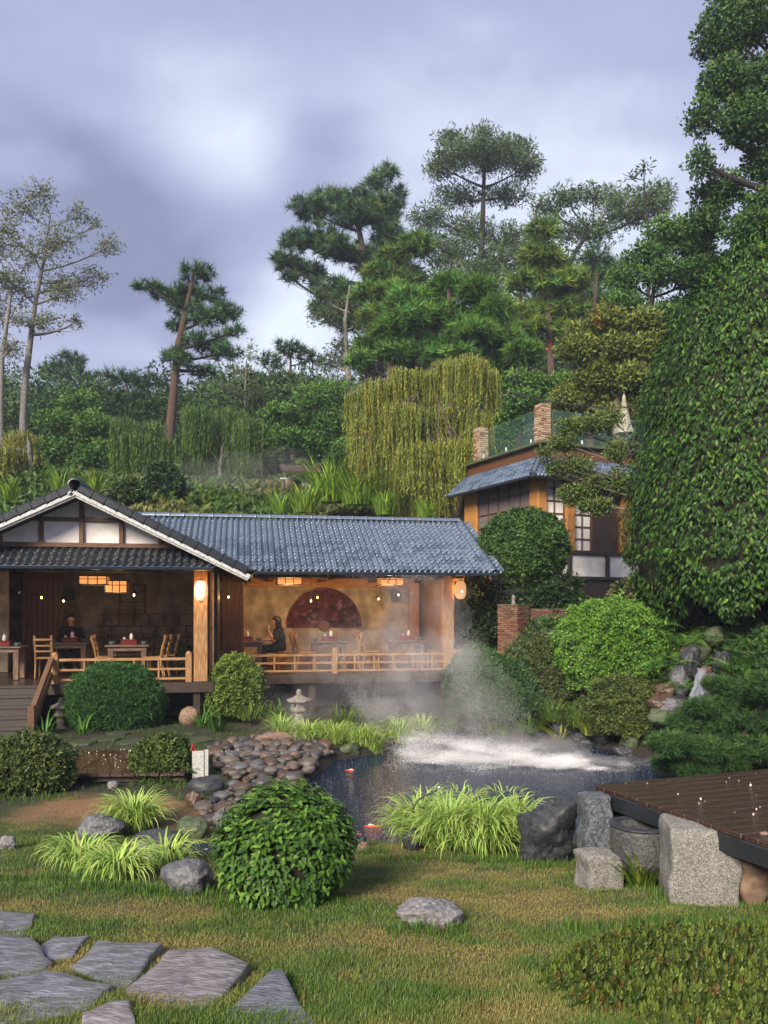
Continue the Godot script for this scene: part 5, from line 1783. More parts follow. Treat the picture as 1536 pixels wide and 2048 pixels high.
func shrubs() -> void:
	var fine := clump_mesh(9, 0.042, 0.022, 0.028, "leaf", 1)
	var mid := clump_mesh(8, 0.060, 0.032, 0.04, "leaf", 2)
	var box := clump_mesh(8, 0.085, 0.045, 0.06, "leaf_gloss", 3)
	var fern := clump_mesh(9, 0.085, 0.014, 0.03, "needle", 4, 0.8)
	shrub("low dark azalea at the frame's left edge before the plank walk", 60, 1592, 172, 112, fine, 3800, Color(0.030, 0.055, 0.016), {"tips": Color(0.08, 0.10, 0.03), "lump": 0.09})
	var b := shrub("small round azalea with red flowers beside the white board", 326, 1566, 118, 88, fine, 2600, Color(0.028, 0.055, 0.014), {"tips": Color(0.09, 0.12, 0.03), "lump": 0.1})
	var xs := []
	var cs := PackedColorArray()
	for q in [[385, 1493], [388, 1499], [360, 1522], [357, 1526], [352, 1518], [337, 1508], [300, 1530]]:
		var o := px(q[0], q[1], 11.2) - b.position
		for k in 6:
			xs.append(Transform3D(aim((Vector3(0, 0.3, 1) + rdir()).normalized(), rv(0, TAU)), o + rdir() * 0.012))
			cs.append(vary(Color(0.62, 0.03, 0.06), 0.2))
	scatter(b, "flower", leaf_mesh(0.05, 0.035, "petal"), xs, cs)
	shrub("large smooth clipped dome of fine dark green foliage before the veranda", 232, 1462, 200, 132, fern, 9000, Color(0.022, 0.062, 0.018), {"tips": Color(0.045, 0.115, 0.03), "lump": 0.03, "wild": 0.0, "size": 0.8})
	shrub("round light green azalea between the lantern post and the wing", 466, 1432, 116, 118, mid, 5600, Color(0.040, 0.075, 0.015), {"d": 16.95, "tips": Color(0.12, 0.18, 0.035), "share": 0.6, "lump": 0.08, "dome": 0.52, "low": -0.8})
	shrub("bright green mounded shrub on the slope under the teahouse", 1222, 1385, 200, 180, mid, 13000, Color(0.034, 0.085, 0.013), {"wild": 0.12, "d": 15.6, "tips": Color(0.10, 0.20, 0.03), "share": 0.6, "lump": 0.12, "dome": 0.5, "low": -0.75, "size": 0.95, "stems": 4})
	shrub("clipped low dome at the wing's right corner, veiled by steam", 952, 1425, 120, 128, fine, 4500, Color(0.028, 0.060, 0.018), {"d": 16.4, "lump": 0.07, "size": 1.2})
	shrub("clipped cushion shrub before the brick pillar", 1010, 1430, 150, 110, fine, 4500, Color(0.025, 0.055, 0.016), {"d": 15.9, "lump": 0.09, "size": 1.2})
	shrub("clipped dome with bronze tips right of the brick pillar", 1075, 1420, 140, 148, fine, 5200, Color(0.030, 0.055, 0.017), {"d": 16.2, "tips": Color(0.075, 0.085, 0.03), "lump": 0.06, "size": 1.2})
	shrub("small leaved reddish brown shrub below the bright green mound", 1245, 1465, 140, 105, fine, 4200, Color(0.034, 0.056, 0.016), {"d": 14.2, "tips": Color(0.09, 0.105, 0.03), "lump": 0.14, "wild": 0.15})
	# the ball on a stem before the teahouse
	var ball := shrub("round clipped ball tree in front of the teahouse corner", 1048, 1168, 168, 146, box, 12000, Color(0.020, 0.046, 0.012), {"d": 19.6, "name": "ball_tree", "cat": "tree", "dome": 0.5, "low": -1.0, "lump": 0.05, "tips": Color(0.05, 0.10, 0.025), "core": 0.88, "deep": 1.0, "size": 0.74})
	var g := Geo.new()
	g.tube(PackedVector3Array([Vector3(0.05, -1.6, 0), Vector3(-0.03, -0.8, 0.02), Vector3(0, 0.3, 0)]), PackedFloat32Array([0.11, 0.09, 0.08]), 10)
	part(ball, "trunk", g.mesh(), Transform3D(), M["bark_dark"])
	# dark growth between wing and slope
	shrub("tall dark shrub behind the wing's right lantern", 955, 1330, 120, 190, mid, 4200, Color(0.014, 0.026, 0.010), {"d": 20.2, "lump": 0.2, "dome": 0.5, "low": -0.9, "size": 1.8})
	shrub("dark leafy shrub behind the brick pillar", 1090, 1310, 140, 150, mid, 3600, Color(0.014, 0.027, 0.010), {"d": 19.3, "lump": 0.2, "dome": 0.5, "low": -0.9, "size": 1.8, "wild": 0.12})
	shrub("olive shrub under the clipped ficus beside the bright mound", 1300, 1290, 140, 130, mid, 3600, Color(0.028, 0.040, 0.014), {"d": 16.3, "lump": 0.2, "dome": 0.55, "tips": Color(0.10, 0.10, 0.04), "size": 1.4, "wild": 0.1})
	shrub("small clipped round shrub on the hill above the gable", 325, 1000, 70, 70, mid, 1500, Color(0.022, 0.045, 0.018), {"d": 29.0, "lump": 0.1, "size": 2.2})
	var wf := shrub("white flowering bush on the hill above the gable roof", 255, 1003, 56, 40, mid, 700, Color(0.035, 0.06, 0.02), {"d": 27.5, "lump": 0.2, "size": 2.0, "wild": 0.1})
	xs = []
	cs = PackedColorArray()
	for k in 110:
		var d := rdir()
		if d.z < 0 or d.y < -0.2: continue
		xs.append(Transform3D(aim(d, rv(0, TAU)), Vector3(0, 0.24, 0) + d * Vector3(0.48, 0.40, 0.42) * rv(0.9, 1.1)))
		cs.append(vary(Color(0.72, 0.70, 0.64), 0.1))
	scatter(wf, "flower", clump_mesh(5, 0.06, 0.045, 0.01, "petal", 9), xs, cs)
	front_bush()
	juniper()
	corner_hedge()

func front_bush() -> void:
	# the leafy bush in the middle of the lawn: every leaf a folded blade on a shoot
	var p := on_ground(562, 1818)
	var t := thing("front_bush", "round glossy green bush standing alone on the lawn's near side", "shrub", Transform3D(Basis(), p + Vector3(0, 0, -0.22)))
	R.seed = 99
	var r := Vector3(0.465, 0.41, 0.45)
	var cen := Vector3(0, 0.34, 0)
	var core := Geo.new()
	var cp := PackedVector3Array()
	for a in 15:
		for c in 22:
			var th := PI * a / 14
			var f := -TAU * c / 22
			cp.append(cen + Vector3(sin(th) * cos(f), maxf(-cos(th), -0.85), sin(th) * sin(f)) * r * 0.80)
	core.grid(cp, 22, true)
	part(t, "shade_core", core.mesh(), Transform3D(), M["shade_core"])  # solid dark filling stands for the shade behind the leaves
	var shapes := [leaf_mesh(0.066, 0.036, "leaf_front", 0.22), leaf_mesh(0.058, 0.030, "leaf_front", 0.10), leaf_mesh(0.05, 0.027, "leaf_front", 0.3)]
	var tones := []
	for q in [Color(0.034, 0.078, 0.012), Color(0.050, 0.105, 0.015), Color(0.022, 0.055, 0.011), Color(0.090, 0.165, 0.025), Color(0.038, 0.088, 0.015)]:
		var m := leafy("leaf_tone_%d" % tones.size(), q, 0.32, 0.3)
		m.vertex_color_use_as_albedo = false
		tones.append(m)
	var xf := []
	var tone := []
	var lump := FastNoiseLite.new()
	lump.frequency = 1.4
	while xf.size() < 6600:
		var d := rdir()
		if d.y < -0.85: continue
		if d.z < -0.5 and R.randf() < 0.6: continue
		var k := 1.0 + lump.get_noise_3dv(d * 1.8) * 0.06
		# a shoot: leaves stacked along a short stem that points out and up
		var tip := cen + d * r * k * rv(0.90, 1.05)
		var ax := (d + Vector3(0, 0.65, 0) + rdir() * 0.3).normalized()
		var young := R.randf() < 0.22 + 0.25 * maxf(d.y, 0)
		for q in 6:
			var f := q * 2.4 + rv(-0.3, 0.3)
			var o := tip - ax * (q * 0.011)
			var b := aim(ax, f)
			var out := (b * Vector3(0, 0.55 - q * 0.09, 1)).normalized()
			var nrm := (b * Vector3(0, 1, -0.4)).normalized()
			var x := out.cross(nrm).normalized()
			xf.append(Transform3D(Basis(x, out, x.cross(out)).scaled(Vector3.ONE * rv(0.65, 1.1) * (0.75 if q < 2 else 1.0)), o))
			tone.append(3 if young and q < 3 else [0, 1, 2, 4][R.randi() % 4])
	# the leaves nearest to the viewer's side are single parts
	var order := range(xf.size())
	order.sort_custom(func(a, b): return xf[a].origin.z + xf[a].origin.y * 0.3 > xf[b].origin.z + xf[b].origin.y * 0.3)
	var xs := []
	var cs := PackedColorArray()
	for k in order.size():
		var i: int = order[k]
		if k % 4 == 0 and k < 1200: part(t, "leaf", shapes[i % 3], xf[i], tones[tone[i]])
		else:
			xs.append(xf[i])
			cs.append(vary([Color(0.034, 0.078, 0.012), Color(0.050, 0.105, 0.015), Color(0.022, 0.055, 0.011), Color(0.090, 0.165, 0.025), Color(0.038, 0.088, 0.015)][tone[i]], 0.15))
	scatter(t, "foliage", leaf_mesh(0.062, 0.034, "leaf_gloss", 0.2), xs, cs)

func juniper() -> void:
	# spreading juniper beside the deck: tiers of feathery pads on crooked limbs
	var foot := Vector3(4.55, 0.05, -11.3)
	var t := thing("juniper", "spreading dark juniper with feathery pads between pond and deck", "juniper", Transform3D(Basis(), foot))
	R.seed = 123
	var pads := [[1340, 1490, 42, 26], [1385, 1450, 50, 26], [1430, 1420, 55, 26], [1490, 1390, 60, 28], [1540, 1380, 60, 36], [1350, 1530, 45, 16], [1405, 1500, 50, 24], [1460, 1465, 55, 28], [1515, 1440, 55, 34], [1560, 1450, 50, 40], [1390, 1535, 40, 14], [1450, 1520, 50, 20], [1510, 1500, 55, 28], [1560, 1520, 40, 24], [1440, 1370, 30, 14], [1400, 1415, 30, 14]]
	var spray := needle_tuft(16, 0.11, 0.016, 7)
	var xs := []
	var cs := PackedColorArray()
	for q in pads:
		var d := rv(10.7, 11.9)
		var c := px(q[0], q[1], d) - foot
		var k := d / F
		var g := Geo.new()
		var m := c * 0.5 + Vector3(rv(-0.1, 0.1), -0.12, rv(-0.1, 0.1))
		g.tube(PackedVector3Array([Vector3(rv(-0.05, 0.05), -0.1, 0), m * 0.5 + Vector3(0, 0.05, 0), m, c + Vector3(0, -0.06, 0)]), PackedFloat32Array([0.05, 0.04, 0.028, 0.012]), 6)
		part(t, "branch", g.mesh(), Transform3D(), M["bark_dark"])
		for n in 420:
			var e := rdir()
			var rr := pow(R.randf(), 0.4)
			var o := c + e * Vector3(q[2] * k, q[3] * k * (1.0 if e.y > 0 else 0.6), q[2] * k) * rr
			xs.append(Transform3D(aim((e * Vector3(1, 0.5, 1) + Vector3(0, 0.6, 0) + rdir() * 0.4).normalized(), rv(0, TAU)).scaled(Vector3.ONE * rv(0.7, 1.2)), o))
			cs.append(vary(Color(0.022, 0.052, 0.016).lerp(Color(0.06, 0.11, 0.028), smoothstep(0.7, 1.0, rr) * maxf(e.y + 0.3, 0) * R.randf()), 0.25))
	scatter(t, "foliage", spray, xs, cs)

func corner_hedge() -> void:
	# low hedge of upright leaves with bronze and yellow tips in the near right corner
	var t := thing("low_hedge", "low hedge of bronze and yellow tipped leaves in the near right corner", "hedge", Transform3D(Basis(), Vector3(1.58, 0.68, -3.42)))
	R.seed = 321
	var lf := leaf_mesh(0.040, 0.017, "leaf", 0.15)
	var xs := []
	var cs := PackedColorArray()
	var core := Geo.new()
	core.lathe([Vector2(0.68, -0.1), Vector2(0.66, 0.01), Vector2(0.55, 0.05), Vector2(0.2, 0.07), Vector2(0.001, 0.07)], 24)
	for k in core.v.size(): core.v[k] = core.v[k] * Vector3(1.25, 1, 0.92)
	part(t, "shade_core", core.mesh(), Transform3D(), M["shade_core"])  # dark mound whose colour plays the shade low among the leaves
	var n := 0
	while n < 4200:
		var q := Vector2(rv(-1, 1), rv(-1, 1))
		if q.length() > 1.0: continue
		n += 1
		var edge := q.length()
		var top := 0.175 * sqrt(maxf(0.02, 1.0 - pow(edge, 4))) + nz.get_noise_2d(q.x * 60, q.y * 60) * 0.05
		var o := Vector3(q.x * 0.92, top * rv(0.55, 1.05), q.y * 0.70)
		var young := R.randf()
		for s in 7:
			var f := s * 2.4 + rv(-0.4, 0.4)
			var b := Basis(Vector3.UP, f) * Basis(Vector3.RIGHT, rv(0.25, 0.95))
			xs.append(Transform3D(b.scaled(Vector3.ONE * rv(0.7, 1.15)), o - Vector3(0, s * 0.012, 0)))
			var c := Color(0.040, 0.062, 0.016)
			if young > 0.91 and s < 3: c = Color(0.11, 0.075, 0.022)
			elif young > 0.45 and s < 4: c = Color(0.085, 0.115, 0.022)
			cs.append(vary(c, 0.25))
	scatter(t, "foliage", lf, xs, cs)

func big_hedge_tree() -> void:
	# the clipped ficus: a tall dome shingled with drooping leaves
	var d := 15.4
	var cx := 7.5
	var foot := Vector3(cx, gh(cx, d) - 0.1, -d)
	var t := thing("clipped_ficus", "huge clipped dome of glossy drooping leaves at the frame's right", "tree", Transform3D(Basis(), foot))
	R.seed = 555
	var r := Vector3(2.75, 7.3, 2.6)
	var y0 := 2.40 - foot.y     # leaves start about eye height
	var shape := func(u: float, f: float) -> Array:
		# u 0 at the skirt, 1 at the crown; returns point and outward normal
		var rad := pow(1.0 - pow(u, 3.5), 0.7)
		if u < 0.14: rad *= lerpf(0.74, 1.0, sqrt(u / 0.14))
		var l := 1.0 + nz.get_noise_3d(cos(f) * 22, u * 60, sin(f) * 22) * 0.08
		var p := Vector3(cos(f) * r.x * rad * l, y0 + (nz.get_noise_2d(cos(f) * 40, sin(f) * 40) * 0.5 if u < 0.12 else 0.0) + u * r.y * (1.0 + nz.get_noise_3d(cos(f) * 12, 3, sin(f) * 12) * 0.04), sin(f) * r.z * rad * l)
		var sl := pow(u, 3.0)
		var nr := Vector3(cos(f) * (1.0 - sl), 0.1 + sl * 1.1, sin(f) * (1.0 - sl)).normalized()
		return [p, nr]
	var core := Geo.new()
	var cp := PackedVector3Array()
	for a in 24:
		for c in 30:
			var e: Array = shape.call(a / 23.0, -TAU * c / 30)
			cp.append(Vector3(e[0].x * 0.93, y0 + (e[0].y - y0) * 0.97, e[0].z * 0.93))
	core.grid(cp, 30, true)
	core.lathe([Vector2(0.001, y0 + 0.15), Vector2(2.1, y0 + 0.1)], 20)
	part(t, "shade_core", core.mesh(), Transform3D(), M["shade_core"])  # closed inner shell, coloured as the shade behind the leaf shingles
	for k in 4:
		var g := Geo.new()
		var f := k * 1.6
		g.tube(PackedVector3Array([Vector3(cos(f) * 0.15, 0, sin(f) * 0.15), Vector3(cos(f) * 0.3, y0 * 0.6, sin(f) * 0.3), Vector3(cos(f) * 0.9, y0 + 0.5, sin(f) * 0.9)]), PackedFloat32Array([0.16, 0.12, 0.07]), 8)
		part(t, "trunk", g.mesh(), Transform3D(), M["bark_dark"])
	var lf := leaf_mesh(0.108, 0.052, "leaf_gloss", 0.30)
	var tones := []
	for q in [Color(0.028, 0.068, 0.011), Color(0.044, 0.095, 0.014), Color(0.015, 0.038, 0.008), Color(0.08, 0.135, 0.02)]:
		var m := leafy("ficus_tone_%d" % tones.size(), q, 0.28, 0.2)
		m.vertex_color_use_as_albedo = false
		tones.append(m)
	var xs := []
	var cs := PackedColorArray()
	var singles := 0
	for k in 56000:
		var u := pow(R.randf(), 1.15)
		var f := rv(0, TAU)
		# more leaves on the half that faces the garden
		if sin(f) < -0.25 and R.randf() < 0.6: continue
		var e: Array = shape.call(u, f)
		var nr: Vector3 = e[1]
		var tip := (Vector3.DOWN * 0.9 + nr * 0.55 + rdir() * 0.55).normalized()
		var x := tip.cross((nr + rdir() * 0.35).normalized()).normalized()
		var p: Vector3 = e[0] + nr * (rv(-0.16, 0.04) + (rv(0.0, 0.10) if k % 40 == 0 else 0.0) + nz.get_noise_3d(e[0].x * 26, e[0].y * 26, e[0].z * 26) * 0.14)
		var xf := Transform3D(Basis(x, tip, x.cross(tip)).scaled(Vector3.ONE * rv(0.5, 1.25)), p)
		var c := Color(0.026, 0.062, 0.010).lerp(Color(0.012, 0.032, 0.007), R.randf())
		var tn: int = [0, 1, 2, 0, 1, 0, 2, 1, 0, 2, 2, 0, 1, 2, 3][R.randi() % 15]
		if tn == 3: c = Color(0.075, 0.13, 0.02)
		elif tn == 1: c = Color(0.040, 0.088, 0.013)
		if singles < 300 and sin(f) > 0.2 and cos(f) < 0.2 and k % 3 == 0 and u < 0.75:
			singles += 1
			part(t, "leaf", lf, xf, tones[tn])
		else:
			xs.append(xf)
			cs.append(vary(c, 0.22))
	scatter(t, "foliage", lf, xs, cs)

# ---------------------------------------------------------------- tufted plants
func tuft(called: String, label: String, cat: String, x: float, y: float, spread: float, n: int, blades: Array, tint: Array, o := {}) -> Node3D:
	var p: Vector3 = px(x, y, o.d) if o.has("d") else on_ground(x, y)
	var k := -p.z / F
	var r := spread * k * 0.5
	var t := thing(called, label, cat, Transform3D(Basis(), p), o.get("group", ""))
	R.seed = hash(label)
	for b in blades.size():
		var xs := []
		var cs := PackedColorArray()
		for q in n / blades.size():
			var f := rv(0, TAU)
			var e := sqrt(R.randf())
			var at_ := Vector3(cos(f) * e * r * o.get("foot", 0.5), 0, sin(f) * e * r * o.get("foot", 0.5) * o.get("deep", 0.8))
			if not o.has("d"): at_.y = gh(p.x + at_.x, -(p.z + at_.z)) - p.y
			at_.y += o.get("mound", 0.0) * (1.0 - e * e)
			var yaw := -f + PI / 2 + rv(-0.9, 0.9)
			var bb := Basis(Vector3.UP, yaw) * Basis(Vector3.RIGHT, rv(-0.1, 0.55) * e + rv(0, o.get("lean", 0.25)))
			xs.append(Transform3D(bb.scaled(Vector3.ONE * rv(0.6, 1.15)), at_))
			cs.append(vary(tint[R.randi() % tint.size()], 0.18))
		scatter(t, "blade" if blades.size() == 1 else ["long_blade", "short_blade", "bent_blade"][b], blades[b], xs, cs)
	return t

func tufted_plants() -> void:
	var ge := Color(0.50, 0.56, 0.18)
	var gm := Color(0.20, 0.38, 0.075)
	var stripe := [blade_mesh(0.54, 0.0135, 2.3, ge, gm), blade_mesh(0.42, 0.012, 2.7, ge, gm), blade_mesh(0.46, 0.013, 1.5, ge, gm)]
	var tones := [Color(1, 1, 1), Color(0.85, 0.95, 0.8), Color(1.1, 1.05, 0.9), Color(0.6, 0.75, 0.5)]
	var grp := "clumps of striped grass"
	# the big clump at the pond's near edge: several plants grown together
	for q in [[840, 1690, 120, 90, "with its left fringe over the black stone"], [900, 1700, 150, 130, "largest, in the middle of the near pond edge"], [970, 1708, 140, 120, "before the middle, nearest the lawn"], [1030, 1700, 120, 100, "beside the black boulder"], [930, 1650, 150, 110, "behind the largest, over the water"], [1010, 1652, 140, 110, "farther one beside the black boulder"], [860, 1655, 110, 80, "at the water's edge on the left"]]:
		tuft("striped_grass", "yellow green striped grass " + q[4], "ornamental grass", q[0], q[1], q[2] * 1.15, q[3] * 5, stripe, tones, {"group": grp, "mound": 0.20, "lean": 0.4})
	tuft("striped_grass", "yellow green striped grass tuft between grey rocks by the bare soil", "ornamental grass", 268, 1662, 120, 480, stripe, tones, {"group": grp, "mound": 0.08})
	tuft("striped_grass", "pale striped grass tuft lying low at the lawn's left", "ornamental grass", 160, 1738, 110, 240, [stripe[1]], tones, {"group": grp})
	tuft("striped_grass", "pale striped grass tuft below the low dark rock", "ornamental grass", 236, 1762, 120, 280, [stripe[1]], tones, {"group": grp})
	tuft("striped_grass", "small striped grass tuft beside the koi pool", "ornamental grass", 335, 1738, 80, 110, [stripe[1]], tones, {"group": grp})
	for q in [[562, 1470, 60, 70, "left of the stone lantern"], [618, 1484, 80, 120, "just before the stone lantern"], [668, 1488, 90, 130, "right of the stone lantern"], [718, 1492, 80, 110, "at the far pond bank's corner"], [745, 1500, 50, 60, "hanging over the far bank's corner"], [800, 1478, 90, 90, "left one inside the steam"], [845, 1474, 80, 90, "right one inside the steam"]]:
		tuft("striped_grass", "striped grass " + q[4], "ornamental grass", q[0], q[1], q[2], q[3] * 3, stripe, tones, {"group": grp, "mound": 0.06})
	var dk := Color(0.045, 0.11, 0.022)
	var sword := [blade_mesh(0.55, 0.030, 1.0, Color(0.05, 0.13, 0.025), Color(0.07, 0.15, 0.03)), blade_mesh(0.42, 0.026, 1.6, Color(0.05, 0.12, 0.025), Color(0.07, 0.14, 0.03))]
	var sw := [Color(1, 1, 1), Color(1.2, 1.1, 0.9), Color(0.7, 0.8, 0.7)]
	for q in [[405, 1455, 60, 36, "right of the beige boulder"], [436, 1462, 60, 30, "between beige boulder and azalea"], [425, 1425, 50, 30, "under the veranda's lantern post"], [90, 1472, 50, 24, "at the foot of the stair rail"], [165, 1470, 40, 20, "beside the smaller stone lantern"]]:
		tuft("sword_plant", "dark sword leaved plant " + q[4], "plant", q[0], q[1], q[2], q[3], sword, sw, {"group": "sword leaved plants", "lean": 0.5})
	tuft("lily_plant", "bright sword leaved plant before the round stone basin", "plant", 1284, 1776, 90, 64, [blade_mesh(0.40, 0.026, 0.7, Color(0.07, 0.15, 0.02), Color(0.12, 0.19, 0.03)), blade_mesh(0.36, 0.024, 1.5, Color(0.08, 0.14, 0.02), Color(0.16, 0.19, 0.04))], sw, {"lean": 0.3})
	# grass of the far and right banks
	var wild := [blade_mesh(0.50, 0.018, 1.2, Color(0.07, 0.14, 0.025), Color(0.10, 0.17, 0.03)), blade_mesh(0.38, 0.016, 1.7, Color(0.07, 0.13, 0.025), Color(0.12, 0.17, 0.04))]
	var wt := [Color(1, 1, 1), Color(0.7, 0.8, 0.6), Color(1.3, 1.15, 0.7)]
	for q in [[1000, 1470, 110, 90, 15.6, "at the far bank right of the steam"], [1060, 1462, 110, 110, 15.4, "below the cushion shrub"], [1110, 1440, 110, 110, 15.2, "between cushion shrub and bright mound"], [1160, 1452, 100, 100, 14.8, "below the bright mound"], [1080, 1420, 90, 80, 15.8, "deep under the clipped dome"], [900, 1470, 100, 80, 16.0, "behind the steam"], [560, 1440, 110, 60, 16.6, "under the wing's edge beside the lantern"], [690, 1450, 120, 80, 16.8, "under the wing behind the striped grass"], [500, 1440, 80, 50, 16.3, "at the azalea's foot"]]:
		tuft("bank_grass", "tall green bank grass " + q[5], "grass clump", q[0], q[1], q[2], q[3] * 2, wild, wt, {"d": q[4], "group": "tall grass of the pond banks", "deep": 1.2})
	var yel := [blade_mesh(0.45, 0.030, 1.5, Color(0.42, 0.36, 0.06), Color(0.22, 0.27, 0.05)), blade_mesh(0.5, 0.028, 1.1, Color(0.28, 0.30, 0.06), Color(0.12, 0.20, 0.04))]
	tuft("yellow_lily", "yellowing sword leaved plant on the far bank left of the spotlight", "plant", 1190, 1470, 100, 60, yel, [Color(1, 1, 1), Color(0.8, 0.9, 0.8)], {"d": 14.4, "lean": 0.5})
	tuft("yellow_lily", "small yellowing plant low at the far waterline", "plant", 1118, 1478, 50, 24, yel, [Color(1, 1, 1)], {"d": 14.9, "lean": 0.7})
	# ferns and grass round the waterfall
	var fr := [frond_mesh(0.62, 0.22, 16, 1.5), frond_mesh(0.5, 0.18, 14, 1.9)]
	var ft := [Color(0.06, 0.14, 0.028), Color(0.10, 0.20, 0.035), Color(0.04, 0.10, 0.022)]
	for q in [[1330, 1335, 110, 26, 13.9, "left of the waterfall"], [1370, 1290, 90, 22, 14.4, "behind the tan cap stone"], [1300, 1265, 90, 22, 15.0, "above the bright mound's right side"], [1360, 1380, 60, 14, 13.5, "hanging beside the streaked stone"]]:
		tuft("fern", "arching green fern " + q[5], "fern", q[0], q[1], q[2], q[3], fr, ft, {"d": q[4], "group": "ferns of the waterfall", "lean": 0.6})
	for q in [[1495, 1350, 150, 60, 13.4, "tall one at the frame's right above the juniper"], [1530, 1300, 130, 50, 14.0, "topmost at the frame's right under the ficus"], [1440, 1310, 70, 26, 14.6, "between boulder and ficus"]]:
		tuft("fern", "lush long leaved fern, " + q[5], "fern", q[0], q[1], q[2], q[3], [fr[0], wild[0]], ft, {"d": q[4], "group": "ferns of the waterfall", "lean": 0.5})
	# tall reeds on the hill behind the wing
	var reed := [blade_mesh(1.6, 0.05, 0.9, Color(0.17, 0.29, 0.045), Color(0.22, 0.34, 0.06)), blade_mesh(1.2, 0.045, 1.3, Color(0.15, 0.27, 0.04), Color(0.20, 0.32, 0.05))]
	for q in [[660, 1005, 110, 110, 27.0, 1.15, "tallest, left of the weeping tree"], [715, 1010, 110, 110, 26.5, 1.0, "in front of the weeping tree"], [610, 1025, 120, 100, 26.0, 0.75, "just over the wing's ridge"], [770, 1030, 110, 90, 26.0, 0.7, "under the weeping branches"], [560, 1028, 80, 50, 26.3, 0.6, "leftmost over the ridge, before the white shed"], [850, 1038, 110, 70, 25.8, 0.55, "low one over the ridge's right half"], [120, 990, 60, 50, 24.0, 0.6, "over the gable roof's left slope"], [190, 985, 50, 40, 24.0, 0.55, "over the gable's right slope near the flowering bush"], [20, 1000, 70, 50, 23.5, 0.6, "at the frame's left over the gable"]]:
		var t := tuft("reed_clump", "bright green reeds, " + q[6], "reeds", q[0], q[1], q[2], q[3] * 2, reed, [Color(1, 1, 1), Color(0.8, 0.9, 0.8), Color(1.15, 1.05, 0.8)], {"d": q[4], "group": "bright reeds on the hill", "lean": 0.25})
		t.scale = Vector3.ONE * float(q[5])

# ---------------------------------------------------------------- grass of the lawn and growth on the slopes
func lawn_grass() -> void:
	R.seed = 808
	var g := Geo.new()
	for k in 16:
		var f := rv(0, TAU)
		var o := Vector3(rv(-0.055, 0.055), 0, rv(-0.055, 0.055))
		var l := rv(0.010, 0.026)
		var d := Vector3(cos(f) * rv(0.2, 0.9), 1, sin(f) * rv(0.2, 0.9)).normalized() * l
		var s := Vector3(-sin(f), 0, cos(f)) * 0.0019
		g.tri(o - s, o + s, o + d)
	var m := g.mesh(M["blade"])
	var xs := []
	var cs := PackedColorArray()
	var tries := 0
	while xs.size() < 30000 and tries < 120000:
		tries += 1
		var d := 2.9 + 6.2 * pow(R.randf(), 1.6)
		var x := rv(-0.53, 0.53) * d
		if pond_sd(x, d) < 0.15: continue
		var so := soil_mix(x, d)
		if R.randf() < so * 0.85: continue
		var lm := lawn_mix(x, d)
		if R.randf() < 0.15 * lm: continue
		var c := Color(0.065, 0.115, 0.024).lerp(Color(0.25, 0.205, 0.07), clampf(lm + rv(-0.25, 0.25), 0, 1))
		xs.append(Transform3D(Basis(Vector3.UP, rv(0, TAU)).scaled(Vector3(1, rv(0.6, 1.3) * lerpf(1.25, 0.7, lm), 1)), ground_at(x, d)))
		cs.append(vary(c, 0.22))
	scatter(self, "lawn_grass", m, xs, cs)
	xs = []
	cs = PackedColorArray()
	for k in 130:
		var d := rv(3.2, 8.0)
		var x := rv(-0.5, 0.5) * d
		if pond_sd(x, d) < 0.2: continue
		xs.append(Transform3D(Basis(Vector3.UP, rv(0, TAU)) * Basis(Vector3.RIGHT, rv(1.2, 1.9)), ground_at(x, d) + Vector3(0, 0.018, 0)).scaled_local(Vector3.ONE * rv(0.5, 1.2)))
		cs.append(vary([Color(0.17, 0.09, 0.03), Color(0.26, 0.17, 0.05), Color(0.10, 0.055, 0.025)][k % 3], 0.3))
	scatter(self, "fallen_leaves", leaf_mesh(0.035, 0.017, "leaf"), xs, cs)
	# longer grass fringe round stones and shrubs, moss garden grass by the restaurant
	var b := blade_mesh(0.10, 0.006, 0.9, Color(0.06, 0.12, 0.025), Color(0.08, 0.14, 0.03))
	xs = []
	cs = PackedColorArray()
	for q in [[365, 1792, 160], [150, 1690, 200], [260, 1720, 240], [858, 1866, 170], [1110, 1735, 130], [1200, 1757, 130], [1400, 1800, 220], [1280, 1765, 160], [560, 1815, 260], [720, 1712, 120], [900, 1722, 300], [408, 1600, 110], [60, 1600, 200], [330, 1572, 140], [1505, 1800, 100], [110, 1760, 260], [230, 1780, 200], [1250, 1862, 240], [1400, 1858, 260]]:
		var o := on_ground(q[0], q[1])
		var w: float = q[2] * -o.z / F * 0.5
		for k in int(q[2] * 1.5):
			var p := Vector2(o.x + rv(-w, w), -o.z + rv(-0.10, 0.12))
			xs.append(Transform3D(Basis(Vector3.UP, rv(0, TAU)).scaled(Vector3.ONE * rv(0.35, 0.9)), ground_at(p.x, p.y)))
			cs.append(vary(Color(0.9, 1.0, 0.85), 0.3))
	while xs.size() < 14000:
		var d := rv(9.0, 17.3)
		var x := rv(-8.5, 0.8)
		if pond_sd(x, d) < 0.1: continue
		if nz.get_noise_2d(x * 20, d * 20) < -0.12: continue
		if R.randf() < soil_mix(x, d): continue
		xs.append(Transform3D(Basis(Vector3.UP, rv(0, TAU)).scaled(Vector3.ONE * rv(0.35, 0.8)), ground_at(x, d)))
		cs.append(vary(Color(0.85, 0.95, 0.8), 0.3))
	scatter(self, "garden_grass", b, xs, cs)

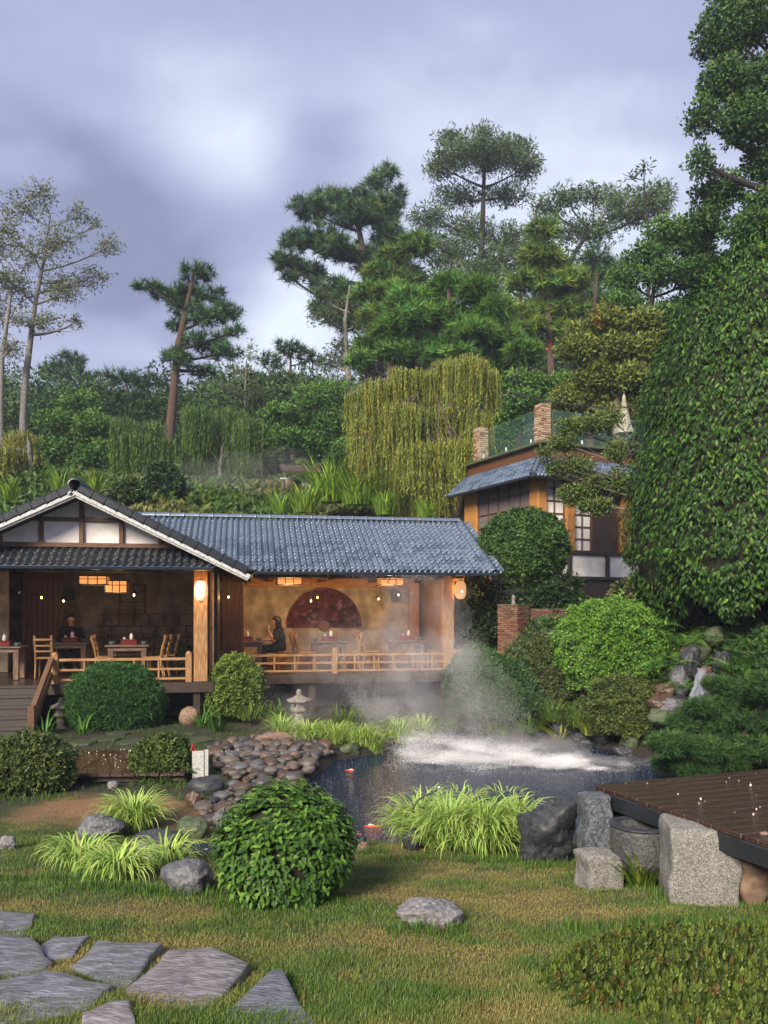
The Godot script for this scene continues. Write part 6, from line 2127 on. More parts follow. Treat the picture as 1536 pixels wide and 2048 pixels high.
func undergrowth() -> void:
	R.seed = 909
	var sp := clump_mesh(12, 0.16, 0.07, 0.14, "leaf", 31, 0.7)
	var xs := []
	var cs := PackedColorArray()
	while xs.size() < 16000:
		var d := rv(22.0, 46.0)
		var x := rv(-0.62, 0.62) * d
		var p := ground_at(x, d)
		if p.y < 1.2: continue
		if x > 2.5 and d < 31 and x < 12: continue
		var n := nz.get_noise_2d(x * 5, d * 5)
		xs.append(Transform3D(aim((Vector3.UP + rdir() * 0.5).normalized(), rv(0, TAU)).scaled(Vector3.ONE * rv(0.7, 1.9)), p + Vector3(0, rv(0, 0.25), 0)))
		cs.append(vary(Color(0.050, 0.090, 0.020).lerp(Color(0.11, 0.095, 0.035), clampf(n * 2.0, 0, 0.6)), 0.35))
	scatter(self, "hill_undergrowth", sp, xs, cs)
	# low growth on the planted slope by the teahouse and round the waterfall
	xs = []
	cs = PackedColorArray()
	while xs.size() < 8000:
		var d := rv(12.0, 22.0)
		var x := rv(1.9, 11.0)
		var p := ground_at(x, d)
		if p.y < 0.05 or pond_sd(x, d) < 0.12: continue
		if R.randf() < 0.35 and d > 17: continue
		xs.append(Transform3D(aim((Vector3.UP + rdir() * 0.6).normalized(), rv(0, TAU)).scaled(Vector3.ONE * rv(0.35, 0.95)), p + Vector3(0, rv(0, 0.08), 0)))
		cs.append(vary(Color(0.030, 0.060, 0.016), 0.5))
	scatter(self, "slope_undergrowth", sp, xs, cs)
	# the wood behind the single trees, a mass of far foliage
	var far := clump_mesh(16, 0.26, 0.11, 0.42, "leaf", 32, 0.5)
	xs = []
	cs = PackedColorArray()
	while xs.size() < 32000:
		var d := rv(50.0, 78.0)
		var x := rv(-0.75, 0.75) * d
		var hgt: float = 6.5 + nz.get_noise_2d(x * 2.2, d) * 6.0 + 6.5 * smoothstep(-3.0, 4.0, x)
		if x < -6: hgt -= 1.5
		hgt = maxf(1.0, hgt)
		var t := R.randf()
		xs.append(Transform3D(aim((Vector3.UP + rdir() * 0.8).normalized(), rv(0, TAU)).scaled(Vector3.ONE * rv(0.8, 1.5)), ground_at(x, d) + Vector3(0, hgt * t * rv(0.8, 1.0), 0)))
		cs.append(vary(Color(0.042, 0.080, 0.022), 0.4))
	scatter(self, "far_woods", far, xs, cs)

# ---------------------------------------------------------------- trees
func tree(called: String, label: String, d: float, trunk: Array, blobs: Array, s: Dictionary) -> void:
	# trunk: [x, y, radius] from the foot up; blobs: [x, y, half width, half height] of each mass of foliage (pixels at distance d)
	R.seed = hash(label)
	var k := d / F
	var f0 := px(trunk[0][0], trunk[0][1], d)
	var foot := Vector3(f0.x, minf(f0.y, gh(f0.x, d)) - 0.15, -d)
	var t := thing(called, label, "tree", Transform3D(Basis(), foot), s.get("group", ""))
	var path := PackedVector3Array([Vector3.ZERO])
	var rad := PackedFloat32Array([trunk[0][2] * 1.25])
	for q in trunk:
		var p := px(q[0], q[1], d) - foot + Vector3(0, 0, rv(-0.15, 0.15))
		if p.y < 0.2: continue
		path.append(p)
		rad.append(q[2])
	var g := Geo.new()
	g.tube(path, rad, 9)
	part(t, "trunk", g.mesh(), Transform3D(), M[s.bark])
	var br := Geo.new()
	var xs := []
	var cs := PackedColorArray()
	var hang: bool = s.get("hang", false)
	var twr: float = s.get("twig", 0.02)
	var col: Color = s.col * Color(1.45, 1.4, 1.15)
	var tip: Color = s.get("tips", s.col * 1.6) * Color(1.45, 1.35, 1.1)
	for q in blobs:
		var dz := rv(-0.8, 0.8) * minf(q[2] * k, 2.0)
		var c := px(q[0], q[1], d) - foot + Vector3(0, 0, dz)
		var r := Vector3(q[2] * k, q[3] * k, minf(q[2], (q[2] + q[3]) * 0.6) * k)
		# a limb from the trunk, leaving a little below the mass
		var best := 0
		var want := c.y - 0.45 * Vector2(c.x - path[path.size() - 1].x, c.z).length() - 0.2 * r.y
		var root := path[1 if path.size() > 1 else 0]
		var rr := rad[rad.size() - 1]
		var bestd := 1e9
		for e in path.size() - 1:
			for u in [0.0, 0.25, 0.5, 0.75, 1.0]:
				var w := path[e].lerp(path[e + 1], u)
				if absf(w.y - want) < bestd:
					bestd = absf(w.y - want)
					root = w
					rr = lerpf(rad[e], rad[e + 1], u)
		var l0: float = minf(rr * 0.65, 0.10 + 0.015 * (c - root).length())
		if hang:
			root = path[path.size() - 2].lerp(path[path.size() - 1], R.randf())
			rr = rad[rad.size() - 1]
			l0 = 0.022
		var m := root.lerp(c, 0.5) + Vector3(0, 0.30 * (c - root).length() if hang else 0.0, 0) + Vector3(rv(-0.12, 0.12), -0.10, rv(-0.1, 0.1)) * (c - root).length()
		var limb := PackedVector3Array()
		var lr := PackedFloat32Array()
		for e in 7:
			var u := e / 6.0
			limb.append(root * (1 - u) * (1 - u) + m * 2.0 * u * (1 - u) + c * u * u)
			lr.append(lerpf(l0, maxf(twr * 1.2, l0 * 0.25), u))
		br.tube(limb, lr, 5, false)
		var tw: int = s.get("twigs", 7)
		for e in tw:
			var a := limb[3 + R.randi() % 4]
			var b := c + rdir() * r * rv(0.6, 1.0)
			if hang: b.y = c.y + absf(b.y - c.y) * 0.6
			var mid_ := a.lerp(b, 0.5) + rdir() * 0.08 * (b - a).length() + Vector3(0, -0.04, 0)
			br.tube(PackedVector3Array([a, mid_, b]), PackedFloat32Array([twr, twr * 0.75, twr * 0.35]), 4, false)
		var n := int(1.9 * s.dens * q[2] * q[3] * (q[4] if q.size() > 4 else 1.0) * 0.01)
		for e in n:
			var dir := rdir()
			var u := pow(R.randf(), 0.42)
			var p := c + dir * r * u
			if hang:
				p = c + Vector3(dir.x, absf(dir.y) * 0.8, dir.z) * r * u
				var ln: float = s.len * rv(0.3, 1.15)
				xs.append(Transform3D(Basis.from_euler(Vector3(rv(-0.14, 0.14), rv(0, TAU), rv(-0.14, 0.14))).scaled(Vector3(s.size, ln, s.size)), p))
			else:
				var ax := (dir * Vector3(1, 0.6, 1) + Vector3(0, s.get("up", 0.4), 0) + rdir() * 0.5).normalized()
				xs.append(Transform3D(aim(ax, rv(0, TAU)).scaled(Vector3.ONE * s.size * rv(0.7, 1.25)), p))
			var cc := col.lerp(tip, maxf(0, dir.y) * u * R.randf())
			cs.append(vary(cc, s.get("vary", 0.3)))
	part(t, "branching", br.mesh(), Transform3D(), M[s.get("limb_bark", s.bark)])
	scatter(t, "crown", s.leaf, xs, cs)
	if s.has("flowers"):
		var fx := []
		var fc := PackedColorArray()
		for q in s.flowers:
			var c := px(q[0], q[1], d - 0.8) - foot
			for e in 7:
				fx.append(Transform3D(aim(rdir(), 0), c + rdir() * 0.16))
				fc.append(vary(Color(0.55, 0.07, 0.02), 0.25))
		scatter(t, "flower", leaf_mesh(0.10, 0.08, "petal"), fx, fc)

func trees() -> void:
	var pin := needle_tuft(20, 0.44, 0.040, 61)
	var pin_far := needle_tuft(16, 0.5, 0.055, 62)
	var feather := clump_mesh(12, 0.26, 0.075, 0.34, "leaf", 63, -0.2)
	var gum := clump_mesh(9, 0.22, 0.06, 0.26, "leaf", 64, -0.4)
	var broad := clump_mesh(9, 0.15, 0.075, 0.17, "leaf", 65, 0.3)
	var olive := clump_mesh(9, 0.10, 0.038, 0.13, "leaf_gloss", 66, -0.2)
	var strand := strand_mesh(20, 67)
	var strand2 := strand_mesh(14, 68, 0.12, 0.03)
	var pine := {"bark": "bark_pine", "limb_bark": "bark_dark", "leaf": pin, "col": Color(0.026, 0.058, 0.026), "tips": Color(0.07, 0.125, 0.045), "vary": 0.65, "dens": 5.0, "size": 1.0, "up": 0.7, "twig": 0.022}
	# --- left
	var gumst := {"bark": "bark_pale", "leaf": gum, "col": Color(0.060, 0.075, 0.040), "tips": Color(0.11, 0.125, 0.07), "dens": 3.0, "size": 1.0, "up": -0.2, "twig": 0.022, "twigs": 9}
	tree("gum_tree", "tall sparse pale trunked tree standing at the frame's left", 45, [[46, 835, 0.2], [50, 760, 0.19], [60, 690, 0.16], [72, 610, 0.12], [88, 520, 0.08], [100, 430, 0.04]],
		[[95, 400, 40, 26], [58, 430, 52, 34], [160, 430, 32, 24], [20, 475, 45, 36], [135, 495, 50, 38], [218, 492, 34, 20], [80, 520, 60, 40], [180, 550, 44, 26], [40, 580, 52, 40], [130, 585, 46, 30], [92, 645, 40, 30], [150, 640, 26, 16], [196, 450, 18, 12], [115, 560, 50, 24]], gumst)
	tree("gum_tree", "thin leaning pale tree cut by the frame's left edge", 44, [[2, 815, 0.16], [6, 720, 0.13], [18, 620, 0.09], [30, 540, 0.05]], [[10, 560, 40, 30], [40, 640, 30, 20], [-10, 620, 40, 40], [25, 700, 34, 26], [0, 500, 34, 30]], gumst)
	tree("pine_tree", "lone pine with a long bare reddish trunk and one long arm to the left", 42, [[333, 928, 0.27], [340, 860, 0.25], [348, 780, 0.21], [356, 700, 0.18], [372, 620, 0.14], [385, 560, 0.09], [395, 530, 0.04]],
		[[392, 545, 38, 20, 1.0], [365, 575, 32, 16], [295, 570, 32, 9, 1.4], [330, 580, 40, 14, 1.2], [410, 580, 40, 17], [375, 612, 46, 18], [452, 614, 38, 14, 1.2], [415, 640, 44, 14], [350, 645, 24, 13], [468, 668, 28, 11], [408, 680, 54, 17, 1.2], [358, 722, 32, 20], [442, 703, 44, 14, 1.2], [400, 735, 34, 12]], pine)
	# --- middle group
	var big := pine.duplicate()
	big.size = 1.15
	big.dens = 6.5
	big.size = 1.3
	big.col = Color(0.026, 0.054, 0.028)
	tree("pine_tree", "great spreading pine, broadest of the dark pines, leaning left over the gap in the sky", 50, [[738, 800, 0.36], [742, 680, 0.32], [735, 570, 0.26], [722, 480, 0.19], [705, 405, 0.09]],
		[[650, 385, 52, 18], [618, 422, 42, 20], [700, 400, 56, 22], [592, 470, 38, 20], [642, 480, 46, 18], [715, 440, 56, 22], [572, 528, 28, 18], [612, 530, 44, 18], [680, 508, 56, 20], [762, 400, 42, 26], [742, 510, 56, 24], [660, 568, 46, 15], [705, 588, 60, 18], [582, 560, 24, 8], [690, 640, 40, 22], [780, 470, 40, 24], [650, 610, 36, 16]], big)
	tree("pine_tree", "slender pine top rising behind the great spreading pine", 56, [[760, 760, 0.25], [765, 560, 0.18], [772, 420, 0.1], [776, 350, 0.04]], [[772, 345, 28, 16], [803, 376, 20, 9], [748, 372, 30, 14], [780, 400, 36, 16], [760, 440, 40, 20]], big)
	tree("gum_tree", "ragged pale trunked tree under the great pine with a bare crooked limb", 47, [[705, 800, 0.2], [692, 720, 0.17], [690, 640, 0.12], [700, 570, 0.06]], [[650, 640, 34, 22], [690, 690, 40, 26], [660, 720, 36, 24], [640, 590, 24, 18], [720, 640, 34, 26], [690, 600, 40, 24], [670, 770, 50, 30]], {"bark": "bark_pale", "leaf": gum, "col": Color(0.035, 0.055, 0.028), "dens": 7.0, "size": 1.0, "up": 0.0, "twig": 0.03})
	var ft := {"bark": "bark_dark", "leaf": feather, "col": Color(0.040, 0.065, 0.032), "tips": Color(0.07, 0.10, 0.045), "dens": 10.0, "size": 1.1, "up": 0.1, "twig": 0.03, "twigs": 9}
	tree("feathery_tree", "tallest airy tree on the ridge with a rounded grey green top", 60, [[952, 740, 0.32], [960, 560, 0.26], [965, 450, 0.21], [968, 350, 0.13], [972, 270, 0.04]],
		[[930, 300, 58, 20], [1000, 300, 58, 22], [880, 338, 32, 20], [962, 330, 90, 24], [1050, 335, 34, 22], [968, 258, 20, 16, 0.8], [895, 276, 26, 12, 0.8], [1045, 284, 24, 12, 0.8], [920, 375, 60, 15], [1020, 380, 58, 15], [862, 430, 44, 20, 0.8], [942, 450, 60, 24, 0.8], [1028, 460, 58, 26, 0.8], [900, 500, 58, 26, 0.8], [1000, 520, 60, 30, 0.8], [1060, 520, 38, 26], [852, 480, 36, 16, 0.8], [940, 570, 60, 26]], ft)
	var sp := ft.duplicate()
	sp.dens = 5.5
	tree("feathery_tree", "wide sparse tree right of the tallest one, bare limbs fanning against the sky", 54, [[1100, 640, 0.26], [1125, 560, 0.22], [1150, 505, 0.16], [1185, 455, 0.08]], [[1130, 400, 42, 18], [1092, 420, 38, 20], [1182, 392, 38, 16], [1240, 382, 42, 18], [1285, 400, 36, 20], [1232, 428, 48, 20], [1150, 450, 48, 20], [1272, 440, 38, 20], [1312, 420, 32, 26], [1200, 470, 44, 20], [1330, 380, 28, 24]], sp)
	tree("dead_tree", "bare grey leader with short twigs rising against the sky at the right", 40, [[1300, 640, 0.10], [1296, 520, 0.08], [1300, 470, 0.06], [1290, 400, 0.045], [1287, 320, 0.02]], [[1262, 350, 26, 8, 0.1], [1310, 378, 22, 8, 0.1], [1285, 340, 8, 14, 0.2], [1325, 415, 14, 8, 0.1], [1330, 480, 30, 20, 0.6]], ft)
	var bright := pine.duplicate()
	bright.col = Color(0.040, 0.090, 0.018)
	bright.tips = Color(0.085, 0.19, 0.045)
	bright.dens = 8.5
	bright.size = 1.2
	bright.vary = 0.65
	tree("pine_tree", "bushy bright green pine in the middle above the weeping tree", 38, [[905, 760, 0.22], [900, 640, 0.16], [896, 550, 0.05]],
		[[900, 560, 46, 18], [850, 590, 42, 22], [952, 590, 42, 22], [805, 606, 34, 22], [825, 642, 50, 22], [900, 630, 56, 26], [985, 622, 38, 28], [782, 660, 46, 22], [860, 690, 56, 22], [940, 680, 56, 22], [1010, 680, 42, 22], [742, 682, 36, 18], [800, 712, 48, 15], [900, 725, 58, 14], [985, 722, 48, 16], [720, 720, 30, 18], [1040, 715, 40, 18]], bright)
	var fresh := bright.duplicate()
	fresh.col = Color(0.050, 0.088, 0.020)
	tree("pine_tree", "light green pine between the great pine and the airy tree", 45, [[780, 760, 0.2], [782, 640, 0.15], [790, 520, 0.05]], [[790, 505, 34, 20], [760, 545, 38, 22], [815, 545, 36, 24], [740, 590, 40, 20], [790, 590, 44, 22], [830, 500, 34, 22], [745, 640, 34, 20]], fresh)
	var yel := bright.duplicate()
	yel.col = Color(0.060, 0.100, 0.020)
	yel.tips = Color(0.10, 0.14, 0.035)
	yel.dens = 7.5
	tree("pine_tree", "yellow green pine with an orange trunk right of the bushy pine", 42, [[1105, 790, 0.2], [1100, 690, 0.18], [1096, 580, 0.12], [1086, 480, 0.04]], [[1085, 470, 36, 20], [1075, 518, 42, 20], [1112, 520, 38, 20], [1050, 560, 38, 20], [1110, 570, 52, 22], [1150, 562, 34, 20], [1080, 612, 50, 22], [1140, 612, 46, 22], [1042, 632, 28, 18], [1130, 650, 36, 18], [1060, 660, 36, 16]], yel)
	tree("pine_tree", "darker pine leaning right behind the yellow green one", 48, [[1180, 780, 0.2], [1185, 660, 0.16], [1195, 540, 0.06]], [[1185, 515, 44, 20], [1218, 540, 42, 24], [1190, 590, 40, 24], [1240, 600, 34, 24], [1170, 640, 44, 22], [1220, 650, 44, 24]], pine)
	# --- right side
	var bd := {"bark": "bark_dark", "leaf": broad, "col": Color(0.032, 0.074, 0.020), "tips": Color(0.09, 0.165, 0.035), "vary": 0.45, "dens": 10.0, "size": 1.0, "twig": 0.02}
	tree("broadleaf_tree", "dark broad tree behind the red flowered one, under the right sky gap", 31, [[1285, 860, 0.18], [1290, 700, 0.14], [1310, 560, 0.06]], [[1330, 468, 46, 24], [1290, 512, 46, 22], [1382, 488, 46, 28], [1255, 555, 42, 22], [1322, 560, 48, 22], [1390, 560, 46, 34], [1245, 610, 44, 26, 0.7], [1375, 620, 46, 34], [1330, 640, 40, 20], [1420, 520, 44, 40], [1440, 600, 40, 40]], bd)
	var fl := bd.duplicate()
	fl.col = Color(0.060, 0.080, 0.020)
	fl.tips = Color(0.13, 0.15, 0.04)
	fl["flowers"] = [[1198, 607], [1196, 640], [1203, 648], [1096, 690], [1188, 633]]
	fl.bark = "bark_twig"
	tree("flame_tree", "olive leaved tree with a few red flower heads behind the teahouse", 28, [[1230, 900, 0.14], [1235, 760, 0.10], [1215, 660, 0.05]], [[1172, 662, 42, 24, 0.8], [1212, 642, 40, 22, 0.8], [1150, 702, 38, 24], [1230, 700, 54, 28], [1190, 750, 46, 24], [1252, 762, 48, 26], [1290, 640, 36, 24], [1302, 700, 40, 26], [1150, 790, 46, 26], [1215, 800, 50, 24], [1280, 800, 36, 30]], fl)
	tree("broadleaf_tree", "huge dark overhanging tree filling the upper right corner", 26, [[1640, 1000, 0.35], [1630, 700, 0.32], [1610, 400, 0.24], [1590, 150, 0.12]],
		[[1450, 60, 54, 46], [1510, 30, 54, 46], [1525, 140, 54, 50], [1450, 160, 50, 42], [1400, 240, 36, 34, 0.6], [1480, 262, 56, 44], [1392, 330, 30, 28, 0.5], [1452, 365, 54, 36], [1535, 320, 46, 52], [1535, 420, 56, 40], [1425, 430, 46, 28], [1560, 220, 40, 50], [1490, 470, 50, 30], [1500, -40, 60, 40], [1590, 60, 50, 60]], {"bark": "bark_dark", "leaf": broad, "col": Color(0.026, 0.056, 0.018), "tips": Color(0.05, 0.095, 0.025), "dens": 8.5, "size": 0.95, "twig": 0.02, "vary": 0.4})
	tree("overhanging_tree", "grey twigged tree whose branches hang over the teahouse roof", 19.3, [[1420, 1180, 0.10], [1410, 1040, 0.085], [1350, 930, 0.06], [1270, 885, 0.035]], [[1180, 850, 48, 22], [1130, 882, 34, 18], [1222, 830, 28, 22], [1150, 932, 46, 24, 1.2], [1108, 932, 22, 17], [1202, 962, 40, 20], [1160, 985, 38, 24, 1.2], [1190, 1012, 38, 18], [1232, 902, 24, 24], [1090, 905, 16, 12], [1240, 960, 26, 26], [1140, 850, 30, 14]],
		{"bark": "bark_twig", "leaf": olive, "col": Color(0.042, 0.070, 0.022), "tips": Color(0.15, 0.15, 0.06), "dens": 11.0, "size": 0.92, "up": -0.3, "twig": 0.009, "twigs": 9})
	# --- weeping trees
	var wp := {"bark": "bark_twig", "leaf": strand, "hang": true, "len": 1.55, "col": Color(0.115, 0.135, 0.034), "tips": Color(0.20, 0.215, 0.055), "dens": 12.0, "size": 1.35, "twig": 0.018, "twigs": 12, "vary": 0.45}
	tree("weeping_tree", "large yellow olive weeping tree behind the wing's ridge", 27, [[913, 960, 0.15], [906, 860, 0.12], [880, 780, 0.09], [850, 740, 0.05]], [[760, 780, 50, 26], [840, 756, 54, 30], [930, 742, 48, 30], [982, 752, 20, 24], [890, 728, 30, 14], [800, 750, 30, 18], [730, 850, 38, 24], [800, 832, 56, 24], [880, 830, 56, 24], [952, 840, 36, 22], [740, 915, 46, 22], [830, 905, 60, 24], [905, 900, 44, 24], [795, 965, 46, 14], [868, 975, 56, 14], [700, 790, 14, 14], [720, 890, 24, 20]], wp)
	var w2 := wp.duplicate()
	w2.leaf = strand2
	w2.bark = "bark_pale"
	w2.col = Color(0.040, 0.075, 0.022)
	w2.tips = Color(0.07, 0.12, 0.03)
	w2.dens = 9.0
	w2.len = 2.0
	tree("weeping_tree", "small weeping tree with a forked pale trunk above the gable's right slope", 34, [[285, 990, 0.08], [284, 945, 0.065], [278, 900, 0.05]], [[255, 850, 32, 18], [305, 855, 36, 18], [280, 880, 40, 18], [335, 885, 26, 18], [240, 885, 24, 16]], w2)
	tree("weeping_tree", "weeping tree with a pale double trunk over the wing's left ridge", 35, [[443, 988, 0.085], [440, 940, 0.07], [446, 890, 0.05]], [[400, 830, 36, 22], [452, 820, 46, 22], [500, 850, 36, 22], [430, 868, 46, 22], [385, 870, 28, 20], [482, 885, 36, 18]], w2)
	var w3 := w2.duplicate()
	w3.col = Color(0.11, 0.115, 0.030)
	tree("weeping_tree", "yellowish weeping tree at the frame's left with a white trunk", 31, [[58, 988, 0.10], [60, 930, 0.09], [58, 880, 0.06]], [[30, 868, 38, 22], [10, 905, 40, 26], [50, 905, 30, 20], [20, 945, 40, 20]], w3)
	# --- broadleaf trees of the middle hill
	tree("broadleaf_tree", "fresh green rounded tree above the gable's left slope", 35, [[150, 990, 0.09], [150, 900, 0.07], [150, 840, 0.04]], [[150, 800, 50, 24], [110, 842, 46, 24], [192, 850, 42, 24], [150, 880, 56, 24], [100, 902, 38, 22], [200, 905, 40, 24], [150, 935, 50, 22]], bd)
	tree("broadleaf_tree", "layered green tree beside the white shed", 37, [[575, 1000, 0.10], [576, 900, 0.09], [580, 840, 0.05]], [[560, 832, 42, 20], [602, 842, 38, 20], [522, 872, 38, 24], [630, 802, 38, 26], [660, 850, 32, 32], [582, 882, 46, 24], [632, 890, 34, 24], [540, 920, 38, 22]], bd)
	var dk := pine.duplicate()
	dk.leaf = pin_far
	dk.size = 1.25
	dk.dens = 4.5
	dk.col = Color(0.022, 0.046, 0.024)
	tree("pine_tree", "dark flat topped pine behind the lone pine, on its left", 55, [[262, 900, 0.2], [258, 820, 0.15], [255, 770, 0.07]], [[240, 752, 38, 13], [298, 768, 36, 13], [212, 798, 38, 18], [272, 806, 54, 18], [320, 815, 36, 20], [230, 840, 44, 20]], dk)
	tree("pine_tree", "dark low pine behind the pale trunked tree at the left", 58, [[140, 880, 0.2], [138, 800, 0.14], [140, 730, 0.06]], [[105, 742, 38, 18], [142, 722, 38, 15], [172, 752, 32, 14], [122, 780, 54, 20], [180, 790, 40, 20], [80, 790, 40, 22]], dk)
	tree("pine_tree", "dark rounded pine right of the lone pine before the bright cloud", 55, [[578, 900, 0.2], [580, 800, 0.16], [582, 710, 0.06]], [[540, 722, 30, 14], [586, 702, 38, 14], [622, 722, 28, 12], [562, 760, 54, 20], [622, 772, 36, 20], [505, 760, 26, 22], [590, 800, 54, 24], [530, 800, 40, 22]], dk)
	tree("gum_tree", "thin pale twiggy tree between the lone pine and the dark rounded pine", 50, [[492, 900, 0.1], [490, 800, 0.08], [492, 720, 0.04]], [[480, 740, 26, 26, 0.6], [500, 700, 20, 24, 0.6], [470, 790, 34, 26, 0.7], [515, 780, 26, 28, 0.7]], gumst)
	tree("broadleaf_tree", "dark tree between weeping tree and white shed", 42, [[655, 960, 0.14], [660, 860, 0.11], [668, 780, 0.05]], [[650, 780, 36, 26], [690, 790, 36, 26], [660, 830, 44, 28], [700, 850, 40, 30], [640, 880, 36, 28], [690, 910, 46, 28]], bd)
	tree("broadleaf_tree", "dark leafy tree behind the glass balustrade", 31, [[1040, 900, 0.13], [1036, 800, 0.1], [1030, 740, 0.05]], [[1030, 760, 40, 22], [1075, 770, 42, 26], [1125, 770, 40, 24], [1040, 815, 46, 26], [1100, 820, 46, 24], [1010, 850, 30, 30]], bd)
	# sagging cable above the terrace
	var g := Geo.new()
	var a := px(985, 774, 27.5)
	var b := px(1330, 812, 23.5)
	var pa := PackedVector3Array()
	var ra := PackedFloat32Array()
	for k in 15:
		var u := k / 14.0
		pa.append(a.lerp(b, u) - Vector3(0, 0.28 * 4.0 * u * (1 - u), 0))
		ra.append(0.022)
	g.tube(pa, ra, 5)
	single("overhead_cable", "black overhead cable sagging above the glass balustrade", "cable", g.mesh(M["black_metal"]))

# ---------------------------------------------------------------- lanterns and small things
func stone_lantern(label: String, x: float, y: float, hpx: float) -> void:
	var p := on_ground(x, y)
	var s: float = hpx * -p.z / F
	var t := thing("stone_lantern", label, "stone lantern", Transform3D(Basis(Vector3.UP, 0.3).scaled(Vector3.ONE * s), p + Vector3(0, -0.02, 0)), "stone garden lanterns")
	var m := "lantern_stone"
	part(t, "base", lathe_mesh([Vector2(0.001, 0), Vector2(0.19, 0.0), Vector2(0.19, 0.06), Vector2(0.15, 0.10), Vector2(0.001, 0.10)], m, 6))
	part(t, "shaft", lathe_mesh([Vector2(0.12, 0.09), Vector2(0.115, 0.2), Vector2(0.13, 0.22), Vector2(0.13, 0.25), Vector2(0.115, 0.27), Vector2(0.12, 0.36)], m, 14))
	part(t, "platform", lathe_mesh([Vector2(0.12, 0.35), Vector2(0.20, 0.41), Vector2(0.225, 0.43), Vector2(0.225, 0.47), Vector2(0.18, 0.49), Vector2(0.001, 0.49)], m, 6))
	# fire box: six posts round an opening
	var fb := Geo.new()
	for k in 6:
		var f := TAU * k / 6
		fb.box(Vector3(cos(f) * 0.155, 0.57, sin(f) * 0.155), Vector3(0.055, 0.17, 0.055), 0.01, Basis(Vector3.UP, -f))
		var f2 := f + TAU / 12
		for yy in [0.50, 0.645]: fb.box(Vector3(cos(f2) * 0.135, yy, sin(f2) * 0.135), Vector3(0.04, 0.04, 0.12), 0.006, Basis(Vector3.UP, -f2))
		if k % 2: fb.box(Vector3(cos(f2) * 0.128, 0.57, sin(f2) * 0.128), Vector3(0.03, 0.15, 0.11), 0.006, Basis(Vector3.UP, -f2))
	part(t, "fire_box", fb.mesh(M[m]))
	# roof with upturned corners
	var g := Geo.new()
	var p2 := PackedVector3Array()
	for q in [[0.10, 0.655, 0.0], [0.31, 0.655, 0.03], [0.335, 0.675, 0.045], [0.32, 0.70, 0.045], [0.22, 0.745, 0.02], [0.12, 0.80, 0.01], [0.075, 0.84, 0.0], [0.001, 0.85, 0.0]]:
		for k in 24:
			var f := -TAU * k / 24
			var c := pow(absf(cos(f * 3.0)), 6.0)
			var hexr := cos(PI / 6) / cos(fposmod(absf(f) , PI / 3) - PI / 6)
			p2.append(Vector3(cos(f) * q[0] * lerpf(1.0, hexr, 0.7), q[1] + q[2] * c, sin(f) * q[0] * lerpf(1.0, hexr, 0.7)))
	g.grid(p2, 24, true)
	part(t, "roof", g.mesh(M[m]))
	part(t, "finial", lathe_mesh([Vector2(0.07, 0.835), Vector2(0.085, 0.86), Vector2(0.06, 0.885), Vector2(0.075, 0.92), Vector2(0.06, 0.965), Vector2(0.02, 0.995), Vector2(0.001, 1.0)], m, 14))

func paper_lantern(label: String, xf: Transform3D, e: float) -> void:
	var t := thing("paper_lantern", label, "paper lantern", xf, "oval paper lanterns on the posts")
	var g := Geo.new()
	var p := PackedVector3Array()
	for r in 25:
		var v := r / 24.0
		var y := (v - 0.5) * 0.44
		var rad := 0.122 * pow(maxf(0.0, 1.0 - pow(absf(v - 0.5) * 2.0, 3.2)), 0.5) + 0.012 + 0.003 * cos(v * TAU * 12)
		for k in 24:
			var f := -TAU * k / 24
			p.append(Vector3(cos(f) * rad, y, sin(f) * rad))
	g.grid(p, 24, true)
	part(t, "lamp_shade", g.mesh(M["lantern_paper"]))
	part(t, "cap", lathe_mesh([Vector2(0.001, 0.21), Vector2(0.05, 0.212), Vector2(0.05, 0.235), Vector2(0.001, 0.24)], "black_metal", 14))
	part(t, "base_ring", lathe_mesh([Vector2(0.001, -0.235), Vector2(0.045, -0.232), Vector2(0.045, -0.212), Vector2(0.001, -0.21)], "black_metal", 14))
	part(t, "hanger", bx(0, 0.36, 0, 0.008, 0.25, 0.008, 0.0), Transform3D(), M["black_metal"])
	part(t, "bulb", lathe_mesh([Vector2(0.001, -0.05), Vector2(0.025, -0.03), Vector2(0.025, 0.0), Vector2(0.001, 0.02)], "bulb_glow", 10), Transform3D(Basis(), Vector3(0, -0.02, 0.115)))
	lamp_light(t, e, Color(1.0, 0.75, 0.48), Vector3.ZERO, 0.08)

